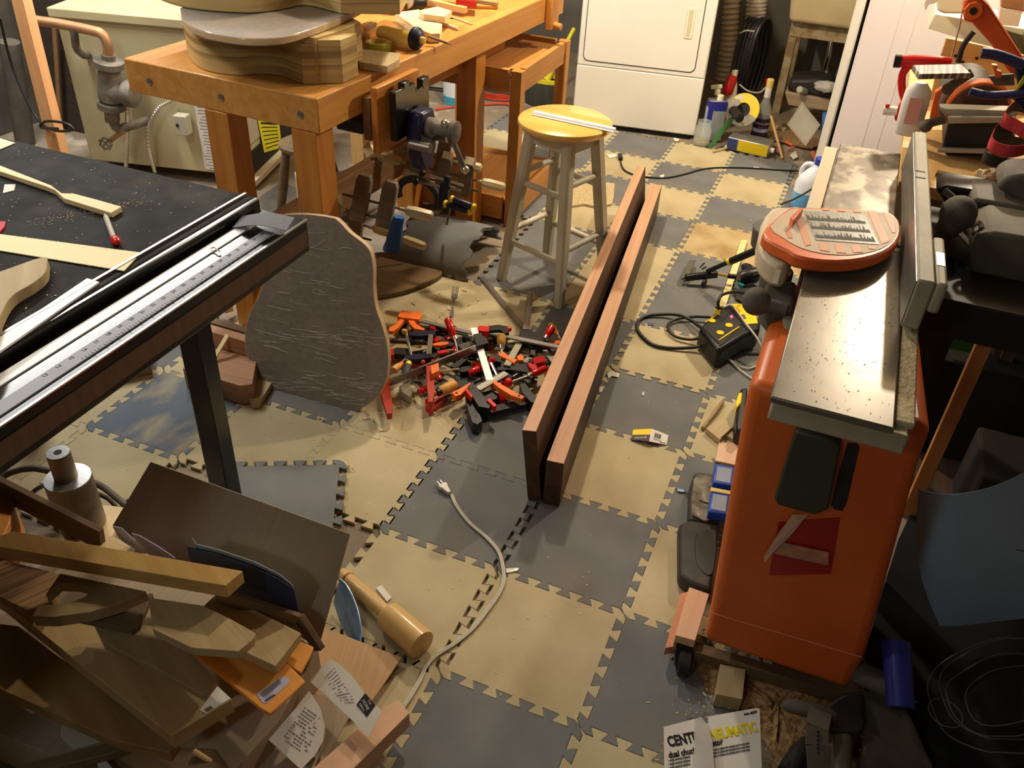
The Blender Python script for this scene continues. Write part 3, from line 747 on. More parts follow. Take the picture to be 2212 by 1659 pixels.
for dx, dz, lb in ((0, 0, 'nearer small bar clamp with navy handle and yellow rings'), (14, -18, 'farther small bar clamp with navy handle and yellow rings')):
    t, a, b = pipeclamp((898 + dx, 392 + dz), (996 + dx * .4, 412 + dz * .6), 1.62, lb)
    h0 = AX(966 + dx, 441 + dz * .55, 1, 1.58); h1 = AX(1012 + dx * .6, 456 + dz * .55, 1, 1.58); d = (h1 - h0).normalized()
    G().ball(a, .014, 10).to('fixed_jaw', BLACKP, t)
    hn = G().lathe([(.010, 0), (.0125, .006), (.0125, (h1 - h0).length - .006), (.010, (h1 - h0).length)], h0, d, 14).to('handle', NAVY, t)
    G().lathe([(.011, 0), (.0135, .002), (.0135, .010), (.011, .012)], h0 - d * .012, d, 14).to('ring', YELL, hn)
    G().lathe([(.011, 0), (.0135, .002), (.0135, .010), (.009, .014)], h1, d, 14).to('ring', YELL, hn)
    m = a.lerp(b, .62)
    G().beam(m + Vector((0, 0, .02)), m + Vector((.0, -.02, -.075)), .022, .024, (0, -1, 0)).to('sliding_jaw', NAVY, t, bev=.004)
    G().cyl(m + Vector((0, -.015, -.06)), h0, .004, n=8).to('screw', STEEL, t)
# black coil (spring clamp ring) below
g = G(); cc = AX(905, 420, 1, 1.75)
g.tube(smoothpts([cc + Vector((math.cos(a) * .085, -.01, math.sin(a) * .065)) for a in [math.radians(x) for x in range(-20, 215, 20)]], 3), .015, 10)
tag(g.to('black_hose_piece', BLKRUB), 'curved piece of black rubber hose hanging under the bench', 'hose')
tag(G().cyl(AX(965, 485, 1, 1.7), AX(978, 425, 1, 1.7) , .0045, n=8).to('long_bolt', IRON), 'dark upright long bolt below the navy handles', 'bolt')
tag(G().cyl(AT(938, 478, .06), AT(974, 500, .045), .004, n=8).to('pale_stick', PALE), 'thin pale stick leaning behind the rolled foam tile', 'stick')
# dusty brown wooden disc on the floor under the bench
P = smoothpts([AT(x, y, .022) for x, y in [(735, 600), (760, 640), (840, 634), (905, 616), (955, 588), (925, 560), (860, 545), (790, 550)]], 5, True)
tag(G().prism(P, (0, 0, -.018)).to('wooden_board', wood('dusty_brown_board', (126, 100, 68), (104, 80, 54), .9, .8), bev=.003), 'dusty brown rounded board on the floor under the bench clamps', 'board')
tag(slab('pine_offcut', [(960, 492), (1000, 482), (1040, 482), (1058, 494), (1030, 504), (985, 505)], .03, .028, BENCHTOP, smooth_k=3), 'rounded orange wooden offcut at the far bench leg foot', 'wood block')

# ---------------------------------------------------------------- boiler with pipes behind the bench
BT = math.radians(14)
bx = Vector((math.cos(BT), math.sin(BT), 0)); by = Vector((-math.sin(BT), math.cos(BT), 0))
BO = Vector((-1.93, 1.96, 0))      # front right bottom corner
def bo(u, v, z): return BO + bx * u + by * v + Vector((0, 0, z))
BF = Matrix.Identity(4)
for i in range(3): BF[i][0] = bx[i]; BF[i][1] = by[i]; BF[i][3] = BO[i]
boiler = thing('boiler', 'cream enamelled boiler with pipes behind the bench and saw', 'boiler', bo(-.38, .3, FZ))
HB = .70
G().box((-.38, .32, HB / 2 + .02), (.76, .62, HB - .06), BF).to('casing', BOIL, boiler, W=BF, bev=.006)
G().box((-.385, .315, HB - .005), (.79, .65, .04), BF).to('lid', BOIL, boiler, W=BF, bev=.006)
G().box((.002, .32, .40), (.006, .54, .44), BF).to('side_panel', GREYBOX, boiler, W=BF, bev=.002)
G().box((.003, .32, .10), (.008, .56, .10), BF).to('burner_opening', BLACKMAT, boiler, W=BF)
G().box((.01, .32, .025), (.05, .64, .03), BF).to('base_rail', HANDW, boiler, W=BF, bev=.003)
def sp(x, y, off=0): return AP(x, y, bo(off, 0, 0), bx)
yl = G().prism([sp(553, 238, .010), sp(601, 246, .010), sp(609, 318, .010), sp(571, 330, .010)], bx * -.001).to('yellow_notice', YLABEL, boiler, label='yellow warning notice')
g = G()
for k in range(9):
    f_ = (k + 1) / 10; a_ = sp(553 + 18 * f_ + 5, 238 + 92 * f_, .0108); b_ = sp(601 + 8 * f_ - 5, 246 + 72 * f_, .0108); g.beam(a_, b_, .0005, .004 if k != 2 else .008)
g.to('print', INK, yl)
pl = G().box((-.155, -.0005, .24), (.09, .002, .34), BF).to('data_plate', PAPER, boiler, W=BF, label='faded paper instruction sheet')
g = G(); r_ = rng(5)
for k in range(24):
    ww = r_.uniform(.04, .075); g.box((-.155, -.0018, .395 - k * .0138), (ww, .0005, .0028), BF)
g.to('print', INKG, pl)
for u in (-.52, -.5):
    G().cyl(bo(u, -.021, HB - .01 - (u + .5) * .5 * 10 * .0), bo(u, -.015, HB - .01), .003, n=8)
c = AP(395, 268, bo(0, -.03, 0), by)
bxm = Matrix.Translation(c) @ Matrix.Rotation(BT, 4, 'Z')
jb = G().box((0, 0, 0), (.058, .05, .085), bxm).to('junction_box', GREYBOX, boiler, W=bxm, bev=.003)
G().box((-.012, -.027, .002), (.010, .008, .014), bxm).to('switch', BLACKP, jb, W=bxm, bev=.001)
def onf(x, y, off=.03): return AP(x, y, bo(0, -off, 0), by)
def cond(px, off, lb):
    P = smoothpts([onf(x, y, o_) for (x, y), o_ in zip(px, off)], 14)
    rr_ = [.0088 + .0014 * (1 if i % 2 else -1) for i in range(len(P))]
    G().tube(P, .01, 10, rr=rr_).to('flexible_conduit', CONDUIT, boiler, label=lb)
cond([(273, 200), (275, 240), (274, 300), (272, 372)], [.10, .10, .08, .06], 'straight flexible steel conduit')
cond([(372, 216), (345, 232), (322, 270), (322, 320), (335, 372)], [.02, .05, .07, .07, .05], 'curved flexible steel conduit')
cp = G().tube(smoothpts([onf(52, -30, .16), onf(58, 30, .16), onf(68, 42, .16), onf(130, 52, .14), onf(198, 66, .13), onf(220, 74, .13), onf(232, 95, .13), onf(234, 118, .13)], 5), .020, 14).to('copper_pipe', COPPER, boiler)
G().tube(smoothpts([onf(158, 58, .14), onf(162, 85, .13), onf(166, 105, .10), onf(180, 118, .04), onf(190, 120, .0)], 4), .016, 12).to('pipe_elbow', IRON, boiler)
g = G(); d = onf(243, 262, .12) - onf(234, 118, .13)
g.lathe([(.027, -.0), (.027, .02), (.060, .025), (.060, .05), (.042, .055), (.048, .12), (.050, .19), (.040, .2), (.056, .205), (.056, .23), (.03, .24), (.030, max(d.length, .26))], onf(234, 118, .13), d, 20)
pm = g.to('circulator_pump', IRON, boiler)
G().lathe([(.044, 0), (.044, .07), (.056, .075), (.056, .115), (.04, .12)], onf(236, 196, .13), onf(306, 205, .13) - onf(236, 196, .13), 20).to('pump_motor', IRON, boiler)
G().tube(smoothpts([onf(243, 258, .12), onf(255, 278, .12), onf(285, 270, .08), onf(320, 258, .01)], 4), .020, 12).to('lower_pipe', IRON, boiler)
G().tube([onf(268, 282, .12), onf(236, 305, .13)], .011, 10).to('drain_pipe', COPPER, boiler)
vv = onf(228, 310, .15); g = G(); dd = (onf(236, 305, .13) - onf(228, 312, .17)).normalized()
n = 40; u_ = dd.orthogonal().normalized(); v_ = dd.cross(u_)
g.tube([vv + (u_ * math.cos(a) + v_ * math.sin(a)) * (.024 + .003 * math.cos(7 * a)) for a in [2 * PI * k / n for k in range(n)]], .005, 8, close=True)
for a in (0, PI / 2): g.cyl(vv + (u_ * math.cos(a) + v_ * math.sin(a)) * .024, vv - (u_ * math.cos(a) + v_ * math.sin(a)) * .024, .004, n=8)
g.to('valve_handwheel', IRON, boiler)
for px, o_ in (((300, 32), .3),):
    b_ = bo(-.40, .35, HB + .015)
    G().lathe([(.03, 0), (.03, .012), (.017, .02), (.017, .5)], b_, (0, 0, 1), 14).to('flue_pipe', IRON, boiler)
    b_ = bo(-.46, .35, HB + .015)
    G().cyl(b_, b_ + Vector((0, 0, .5)), .009, n=10).to('thin_pipe', COPPER, boiler)
# leaning plank and pipe left of the boiler
A = AX(42, -20, 1, 1.45); B = AX(128, 330, 1, 1.30)
d = (B - A).normalized()
B2 = A + d * ((FZ - A.z) / d.z)
o = board('leaning_plank', A, B2 + d * 0, .085, .035, wood('reddish_plank', (206, 154, 104), (188, 132, 84), 1.0, .5), up=(-.2, -1, 0))
tag(o, 'reddish wooden plank leaning upright left of the boiler', 'plank')
P = smoothpts([AX(0, 40, 1, 1.38), AX(22, 130, 1, 1.38), AX(50, 200, 1, 1.36), AX(85, 262, 1, 1.33), AX(120, 282, 1, 1.27), AX(158, 280, 1, 1.27), AX(140, 266, 1, 1.27), AX(100, 262, 1, 1.27), AX(88, 275, 1, 1.27), AX(125, 278, 1, 1.24)], 5)
tag(G().tube(P, .005, 8).to('black_cable', CORDB), 'black cable hanging with a tied loop over the leaning plank', 'cable')
tag(G().cyl(AX(118, 60, 1, 2.1), AX(134, 330, 1, 2.1), .012, n=10).to('rusty_pipe', COPPER), 'thin upright rusty pipe behind the leaning plank', 'pipe')
tag(G().cyl(AX(20, 90, 1, 1.9), AX(60, 340, 1, 1.9), .045, n=14).to('dusty_vertical_pipe', DUSTG), 'thick dusty upright pipe at the left edge of the photo', 'pipe')
tag(G().box((-3.05, 2.6, .6), (.4, .9, 1.22)).to('dark_cabinet', wood('dark_stained_wood', (70, 58, 48), (50, 42, 36), .8, .8)), 'dark dusty cabinet in the shade left of the boiler', 'cabinet')
# small wooden stool between boiler and bench
def wstool():
    s0 = AT(635, 304, .30)
    t = thing('small_stool', 'small worn wooden stool half hidden behind the near bench leg', 'stool', (s0.x, s0.y, FZ))
    OW = SCRAPD
    G().lathe([(.10, 0), (.115, .008), (.115, .022), (.10, .03)], (s0.x + .06, s0.y, .28), (0, 0, 1), 24).to('seat', OW, t)
    for sx, sy in ((-1, -1), (1, -1), (-1, 1), (1, 1)):
        G().lathe([(.016, 0), (.022, .12), (.018, .29)], (s0.x + .06 + .105 * sx, s0.y + .09 * sy, FZ), (-.045 * sx, -.03 * sy, .29), 12).to('leg', OW, t)
wstool()
o = tag(slab('plastic_basket', [(636, 372), (652, 360), (680, 372), (678, 430), (650, 424)], .14, .13, GREYBOX), 'grey plastic box with an orange sticker behind the near bench leg', 'box')
G().box((0, 0, 0), (.02, .003, .05), Matrix.Translation(AT(648, 400, .142))).to('orange_sticker', YELL, o)
# flat grey stone slab / mat piece
tag(slab('dusty_cardboard_sheet', [(560, 425), (610, 392), (670, 420), (700, 470), (640, 520), (570, 470)], .004, .012, DUSTG), 'dusty grey brown sheet on the floor behind the saw corner', 'sheet')
def pail(c, r0, r1, h, mt, name, label, band=None, lid=None):
    t = thing(name, label, 'bucket', (c.x, c.y, FZ))
    G().lathe([(r0, 0), (r1, h), (r1 * 1.04, h), (r1 * 1.04, h - .012), (r1 * .96, h - .014), (r1 * .94, h - .02), (r0 * .9, .01)], (c.x, c.y, FZ), (0, 0, 1), 28).to('body', mt, t)
    if band: G().lathe([(r0 * 1.01, .004), (r0 + (r1 - r0) * band[1] + .002, h * band[1])], (c.x, c.y, FZ), (0, 0, 1), 28).to('coloured_band', band[0], t)
    return t
pail(AT(985, 222, 0) + Vector((0, .03, 0)), .085, .095, .22, PAILW, 'pail', 'white pail with a blue bottom band between the bench legs', band=(PAILB, .25))
pail(AT(822, 298, 0) + Vector((-.02, .02, 0)), .075, .08, .17, PINKP, 'bucket', 'pinkish bucket standing on the concrete under the bench')
c = AT(796, 308, .03)
tag(G().lathe([(.04, 0), (.045, .008), (.04, .016)], (c.x, c.y, FZ), (0, 0, 1), 24).to('jar_lid', PALE), 'round pale lid on the floor in front of the pinkish bucket', 'lid')
board_l = tag(board('light_post', (-1.66, 2.5, FZ), (-1.66, 2.5, .78), .07, .07, PINE, up=(0, 1, 0)), 'light pine post standing under the bench behind the stretcher', 'post')
a = AT(805, 345, .03); b = AX(765, 270, 1, 2.52)
tag(board('leaning_lath', a, b, .05, .012, SCRAP), 'plastic covered lath leaning under the bench by the pinkish bucket', 'lath')
g = [AT(720, 400, .15), AT(724, 372, .17), AT(790, 352, .17), AT(786, 366, .15)]
o = G().prism(g, (0, 0, -.004)).to('coloured_bag', PAPERB); tag(o, 'bluish paper bag with red stripe lying behind the bench stretcher', 'bag')
G().prism([AT(722, 404, .158), AT(724, 394, .158), AT(788, 358, .17), AT(788, 364, .17)], (0, 0, -.001)).to('red_stripe', RED, o)
# clear junk behind: red cords on the concrete
def cord(name, P, r, mt, label, cat='cord', k=5, n=8, kind=None):
    return tag(G().tube(smoothpts(P, k), r, n).to(name, mt), label, cat, kind=kind)
cord('extension_cord', [AT(940, 236, 0), AT(985, 230, 0), AT(1040, 226, 0), AT(1090, 224, 0), AT(1108, 232, 0)], .006, CORDR, 'straight run of red extension cord on the concrete behind the bench')
def coil(cx, cy, label, mt, seed, rx=.22, n=4, z=0.0):
    r_ = rng(seed); P = []
    c_ = AT(cx, cy, 0)
    for k in range(n * 10):
        a = 2 * PI * k / 10; q = 1 - .1 * (k // 10) * r_.uniform(.6, 1.2)
        P.append(Vector((c_.x + math.cos(a) * rx * q, c_.y + math.sin(a) * rx * .6 * q, z + .006 * (k // 10) + .002 * r_.random())))
    cord('coiled_cord', P, .005, mt, label, k=3)
coil(1060, 200, 'loosely coiled red extension cord on the concrete behind the side table', CORDR, 2, .2)
coil(1085, 185, 'loosely coiled brown extension cord behind the red one', wood('brown_cord', (120, 76, 60), (100, 60, 48), 1, .6), 5, .24, 5, .01)
coil(950, 180, 'dark coiled hose on the concrete beyond the white pail', CORDB, 8, .22, 2)
# broom in a bucket
def broom():
    c_ = AT(1168, 235, 0); 
    t = thing('broom', 'yellow broom leaning head down beside the dryer', 'broom', (c_.x, c_.y, FZ))
    g = G(); n = 30
    c_ = c_ + Vector((-.02, .12, 0))
    def el(rx, ry, z, cx=0): return [Vector((c_.x + cx + math.cos(a) * rx, c_.y + math.sin(a) * ry, z)) for a in [2 * PI * k / n for k in range(n)]]
    G().rings([el(.12, .075, FZ), el(.125, .08, .10), el(.115, .07, .13)]).to('bristle_block', BRIST, t)
    g = G(); g.rings([el(.118, .073, .128), el(.122, .076, .15), el(.106, .062, .152), el(.102, .058, .13)]); g.to('rim', BROOMY, t)
    hd = AX(1240, 60, 1, c_.y + .25)
    G().lathe([(.024, 0), (.018, .05), (.012, .09), (.012, (hd - Vector((c_.x, c_.y, .13))).length)], (c_.x, c_.y, .125), hd - Vector((c_.x, c_.y, .13)), 12).to('handle', BROOMY, t)
broom()
# ---------------------------------------------------------------- bar stool
def stool():
    C_ = Vector((-.392, 1.785, 0)); H = .635
    t = thing('bar_stool', 'cream painted bar stool with a round golden varnished seat', 'stool', (C_.x, C_.y, 0))
    G().lathe([(.05, H - .034), (.135, H - .034), (.158, H - .028), (.167, H - .016), (.165, H - .006), (.155, H), (.05, H)], C_, (0, 0, 1), 48).to('seat', STOOLW, t)
    F = [Vector((-.294, 1.60, 0)), Vector((-.570, 1.70, 0))]
    p = Vector((.092, .262, 0))
    F = [F[0], F[1], F[1] + p, F[0] + p]; cc = sum(F, Vector()) / 4
    tops = [C_ + (f - cc) * .56 + Vector((0, 0, H - .034)) for f in F]
    for f, tp in zip(F, tops):
        d = (tp - f).normalized(); M = frame(f, d, (F[1] - F[0]))
        L_ = (tp - f).length
        g = G(); w0, w1 = .0165, .021
        rings = []
        for x, q in ((0, w0), (L_ * .5, w1), (L_, w1)):
            rings.append([M @ Vector((x, q * a, q * b)) for a, b in ((-1, -.6), (-.6, -1), (.6, -1), (1, -.6), (1, .6), (.6, 1), (-.6, 1), (-1, .6))])
        g.rings(rings); g.to('leg', STOOLP, t)
    def at(i, z): return F[i].lerp(tops[i], z / (H - .034))
    for i, j, zs in ((0, 1, (.165, .40)), (2, 3, (.165, .40)), (1, 2, (.21, .44)), (3, 0, (.21, .44))):
        for z in zs: G().cyl(at(i, z), at(j, z), .0115, n=12).to('rung', STOOLP, t)
    for i, j in ((0, 1), (1, 2), (2, 3), (3, 0)):
        board('seat_rail', at(i, H - .06), at(j, H - .06), .02, .05, STOOLP, t)
    a = AT(1152, 243, H + .006); b = AT(1328, 281, H + .006)
    u = thing('aluminium_strip', 'shiny aluminium channel strip lying across the stool seat', 'metal strip', ((a.x + b.x) / 2, (a.y + b.y) / 2, H))
    M = frame(a, b - a); L_ = (b - a).length
    g = G(); g.box((L_ / 2, .004, .000), (L_, .018, .010), M); g.box((L_ / 2, -.009, -.0035), (L_, .010, .003), M)
    g.to('strip', WHITESTRIP, u, bev=.001)
stool()
# ---------------------------------------------------------------- walnut boards on edge
def two_mat(o, mt, test):
    o.data.materials.append(mt)
    for f in o.data.polygons:
        if test(WM[o].to_3x3() @ f.normal): f.material_index = 1
    return o
def walnut():
    d = Vector((-.117, .993, 0)).normalized(); n = Vector((.993, .117, 0)).normalized()
    def pt(a, p, z): return d * a + n * p + Vector((0, 0, z))
    A0, A1 = .590, 2.53
    h = .235; lean = -.030
    c0 = pt(A0, .0635 + lean / 2, h / 2 + .003); up = Vector((0, 0, h)) + n * lean
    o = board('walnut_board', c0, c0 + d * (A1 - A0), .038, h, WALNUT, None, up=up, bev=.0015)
    two_mat(o, WALNUT_LIT, lambda q: q.z > .8)
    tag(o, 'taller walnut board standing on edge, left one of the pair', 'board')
    c0 = pt(.588, .110, .077)
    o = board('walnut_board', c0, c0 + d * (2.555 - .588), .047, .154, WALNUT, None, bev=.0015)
    two_mat(o, WALNUT_LIT, lambda q: q.z > .8)
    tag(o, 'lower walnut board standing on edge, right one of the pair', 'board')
walnut()
# ---------------------------------------------------------------- film wrapped guitar shaped board
def wrapped():
    A, B, C_ = Vector((-.72, .722, 0)), Vector((-.42, .735, 0)), Vector((-.72, .915, .72))
    px = [(716, 470), (732, 478), (756, 503), (785, 525), (800, 545), (806, 580), (806, 620), (812, 665), (826, 705), (836, 745), (838, 785), (832, 825), (812, 858), (780, 883), (750, 892), (700, 886), (645, 870), (600, 853), (568, 828), (546, 795), (531, 755), (531, 715), (541, 675), (560, 640), (572, 600), (576, 560), (575, 515), (584, 484), (610, 466), (660, 463)]
    t = thing('wrapped_guitar_board', 'dark guitar shaped board wrapped in clear film, leaning on the bench leg', 'guitar shaped board', (-.75, .74, 0))
    o = plate('board', px, A, B, C_, .019, SLABM, t, smooth_k=3, bev=.001)
    n = (B - A).cross(C_ - A).normalized()
    if n.dot(CAM - A) < 0: n = -n
    two_mat(o, PINE, lambda q: abs(q.dot(n)) < .5)
    # film: a slightly larger wrinkled skin
    c = Vector((-.76, .80, .4)); P = smoothpts([AP(x, y, A, n) for x, y in px], 3, True)
    r_ = rng(11); g = G(); m = len(P)
    def ring(s_, off): return [c + (p - c).dot(n) * n * 0 + (p - c) * s_ * (1 + .004 * math.sin(i * 2.3)) + n * off for i, p in enumerate(P)]
    cc = sum(P, Vector()) / m
    def rg(s_, off, wob=.0012): return [cc + (p - cc) * s_ + n * (off + r_.uniform(-wob, wob)) for p in P]
    g.rings([rg(.35, .004), rg(.6, .004), rg(.85, .0038), rg(1.0, .003, .0003), rg(1.012, -.010, .0005), rg(1.0, -.0225, .0003)])
    nf = len(g.b.faces)
    ux = (B - A).normalized(); uz = (C_ - A).normalized()
    def inside(p):
        q = Vector(((p - A).dot(ux), (p - A).dot(uz))); c_ = False; V = [((v - A).dot(ux), (v - A).dot(uz)) for v in P]; j = len(V) - 1
        for i in range(len(V)):
            if (V[i][1] > q.y) != (V[j][1] > q.y) and q.x < (V[j][0] - V[i][0]) * (q.y - V[i][1]) / (V[j][1] - V[i][1]) + V[i][0]: c_ = not c_
            j = i
        return c_
    k = 0
    while k < 150:
        x = r_.uniform(540, 830); y = r_.choice((r_.gauss(730, 14), r_.gauss(835, 22), r_.uniform(480, 880))); L_ = r_.uniform(8, 60); sl = r_.uniform(-.05, .30) if y > 600 else r_.uniform(-.6, .8)
        p0 = AP(x, y, A, n); p1 = AP(x + L_, y + L_ * sl, A, n); k += 1
        if not (inside(p0) and inside(p1)): continue
        m_ = p0.lerp(p1, .5) + uz * r_.uniform(-.004, .004)
        g.tube(smoothpts([p0 + n * .0045, m_ + n * .0055, p1 + n * .0045], 3), .0004 * r_.uniform(.5, 1.5), 4)  # pale tubes along the creases stand in for highlights on the film
    for i_, f in enumerate(g.b.faces): f.material_index = 0 if i_ < nf else 1
    fm = g.to('stretch_film', FILM, t); fm.data.materials.append(CREASE_GLINT)
wrapped()
# ---------------------------------------------------------------- wood pieces by the wrapped board
def lumber(name, px, z, t_, mt, label, cat='wood block', gx=None): return tag(slab(name, px, z, t_, mt, gx=gx), label, cat)
lumber('mahogany_slab', [(395, 796), (418, 738), (560, 742), (545, 830), (518, 833)], .075, .072, MAHOG, 'thick reddish slab of wood on the floor behind the black saw leg', gx=(1, .1, 0))
a = AT(425, 712, .095); b = AT(530, 745, .095)
tag(board('mahogany_strip', AT(428, 716, .105), AT(540, 748, .105), .035, .055, MAHOG), 'reddish square strip lying across the thick reddish slab', 'wood strip')
tag(board('mahogany_strip', AT(462, 704, .115), AT(545, 728, .115), .03, .045, SCRAPD), 'dark brown strip behind the reddish strip on the slab', 'wood strip')
a = AT(462, 775, .085); b = AT(492, 724, .135)
tag(board('white_stick', a, b, .016, .006, PALE), 'short white wooden stick leaning on the reddish strip', 'stick')
lumber('thin_offcut', [(430, 695), (466, 670), (488, 650), (500, 640), (478, 668), (450, 697)], .05, .01, PALE, 'pale pointed offcut behind the saw leg', 'wood offcut')
lumber('small_offcut', [(480, 660), (500, 650), (503, 662), (485, 667)], .04, .02, PINE, 'small pale wooden offcut beside the near bench leg', 'wood offcut')
lumber('wood_block', [(430, 660), (462, 640), (470, 668), (438, 690)], .09, .08, SCRAP, 'brown wooden block under the far end of the saw rail')
lumber('wood_block', [(240, 745), (318, 735), (322, 775), (250, 788)], .06, .06, SCRAP, 'brown wooden block on the floor in the shade of the saw')
lumber('lying_lath', [(345, 742), (395, 715), (400, 722), (352, 750)], .02, .02, SCRAPD, 'short dark lath on the floor under the saw rail', 'lath')
lumber('board_end', [(532, 850), (560, 812), (590, 822), (560, 870), (545, 872)], .022, .02, SCRAPL, 'pale board end poking out under the reddish slab')
# ---------------------------------------------------------------- heap of clamps
def P_(kind, *a, **k): return (kind, a, k)
def clamp(label, parts, z=0, name='bar_clamp', cat='clamp', group='clamps heaped on the floor'):
    first = None
    for kind, a, k in parts:
        if kind in ('bar', 'rod', 'handle'): first = AT(a[0][0], a[0][1], a[3] if kind == 'bar' else a[3]); break
        if kind == 'jaw': first = AT(*a[0][0], a[1]); break
    t = thing(name, label, cat, (first.x, first.y, 0), group)
    for kind, a, k in parts:
        if kind == 'bar':
            p, q, w_, zz = a[:4]; z2 = k.get('z2', zz)
            p, q = AT(*p, zz), AT(*q, z2)
            board('bar', p, q, w_, k.get('h', .006), k.get('m', STEEL), t, up=k.get('up', (0, 0, 1)), bev=.0006)
        elif kind == 'rod':
            p, q, r_, zz = a[:4]; z2 = k.get('z2', zz)
            G().cyl(AT(*p, zz), AT(*q, z2), r_, n=10).to('screw', k.get('m', STEELB), t)
        elif kind == 'handle':
            p, q, r_, zz = a[:4]; z2 = k.get('z2', zz)
            p, q = AT(*p, zz), AT(*q, z2); L_ = (q - p).length
            h_ = G().lathe([(r_ * .62, 0), (r_ * .9, L_ * .12), (r_, L_ * .5), (r_ * .96, L_ * .92), (r_ * .7, L_)], p, q - p, 12).to('handle', k.get('m', WOODH), t)
            if k.get('ring'): G().lathe([(r_ * .6, -.012), (r_ * .72, -.010), (r_ * .72, .002)], p, q - p, 12).to('ferrule', k['ring'], h_)
        elif kind == 'jaw':
            px, zz, th, m_ = a[:4]
            slab(k.get('n', 'jaw'), px, zz, th, m_, t, bev=.0012, smooth_k=k.get('s', 0))
            if k.get('rivet'):
                for x, y in k['rivet']:
                    G().cyl(AT(x, y, zz - .001), AT(x, y, zz + .002), .004, n=10).to('rivet', STEELB, t)
        elif kind == 'pad':
            slab('pad', a[0], a[1], a[2], k.get('m', RED), t, bev=.001)
        elif kind == 'ball':
            G().ball(AT(*a[0], a[1]), a[2], 10).to('swivel', k.get('m', ORANGEB), t)
    return t
bar, rod, hnd, jaw, pad, ball = [lambda *a, _k=k_, **k: (_k, a, k) for k_ in ('bar', 'rod', 'handle', 'jaw', 'pad', 'ball')]
clamp('orange pistol grip clamp at the back left of the heap, its toothed bar pointing right', [
    bar((895, 690), (1030, 722), .018, .05, h=.005), 
    jaw([(858, 683), (868, 670), (892, 673), (908, 672), (911, 682), (905, 690), (868, 686)], .062, .022, ORANGEB, n='trigger_body'),
    jaw([(866, 684), (876, 688), (862, 706), (848, 716), (838, 714), (842, 706), (855, 700)], .056, .014, ORANGEB, n='grip'),
    jaw([(880, 686), (890, 684), (900, 700), (918, 710), (914, 713), (895, 710), (884, 698)], .056, .012, ORANGEB, n='trigger')])
clamp('steel bar clamp with its long bar pointing away towards the stool', [
    bar((1136, 712), (1147, 631), .024, .03), jaw([(1122, 714), (1148, 712), (1164, 722), (1178, 730), (1176, 738), (1150, 734), (1124, 728)], .045, .03, BLACKP)])
tag(board('steel_bar', AT(1040, 599, .006), AT(1130, 708, .006), .020, .008, STEEL), 'loose dark steel bar slanting from the rolled tile to the clamp heap', 'bar')
clamp('clamp with an upright red lacquered handle near the back of the heap', [
    hnd((981, 728), (966, 688), .0135, .05, z2=.09, m=REDL, ring=STEELB), rod((981, 728), (991, 768), .0045, .05, z2=.03),
    jaw([(950, 735), (998, 728), (1000, 742), (952, 750)], .04, .02, BLACKP), bar((905, 720), (975, 740), .02, .02, m=CASTD)])
clamp('clamp with the brightest shining steel bar across the middle of the heap', [
    bar((1023, 709), (1058, 822), .023, .085, z2=.055, m=WHITESTRIP), jaw([(1022, 722), (1040, 718), (1050, 742), (1030, 748)], .092, .028, BLACKMAT), jaw([(1038, 722), (1050, 728), (1056, 742), (1046, 742)], .08, .03, BLACKMAT)])  # white bar colour carries the glare on the steel
clamp('clamp with an upright ochre wooden handle in the middle right of the heap', [
    hnd((1083, 747), (1083, 722), .0155, .06, z2=.085, ring=STEELB), rod((1082, 748), (1084, 772), .005, .06, z2=.04),
    jaw([(1076, 758), (1084, 756), (1102, 772), (1118, 776), (1110, 784), (1096, 776), (1078, 768)], .05, .014, ORANGEB), jaw([(1072, 775), (1088, 770), (1118, 784), (1155, 792), (1150, 806), (1100, 798), (1074, 800)], .04, .03, BLACKP, rivet=[(1099, 784)]),
    pad([(1139, 782), (1158, 787), (1162, 797), (1150, 798), (1142, 791)], .052, .028)])
clamp('big clamp with orange red steel jaws and long bar at the heap left', [
    bar((843, 826), (1028, 752), .006, .050, z2=.085, h=.026, m=STEEL),
    jaw([(820, 822), (830, 812), (843, 815), (844, 845), (848, 880), (846, 893), (836, 894), (829, 872), (822, 845)], .045, .022, REDS),
    jaw([(920, 790), (932, 786), (938, 812), (938, 850), (934, 868), (925, 868), (922, 830)], .075, .022, REDS),
    jaw([(930, 790), (947, 783), (949, 800), (932, 808)], .095, .02, ORANGEB), rod((936, 852), (950, 846), .005, .05), ball((936, 850), .05, .012),
    hnd((950, 846), (984, 829), .017, .05, m=WOODH, ring=BLACKP)])
clamp('clamp with pale bar and folded orange jaw at the heap front right', [
    bar((1032, 841), (1094, 806), .024, .055, m=STEEL), jaw([(1063, 825), (1070, 822), (1098, 838), (1124, 852), (1134, 856), (1128, 862), (1104, 854), (1078, 838)], .06, .018, ORANGEB, rivet=[(1121, 855)]),
    jaw([(1076, 840), (1092, 846), (1092, 862), (1082, 864), (1076, 852)], .03, .028, RED)])
clamp('large black plastic clamp with red pads at the heap front', [
    bar((1036, 893), (1152, 866), .030, .022, h=.012, m=BLACKMAT),
    jaw([(1005, 848), (1014, 844), (1022, 866), (1036, 893), (1042, 908), (1032, 917), (1020, 912), (1010, 884)], .045, .042, BLACKP, rivet=[(1028, 899)]),
    jaw([(1010, 834), (1022, 824), (1034, 842), (1062, 872), (1056, 882), (1034, 878), (1016, 850)], .062, .03, BLACKP, rivet=[(1021, 839)]),
    pad([(1004, 841), (1009, 837), (1021, 855), (1018, 859)], .068, .02), pad([(1051, 864), (1057, 859), (1073, 874), (1068, 879)], .068, .02),
    jaw([(1122, 830), (1134, 826), (1150, 848), (1164, 860), (1160, 872), (1146, 868), (1128, 848)], .045, .04, BLACKP)])
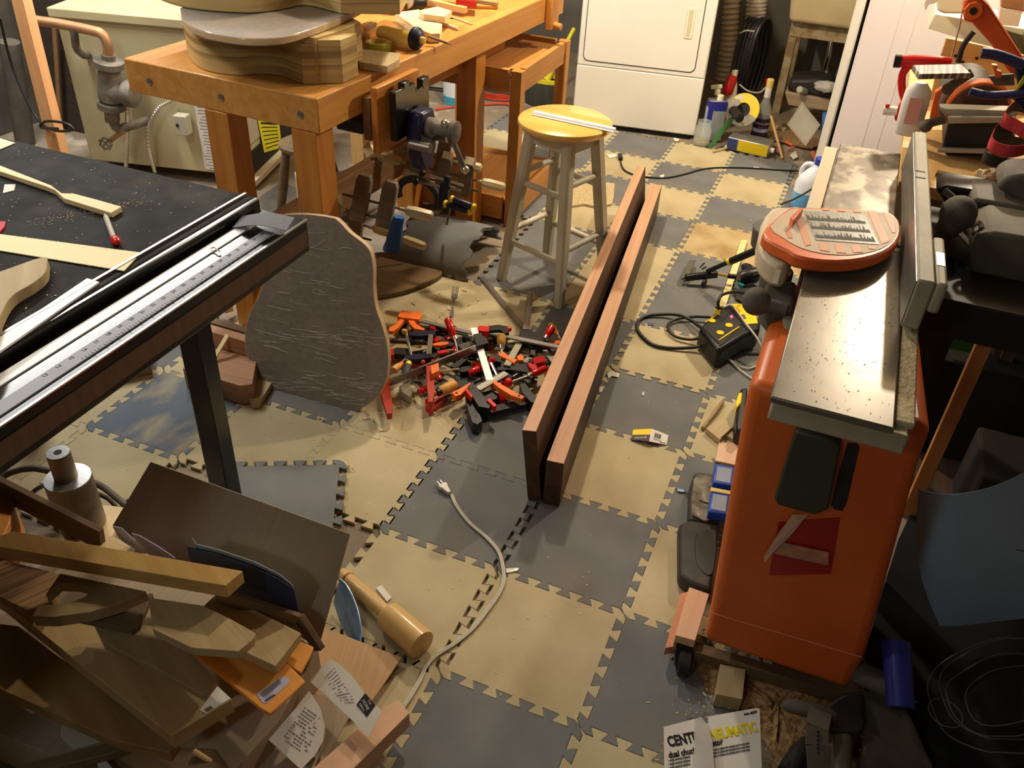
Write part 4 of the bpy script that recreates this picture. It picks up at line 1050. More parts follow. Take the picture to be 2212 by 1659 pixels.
clamp('clamp with long pale bar towards the walnut boards and red padded head', [
    bar((1058, 719), (1206, 750), .020, .058, m=STEEL), jaw([(1054, 704), (1076, 701), (1094, 704), (1100, 718), (1090, 720), (1080, 712), (1056, 714)], .07, .026, BLACKP),
    pad([(1032, 706), (1037, 703), (1057, 705), (1056, 716), (1031, 714)], .072, .03)])
clamp('clamp with a long red lacquered handle touching the walnut boards', [
    hnd((1146, 810), (1180, 796), .0135, .05, m=REDL, ring=YINK and STEELB), rod((1146, 811), (1103, 826), .0045, .05, z2=.04), ball((1098, 826), .042, .015, m=RED),
    jaw([(1128, 808), (1140, 806), (1148, 820), (1142, 828), (1130, 820)], .045, .03, BLACKP), bar((1105, 790), (1140, 830), .02, .02, m=CASTD)])
clamp('clamp with a red handle and a wooden handle crossed beside the walnut boards', [
    hnd((1180, 728), (1193, 707), .0145, .06, z2=.075, m=REDL, ring=STEELB), jaw([(1134, 724), (1150, 726), (1178, 730), (1186, 738), (1172, 744), (1140, 734)], .04, .025, BLACKP), bar((1176, 757), (1195, 783), .016, .03, m=STEEL)])
clamp('clamp with an ochre wooden handle just behind the red one by the walnut boards', [
    hnd((1204, 723), (1188, 700), .011, .04, z2=.055, ring=STEELB), rod((1204, 722), (1209, 731), .005, .04), jaw([(1188, 738), (1210, 734), (1210, 742), (1190, 744)], .035, .02, ORANGEB)])
clamp('navy blue clamp with two arms and a notched bar at the left of the heap', [
    jaw([(884, 718), (906, 714), (940, 714), (941, 722), (908, 726), (888, 724)], .07, .016, NAVYST), jaw([(876, 768), (900, 764), (932, 763), (932, 772), (900, 776), (882, 774)], .07, .016, NAVYST),
    bar((931, 724), (926, 766), .016, .07, h=.008, m=STEELB), ball((934, 712), .065, .012, m=REDL), rod((878, 720), (888, 768), .0045, .06), hnd((880, 717), (868, 716), .010, .06, m=WOODH)])
clamp('clamp with a small ochre handle and orange swivel at the left edge of the heap', [
    hnd((864, 789), (849, 801), .0125, .05, ring=ORANGEB), rod((864, 788), (880, 770), .0045, .05, z2=.04), jaw([(872, 764), (884, 760), (890, 776), (878, 780)], .045, .03, BLACKP)])
clamp('clamp with a charcoal handle and yellow ring at the left of the heap', [
    hnd((882, 788), (874, 816), .0135, .06, z2=.05, m=mat('charcoal_grip', (62, 66, 74), rough=.5), ring=YELL), jaw([(878, 778), (900, 774), (946, 776), (945, 788), (900, 790), (882, 786)], .05, .014, REDS), ball((914, 782), .062, .007, m=ORANGEB)])
clamp('black clamp with a short red pad behind the navy clamp', [
    jaw([(842, 756), (858, 750), (884, 752), (892, 760), (872, 766), (848, 764)], .04, .022, BLACKP), pad([(840, 756), (850, 752), (852, 766), (842, 768)], .05, .022)])
clamp('clamp with flat orange wings in the middle left of the heap', [
    jaw([(934, 742), (952, 738), (968, 738), (970, 742), (954, 746), (936, 746)], .06, .01, ORANGEB), pad([(944, 758), (966, 754), (968, 760), (946, 764)], .062, .01), rod((966, 757), (980, 756), .004, .06), bar((918, 768), (968, 762), .016, .03, m=CASTD)])
clamp('clamp with thin white screw and half hidden red handle mid heap', [
    rod((949, 802), (992, 797), .0035, .06), hnd((1014, 806), (1034, 796), .012, .05, m=REDL), jaw([(995, 792), (1016, 790), (1018, 800), (996, 804)], .05, .03, BLACKP), bar((960, 815), (1000, 835), .02, .02, m=CASTG)])
clamp('clamp with a red ringed swivel under the shining bar', [
    rod((1061, 784), (1073, 810), .0045, .07, z2=.05), ball((1063, 778), .07, .012, m=REDL), hnd((1030, 800), (1056, 788), .013, .04, m=REDL), jaw([(1052, 768), (1072, 766), (1084, 772), (1082, 782), (1060, 776)], .055, .02, BLACKP)])
clamp('clamp with red tipped foot lying lowest at the heap front left', [
    rod((900, 832), (910, 846), .004, .04), ball((911, 846), .04, .011, m=REDL), pad([(918, 862), (928, 860), (938, 872), (932, 880), (920, 874)], .03, .028), bar((912, 850), (980, 820), .02, .012, m=CASTD), jaw([(926, 868), (960, 848), (974, 850), (940, 880), (926, 890)], .02, .02, REDS)])
clamp('clamp with a small angled orange jaw just left of the large black clamp', [
    jaw([(976, 848), (990, 840), (1016, 826), (1020, 830), (1008, 840), (996, 852), (984, 856)], .06, .022, ORANGEB, rivet=[(986, 849)]), bar((965, 862), (1000, 846), .02, .02, m=CASTD)])
clamp('clamp with a grey bar lying under the long pale bar', [
    bar((1095, 790), (1122, 742), .022, .045, m=CASTG), jaw([(1116, 770), (1124, 764), (1132, 770), (1130, 778), (1120, 778)], .045, .02, ORANGEB), bar((1120, 790), (1152, 770), .02, .02, m=STEEL)])
clamp('clamp with a dark bar crossing behind the shining bar', [
    bar((1048, 745), (1000, 770), .02, .045, m=CASTD), jaw([(988, 745), (1016, 736), (1022, 742), (1000, 756)], .05, .02, CASTD), bar((985, 775), (1050, 765), .02, .03, m=BLACKMAT)])
clamp('flat black clamp body at the bottom of the heap behind the red padded one', [
    jaw([(1038, 848), (1062, 842), (1076, 850), (1074, 862), (1052, 866), (1040, 860)], .035, .03, BLACKP, rivet=[(1063, 850)]), bar((1010, 800), (1100, 790), .02, .02, m=BLACKMAT)])
clamp('grey triangular clamp foot at the left front of the heap', [
    jaw([(862, 834), (884, 824), (890, 850), (886, 858), (868, 846)], .03, .026, CASTG), rod((884, 818), (900, 834), .004, .03)])
clamp('black clamp bar lying along the back of the heap under the orange one', [
    bar((905, 704), (1010, 722), .02, .02, m=BLACKMAT), jaw([(932, 702), (952, 700), (956, 712), (936, 716)], .04, .03, BLACKP), pad([(934, 726), (948, 728), (946, 738), (934, 736)], .045, .03, m=REDL)])
clamp('black clamp bar lying from the middle of the heap towards the walnut boards', [
    bar((1100, 760), (1180, 778), .02, .02, m=CASTD), jaw([(1150, 772), (1176, 768), (1180, 780), (1154, 786)], .035, .03, REDL), bar((990, 730), (1060, 740), .02, .015, m=CASTD)])
clamp('black clamp bar lying low across the middle of the heap', [
    bar((955, 745), (1060, 800), .022, .018, m=BLACKMAT), bar((900, 780), (960, 800), .02, .018, m=CASTD), jaw([(980, 810), (1030, 800), (1040, 820), (990, 838)], .03, .028, BLACKMAT)])
# the dark lower layer of the heap: small clamps nothing tells apart
r_ = rng(61)
def small_clamp(label):
    W = Matrix.Identity(4)
    t = thing('bar_clamp', label, 'clamp', group='buried clamps of the heap', W=W)
    G().box((.0, 0, .008), (.20, .016, .006)).to('bar', CASTD, t, bev=.0006)
    G().poly([(-.10, -.012), (-.082, -.012), (-.086, .05), (-.096, .062), (-.104, .05)], 0, .018).to('jaw', BLACKP, t, bev=.001)
    G().poly([(-.012, -.014), (.012, -.014), (.008, .04), (.004, .062), (-.010, .062), (-.012, .03)], 0, .02).to('jaw', BLACKP, t, bev=.001)
    G().cyl((-.05, .052, .012), (.03, .052, .012), .0035, n=8).to('screw', STEELB, t)
    G().lathe([(.007, 0), (.011, .006), (.012, .04), (.007, .05)], (.03, .052, .012), (1, 0, 0), 10).to('handle', REDL, t)
    return t
BURIED = ['small dark clamp buried under the orange pistol grip clamp', 'small dark clamp buried below the charcoal handle with the yellow ring', 'small dark clamp buried between the navy clamp and the shining bar', 'small dark clamp buried in front of the upright red handle',
 'small dark clamp buried right of the shining bar', 'small dark clamp buried under the long red handle by the walnut boards', 'small dark clamp buried under the long pale bar', 'small dark clamp buried nearest to the walnut boards',
 'small dark clamp buried left of the small angled orange jaw', 'small dark clamp buried under the lower end of the shining bar', 'small dark clamp buried behind the ochre upright handle', 'small dark clamp buried behind the navy clamp arms',
 'small dark clamp buried under the folded orange jaw', 'small dark clamp buried on top of the thin white screw']
sc0 = None
for (x, y, a, z) in ((890, 740, 20, 0), (905, 805, -50, 0), (960, 770, 70, .01), (1000, 750, -20, 0), (1045, 800, 160, 0), (1095, 820, 30, .006), (1115, 760, 100, 0), (1150, 790, -70, .004), (960, 830, 200, 0), (1020, 780, 120, .016), (1070, 740, 45, .012), (925, 730, 10, .012), (1075, 812, -110, .014), (985, 800, -15, .02)):
    p_ = AT(x, y, z); W = Matrix.Translation(p_) @ Matrix.Rotation(math.radians(a), 4, 'Z') @ Matrix.Rotation(math.radians(r_.uniform(-5, 5)), 4, 'X')
    if sc0 is None:
        sc0 = small_clamp(BURIED[0]); src = sc0; WM[sc0] = Matrix.Identity(4)
        kids = [x_ for x_ in list(WM) if x_.parent == sc0]; first = W
        placed = [W]
        continue
    c = copy_tree(sc0, W); c['label'] = BURIED[len(placed)]; placed.append(W)
sc0.matrix_basis = first
for k_ in kids: WM[k_] = first @ k_.matrix_basis
WM[sc0] = first
# fork
def fork():
    z = .004; a = AT(975, 684, z); b = AT(981, 645, z); c = AT(979, 620, z)
    t = G(); d = (b - a).normalized(); M = frame(a, d); L_ = (b - a).length; F = (c - b).length
    t.poly([(0, -.006), (.02, -.0075), (.05, -.004), (L_, -.003), (L_ + .012, -.010), (L_ + .03, -.0115), (L_ + .03, .0115), (L_ + .012, .010), (L_, .003), (.05, .004), (.02, .0075), (0, .006)], 0, .002, M)
    for k in range(4): t.box((L_ + .03 + (F - .03) / 2, -.0098 + k * .0065, .001), (F - .028, .003, .002), M)
    tag(t.to('fork', STEEL, W=M, bev=.0005), 'steel dinner fork lying on the beige foam behind the clamp heap', 'fork')
fork()
# curled wood shavings, each one
def shaving(x, y, s, seed, label_i):
    r_ = rng(seed); c = AT(x, y, .004 + s * .3); P = []
    a0 = r_.uniform(0, 6); dirn = Vector((math.cos(a0), math.sin(a0), 0)); sd_ = Vector((-dirn.y, dirn.x, 0))
    for k in range(9):
        q = k * .9; P.append(c + dirn * (k * s * .30) + sd_ * math.cos(q) * s * .35 + Vector((0, 0, math.sin(q) * s * .28)))
    zmin = min(p.z for p in P)
    P = [p - Vector((0, 0, zmin - .0022)) for p in P]
    return tag(G().tube(smoothpts(P, 3), .0019, 5).to('wood_shaving', PALE), label_i, 'wood shaving')
for i, (x, y, s, lb) in enumerate([
    (890, 648, .012, 'short curl of wood shaving left of the fork, nearest to the wrapped board'), (934, 640, .015, 'long twisted wood shaving left of the fork'), (999, 622, .010, 'wood shaving curl at the tip of the fork'),
    (968, 662, .011, 'wood shaving curl touching the fork handle'), (1016, 655, .007, 'tiny wood shaving curl right of the fork'), (1034, 648, .007, 'second tiny wood shaving curl right of the fork, the farther one'),
    (958, 674, .012, 'wood shaving loop by the fork handle end'), (921, 680, .012, 'flat wood shaving between orange clamp and fork'), (1040, 676, .009, 'single wood shaving in front of the steel bar'),
    (876, 878, .010, 'thin wood shaving on the beige foam in front of the red jaw'), (808, 905, .017, 'big loose wood curl below the wrapped board'), (815, 925, .010, 'thin wood shaving below the big loose curl'),
    (935, 892, .011, 'pale wood curl in front of the lowest clamp'), (992, 884, .009, 'small shaving left of the large black clamp'), (700, 905, .010, 'white shred of film on the dark tile below the wrapped board'),
    (765, 1010, .016, 'long thin shaving on the beige foam right of the crooked tile'), (668, 1068, .009, 'small white shred on the crooked grey tile'), (1165, 896, .006, 'tiny shaving under the walnut board end')]):
    shaving(x, y, s, i + 20, lb)
g = G(); r_ = rng(77)
for i in range(900):
    x = r_.uniform(-1.2, .6); y = r_.uniform(.0, 3.4)
    if r_.random() < .5: x = r_.gauss(-.5, .25); y = r_.gauss(1.1, .4)
    if x > .52 or -.2 < x + .117 * y < .2 and y > .5: continue
    s_ = r_.uniform(.0006, .0022); a = r_.uniform(0, 3); M = Matrix.Translation((x, y, .0008)) @ Matrix.Rotation(a, 4, 'Z')
    g.box((0, 0, 0), (s_ * r_.uniform(1, 4), s_, .001), M)
tag(g.to('floor_crumbs', PALE, smooth=False), 'small pale wood crumbs scattered over the foam floor', 'sawdust', kind='stuff')
# ---------------------------------------------------------------- dryer
def yplate(name, px, y, depth, mt, parent=None, bev=.002, k=0, label=None, y2=None):
    """outline in the upright plane at y, extruded away by depth"""
    P = [AX(x_, y_, 1, y) for x_, y_ in px]
    if k: P = smoothpts(P, k, True)
    return G().prism(P, (0, depth, 0)).to(name, mt, parent, bev=bev, label=label)
DA = math.radians(8.6); DO = Vector((-.925, 3.575, FZ))
DM = Matrix.Translation(DO) @ Matrix.Rotation(DA, 4, 'Z'); dn = DM.to_3x3() @ Vector((0, -1, 0))
def dp(x, y):
    p = DM.inverted() @ AP(x, y, DO, dn); return (p.x, p.z)
dryer = thing('clothes_dryer', 'white clothes dryer with a square front door at the back', 'dryer', W=DM)
DWd = .692
G().box((DWd / 2, .34, .50), (DWd, .66, .96), DM).to('cabinet', APPL, dryer, W=DM, bev=.008)
zs = dp(1390, 157)[1]
G().box((DWd / 2, -.004, (zs + .02) / 2 + .008), (DWd - .004, .024, zs - .022), DM).to('lower_panel', APPL, dryer, W=DM, bev=.006)
G().box((DWd / 2, -.004, (zs + .96) / 2 + .004), (DWd - .004, .024, .96 - zs - .008), DM).to('upper_panel', APPL, dryer, W=DM, bev=.006)
a, b = dp(1266, 118), dp(1508, 158)
def rrect(x0, x1, y0, y1, r, n=5):
    out = []
    for cx_, cy_, a0 in ((x1 - r, y1 - r, 0), (x0 + r, y1 - r, 90), (x0 + r, y0 + r, 180), (x1 - r, y0 + r, 270)):
        for i in range(n + 1):
            t = math.radians(a0 + 90 * i / n); out.append((cx_ + r * math.cos(t), cy_ + r * math.sin(t)))
    return out
X0, X1d = .035, dp(1502, 140)[0]; zb = dp(1390, 142)[1]
FM = DM @ Matrix.Translation((0, -.016, 0)) @ Matrix.Rotation(PI / 2, 4, 'X')
G().poly(rrect(X0 - .004, X1d + .004, zb - .004, .86, .03), -.0, .0012, FM).to('door_gap', BLACKMAT, dryer)
door = G().poly(rrect(X0, X1d, zb, .856, .028), 0, .006, FM).to('door', APPL, dryer, bev=.002)
h0, h1 = dp(1478, 80), dp(1500, 16)
g = G(); P = rrect(h0[0], h1[0] + .012, h0[1], h1[1], .006)
g.poly(P, .006, .010, FM); g.to('handle', HANDW, door, bev=.001, label='ivory recessed handle')
G().poly([(h0[0] + .008, h0[1] + .01), (h1[0] + .002, h0[1] + .01), (h1[0] + .002, h1[1] - .008), (h0[0] + .008, h1[1] - .008)], .010, .0108, FM).to('handle_recess', mat('handle_shade_ivory', (206, 196, 164), rough=.5), door)
G().box((DWd / 2, .3, .015), (DWd - .06, .6, .03), DM).to('base', BLACKMAT, dryer, W=DM)
# ducts and hoses right of the dryer
def ribbed(name, P, r, amp, step, mt, label, cat='duct', n=20):
    Q = smoothpts(P, 8); L_ = 0; out = [Q[0]]
    for i in range(1, len(Q)): L_ += (Q[i] - Q[i - 1]).length
    m = int(L_ / step); res = []; acc = 0; seg = 0; i = 1; tot = 0
    cum = [0]
    for j in range(1, len(Q)): cum.append(cum[-1] + (Q[j] - Q[j - 1]).length)
    for k in range(m + 1):
        t = k * L_ / m
        while i < len(cum) - 1 and cum[i] < t: i += 1
        u = (t - cum[i - 1]) / max(cum[i] - cum[i - 1], 1e-6); res.append(Q[i - 1].lerp(Q[i], u))
    return tag(G().tube(res, r, n, rr=[r + amp * (1 if k % 2 else -1) for k in range(len(res))]).to(name, mt), label, cat)
ribbed('foil_duct', [AX(1640, -40, 1, 4.30), AX(1634, 10, 1, 4.30), AX(1630, 62, 1, 4.30), AX(1612, 110, 1, 4.35)], .055, .005, .011, FOIL, 'shiny ribbed silver foil duct hanging left of the sink')
ribbed('dusty_duct', [AX(1583, -40, 1, 4.25), AX(1579, 20, 1, 4.25), AX(1574, 90, 1, 4.25), AX(1560, 170, 1, 4.25)], .045, .005, .014, mat('dusty_tan_duct', (176, 160, 136), rough=.5, metal=.15), 'dusty tan ribbed duct right behind the dryer')
def hosecoil():
    t = thing('hose_coil', 'tied coil of thick black tubing leaning by the dryer', 'hose coil', AX(1618, 205, 1, 4.12))
    g = G()
    for k in range(5):
        c = AX(1601 + k * 9.0, 134 - abs(k - 2) * 2, 1, 4.10 + .01 * k)
        P = [c + Vector((math.cos(a) * (.022 + .004 * k) , math.cos(a) * .10, math.sin(a) * .225)) for a in [2 * PI * i / 28 for i in range(28)]]
        g.tube(P, .0125, 10, close=True)
    g.to('tubing', BLACKP, t)
    G().tube(smoothpts([AX(1597, 182, 1, 4.0), AX(1615, 196, 1, 3.98), AX(1640, 200, 1, 3.98), AX(1657, 186, 1, 4.0)], 4), .005, 8).to('tie', GREYBOX, t)
    G().tube(smoothpts([AX(1598, 72, 1, 4.0), AX(1612, 66, 1, 3.98), AX(1630, 68, 1, 3.98)], 4), .004, 8).to('tie', GREYBOX, t)
hosecoil()
# ---------------------------------------------------------------- laundry sink
sk = thing('laundry_sink', 'beige plastic laundry sink on rusty cream steel legs', 'sink', (.4, 4.6, FZ))
P = [AX(1690, 48, 1, 4.30), AX(1845, 62, 1, 4.30)]
zb_ = P[0].z; xl = P[0].x; xr = xl + .56
g = G(); g.rings([[Vector((xl + i_, 4.30 + j_, zb_)) for i_, j_ in ((.03, .03), (.53, .03), (.53, .50), (.03, .50))], [Vector((xl - .015 + i_, 4.28 + j_, zb_ + .34)) for i_, j_ in ((0, 0), (.59, 0), (.59, .54), (0, .54))]])
g.to('basin', SINKM, sk, bev=.025, seg=4)
LX = .092
for x_, y_ in ((LX + .01, 4.42), (xr - .03, 4.42), (LX + .01, 4.80), (xr - .03, 4.80)):
    board('leg', (x_, y_, FZ), (x_, y_, zb_ + .02), .045, .045, RUSTY, sk, up=(0, 1, 0))
board('front_rail', (LX - .01, 4.395, zb_ - .035), (xr, 4.395, zb_ - .035), .01, .10, RUSTY, sk)
board('back_rail', (LX - .01, 4.81, zb_ - .035), (xr, 4.81, zb_ - .035), .01, .08, RUSTY, sk)
G().tube(smoothpts([AX(1796, 84, 1, 4.5), AX(1790, 120, 1, 4.5), AX(1783, 150, 1, 4.5), AX(1790, 172, 1, 4.48), AX(1808, 170, 1, 4.46), AX(1812, 150, 1, 4.46)], 5), .016, 12).to('drain_trap', CHROME, sk)
tag(G().prism([AX(1695, 198, 1, 4.1), AX(1800, 218, 1, 4.1), AX(1798, 242, 1, 4.1), AX(1702, 228, 1, 4.1)], (0, .25, 0)).to('storage_basin', wood('dusty_beige_plastic', (176, 156, 128), (160, 140, 112), 1, .6), bev=.006), 'long dusty beige plastic basin under the sink', 'basin')
tag(G().prism([AX(1700, 199, 1, 4.12), AX(1705, 172, 1, 4.12), AX(1760, 170, 1, 4.12), AX(1800, 180, 1, 4.12), AX(1798, 216, 1, 4.12)], (0, .2, 0)).to('black_bag', BLKRUB, bev=.02, smooth=True), 'black plastic bundle lying on the beige basin under the sink', 'bag')
tag(G().cyl(AX(1727, 193, 1, 4.05), AX(1742, 199, 1, 4.15), .018, n=16).to('grey_pipe_end', GREYBOX), 'open grey pipe end lying on the beige basin', 'pipe')
r_ = rng(9); g = G(); c = AX(1782, 186, 1, 4.08)
g.ball(c, .045, 12, (1.3, 1, .6)); 
for v in g.b.verts: v.co += Vector((r_.uniform(-1, 1), r_.uniform(-1, 1), r_.uniform(-1, 1))) * .008
tag(g.to('crumpled_plastic', BAG, smooth=False), 'crumpled translucent plastic under the chrome sink trap', 'plastic bag')
tag(G().prism([AX(1578, 155, 1, 4.0), AX(1588, 125, 1, 4.0), AX(1588, 158, 1, 4.0)], (0, .004, 0)).to('paper_corner', PAPER), 'white triangular paper corner behind the red bottle', 'paper')
# ---------------------------------------------------------------- upright freezer
fz = thing('freezer', 'white upright freezer with a thin dark door gap, right of the sink', 'freezer', (.85, 3.75, FZ))
FY = 3.32; p = AX(1793, 306, 1, FY); xg = p.x + .0
G().box((xg + .33, FY + .36, .86), (.645, .72, 1.70)).to('cabinet', FREEZ, fz, bev=.01)
G().box((xg - .028, FY + .36, .86), (.042, .72, 1.66)).to('door', APPL, fz, bev=.008)
G().box((xg - .0035, FY + .37, .86), (.008, .70, 1.64)).to('door_seal', BLACKMAT, fz)
for (a, b) in (((1948, 20), (1870, 300)), ((1985, 20), (1900, 300))):
    A_, B_2 = AX(*a, 1, FY), AX(*b, 1, FY)
    G().beam((A_.x + .0, FY - .0005, A_.z + .5), (A_.x + .0, FY - .0005, .1), .004, .002, (0, 1, 0)).to('pressed_crease', FREEZ, fz, bev=.0008)
G().box((xg + .3, FY + .36, .0), (.6, .66, .03)).to('base', BLACKMAT, fz)
# ---------------------------------------------------------------- clutter between dryer and sink
def lbottle(name, label, cat, base, prof, mt, cap=None, n=24, tilt=(0, 0, 1), sub=None):
    t = thing(name, label, cat, base)
    G().lathe(prof, base, tilt, n).to('bottle', mt, t)
    if cap:
        z0 = prof[-1][1]; r0 = cap[1]
        G().lathe([(r0, z0 - .004), (r0, z0 + cap[2]), (r0 * .8, z0 + cap[2] + .002)], base, tilt, 18).to('cap', cap[0], t)
    return t
# square tin with white cap
b0 = AT(1531, 300, 0); 
t = thing('solvent_tin', 'upright blue and grey rectangular tin with a white screw cap', 'tin', (b0.x, b0.y, 0))
Mt = Matrix.Translation((b0.x + .01, b0.y, 0)) @ Matrix.Rotation(math.radians(25), 4, 'Z')
G().box((0, 0, .108), (.10, .06, .216), Mt).to('can', mat('tin_blue', (40, 44, 140), rough=.35), t, W=Mt, bev=.004)
G().box((.012, -.0305, .085), (.07, .001, .16), Mt).to('front_label', mat('tin_grey', (150, 156, 160), rough=.4), t, W=Mt)
G().box((-.0505, 0, .095), (.001, .044, .17), Mt).to('side_label', mat('tin_pale', (186, 200, 214), rough=.4), t, W=Mt)
G().box((0, 0, .217), (.096, .056, .004), Mt).to('lid_plate', ALU, t, W=Mt, bev=.002)
G().lathe([(.017, .218), (.017, .242), (.014, .245)], Mt @ Vector((.012, 0, 0)), (0, 0, 1), 18).to('cap', HANDW, t)
bb = AT(1565, 270, 0)
lbottle('white_bottle', 'ivory plastic bottle standing behind the blue tin', 'bottle', (bb.x, bb.y, FZ), [(.03, 0), (.034, .01), (.036, .17), (.036, .2), (.03, .235), (.020, .27), (.017, .29), (.017, .30)], HANDW, (HANDW, .018, .02))
bb = AT(1580, 250, 0)
a = AX(1568, 205, 1, 3.95); b = AX(1586, 158, 1, 4.0)
t = thing('red_bottle', 'red plastic tool or bottle with a green top behind the ivory bottle', 'bottle', a)
G().lathe([(.02, 0), (.032, .02), (.03, (b - a).length * .8), (.018, (b - a).length * .9)], a, b - a, 16).to('body', REDL, t)
G().lathe([(.02, (b - a).length * .88), (.014, (b - a).length * 1.1), (.010, (b - a).length * 1.2)], a, b - a, 16).to('nozzle', LGREEN, t, label='green nozzle')
a = AX(1552, 190, 1, 3.85)
t = thing('spray_bottle', 'small spray bottle with an ivory trigger head beside the dryer', 'spray bottle', (a.x, a.y, FZ))
G().lathe([(.03, FZ), (.033, .02), (.033, a.z - .07), (.014, a.z - .03)], (a.x, a.y, 0), (0, 0, 1), 18).to('bottle', mat('green_brown_glass', (70, 76, 40), rough=.3), t)
G().lathe([(.017, -.035), (.017, -.01), (.010, 0)], a, (0, 0, 1), 14).to('neck', HANDW, t)
G().beam(a + Vector((-.04, -.01, .0)), a + Vector((.02, 0, .012)), .02, .022).to('spray_head', HANDW, t, bev=.005)
# jar, glass
bb = AT(1514, 312, 0)
t = thing('glass_jar', 'clear glass jar with sawdust at the dryer corner', 'jar', (bb.x, bb.y, 0))
G().lathe([(.042, 0), (.046, .006), (.046, .085), (.036, .105), (.036, .13), (.034, .13), (.034, .105), (.043, .084), (.043, .008)], (bb.x, bb.y, 0), (0, 0, 1), 28).to('glass', GLASS, t)
G().lathe([(.040, .007), (.041, .02), (.03, .026)], (bb.x, bb.y, 0), (0, 0, 1), 24).to('sawdust', SAWDUST, t)
# green shears / blade
tag(G().prism([AX(1529, 318, 1, 3.55), AX(1538, 319, 1, 3.55), AX(1560, 290, 1, 3.62), AX(1582, 262, 1, 3.68), AX(1588, 248, 1, 3.7), AX(1576, 254, 1, 3.66), AX(1550, 285, 1, 3.6)], (.004, .012, 0)).to('green_scraper', GRN), 'long pointed green plastic piece leaning on the yellow disc package', 'plastic piece')
# yellow disc package
def disc():
    c = AX(1606, 238, 1, 3.78); t = thing('disc_package', 'round yellow and grey disc package with a black hole, leaning upright', 'package', (c.x, c.y, 0))
    n = Vector((-.15, -.9, .40)).normalized(); ux = Vector((1, -.1, 0)); ux = (ux - n * ux.dot(n)).normalized(); uy = n.cross(ux)
    M = Matrix.Identity(4)
    for i in range(3): M[i][0] = ux[i]; M[i][1] = uy[i]; M[i][2] = n[i]; M[i][3] = c[i]
    ring = lambda r0, r1, a0, a1, m=24: [(r1 * math.cos(math.radians(a0 + (a1 - a0) * i / m)), r1 * math.sin(math.radians(a0 + (a1 - a0) * i / m))) for i in range(m + 1)] + [(r0 * math.cos(math.radians(a1 - (a1 - a0) * i / m)), r0 * math.sin(math.radians(a1 - (a1 - a0) * i / m))) for i in range(m + 1)]
    G().poly(ring(.038, .088, -20, 140), 0, .012, M).to('yellow_part', YELL, t)
    G().poly(ring(.038, .088, 140, 340), 0, .012, M).to('clear_part', FROST, t)
    G().lathe([(.040, -.02), (.040, .002)], M @ Vector((0, 0, 0)), n, 24).to('dark_centre', BLACKMAT, t)
    G().poly([(-.055, .05), (-.03, .03), (-.015, .06), (-.045, .08)], .012, .013, M).to('price_label', PAPER, t)
    a = M @ Vector((-.062, -.0, .02))
    u = thing('dark_tube', 'short dark open tube lying against the yellow disc package', 'tube', (a.x, a.y, 0))
    G().cyl(AX(1583, 238, 1, 3.70), AX(1598, 256, 1, 3.62), .024, n=18).to('tube', BLKRUB, u)
    G().cyl(AX(1597.5, 255, 1, 3.622), AX(1598.5, 256.5, 1, 3.617), .016, n=18).to('opening', BLACKMAT, u)
    G().lathe([(.018, 0), (.018, .05)], AX(1592, 222, 1, 3.76), Vector((.1, -.9, .3)), 18).to('paper_roll', GREYBOX, u)
disc()
# spirit bottle
bb = AT(1637, 300, 0)
t = thing('spirit_bottle', 'clear liquor bottle with white neck label and dark front label', 'bottle', (bb.x, bb.y, 0))
GB = (bb.x, bb.y, 0)
G().lathe([(.040, 0), (.044, .008), (.044, .14), (.040, .165), (.020, .215), (.016, .235), (.016, .30), (.017, .302)], GB, (0, 0, 1), 32).to('glass', GLASS, t)
G().lathe([(.0175, .232), (.0175, .285)], GB, (0, 0, 1), 24).to('neck_label', PAPER, t)
G().lathe([(.018, .285), (.019, .325), (.015, .33)], GB, (0, 0, 1), 20).to('cork_cap', TAPEIN, t)
lbm = mat('bottle_label_dark', (40, 30, 44), rough=.5)
G().lathe([(.0446, .02), (.0448, .125)], GB, (0, 0, 1), 32).to('front_label', lbm, t)
G().lathe([(.0449, .05), (.0449, .070)], GB, (0, 0, 1), 32).to('label_band', PAPERB, t)
fdir = Vector((CAM.x - bb.x, CAM.y - bb.y, 0)).normalized(); side = Vector((-fdir.y, fdir.x, 0)); 
def onbottle(s_, z, size, mt, r=.0455):
    nchar = len(s_); w_ = size * .62
    for i, ch in enumerate(s_):
        an = (i - (nchar - 1) / 2) * w_ / r
        d = fdir * math.cos(an) + side * math.sin(an); tx = side * math.cos(an) - fdir * math.sin(an)
        M = Matrix.Identity(4); zz = Vector((0, 0, 1))
        for k in range(3): M[k][0] = tx[k]; M[k][1] = zz[k]; M[k][2] = d[k]; M[k][3] = (Vector(GB) + d * r)[k] + (z if k == 2 else 0)
        text('letter', ch, size, M, mt, t)
onbottle('EVERCLEAR', .098, .018, PAPER)
onbottle('GRAIN', .078, .008, PAPER)
tag(G().cyl(AX(1657, 170, 1, 3.9), AX(1660, 200, 1, 3.9), .010, n=10).to('red_stick', REDL), 'short red stick end sticking up behind the liquor bottle', 'stick')
# fallen yellow tin
a = AT(1585, 330, .035); b = AT(1660, 343, .035)
t = thing('yellow_tin', 'rectangular yellow tin with a blue end, fallen on its side', 'tin', (a.x, a.y, 0))
M = frame(AT(1618, 325, .0) + Vector((0, 0, .034)), AT(1655, 337, 0) - AT(1580, 320, 0))
G().box((0, 0, 0), (.225, .115, .066), M).to('can', ALU, t, W=M, bev=.004)
G().box((.03, -.058, 0), (.16, .002, .058), M).to('yellow_label', mat('tin_yellow', (224, 196, 30), rough=.3), t, W=M)
G().box((-.083, -.058, 0), (.055, .0025, .058), M).to('blue_label', mat('tin_navy', (44, 60, 110), rough=.3), t, W=M)
G().cyl(M @ Vector((.112, -.02, 0)), M @ Vector((.135, -.02, 0)), .014, n=16).to('cap', WHITEP, t)
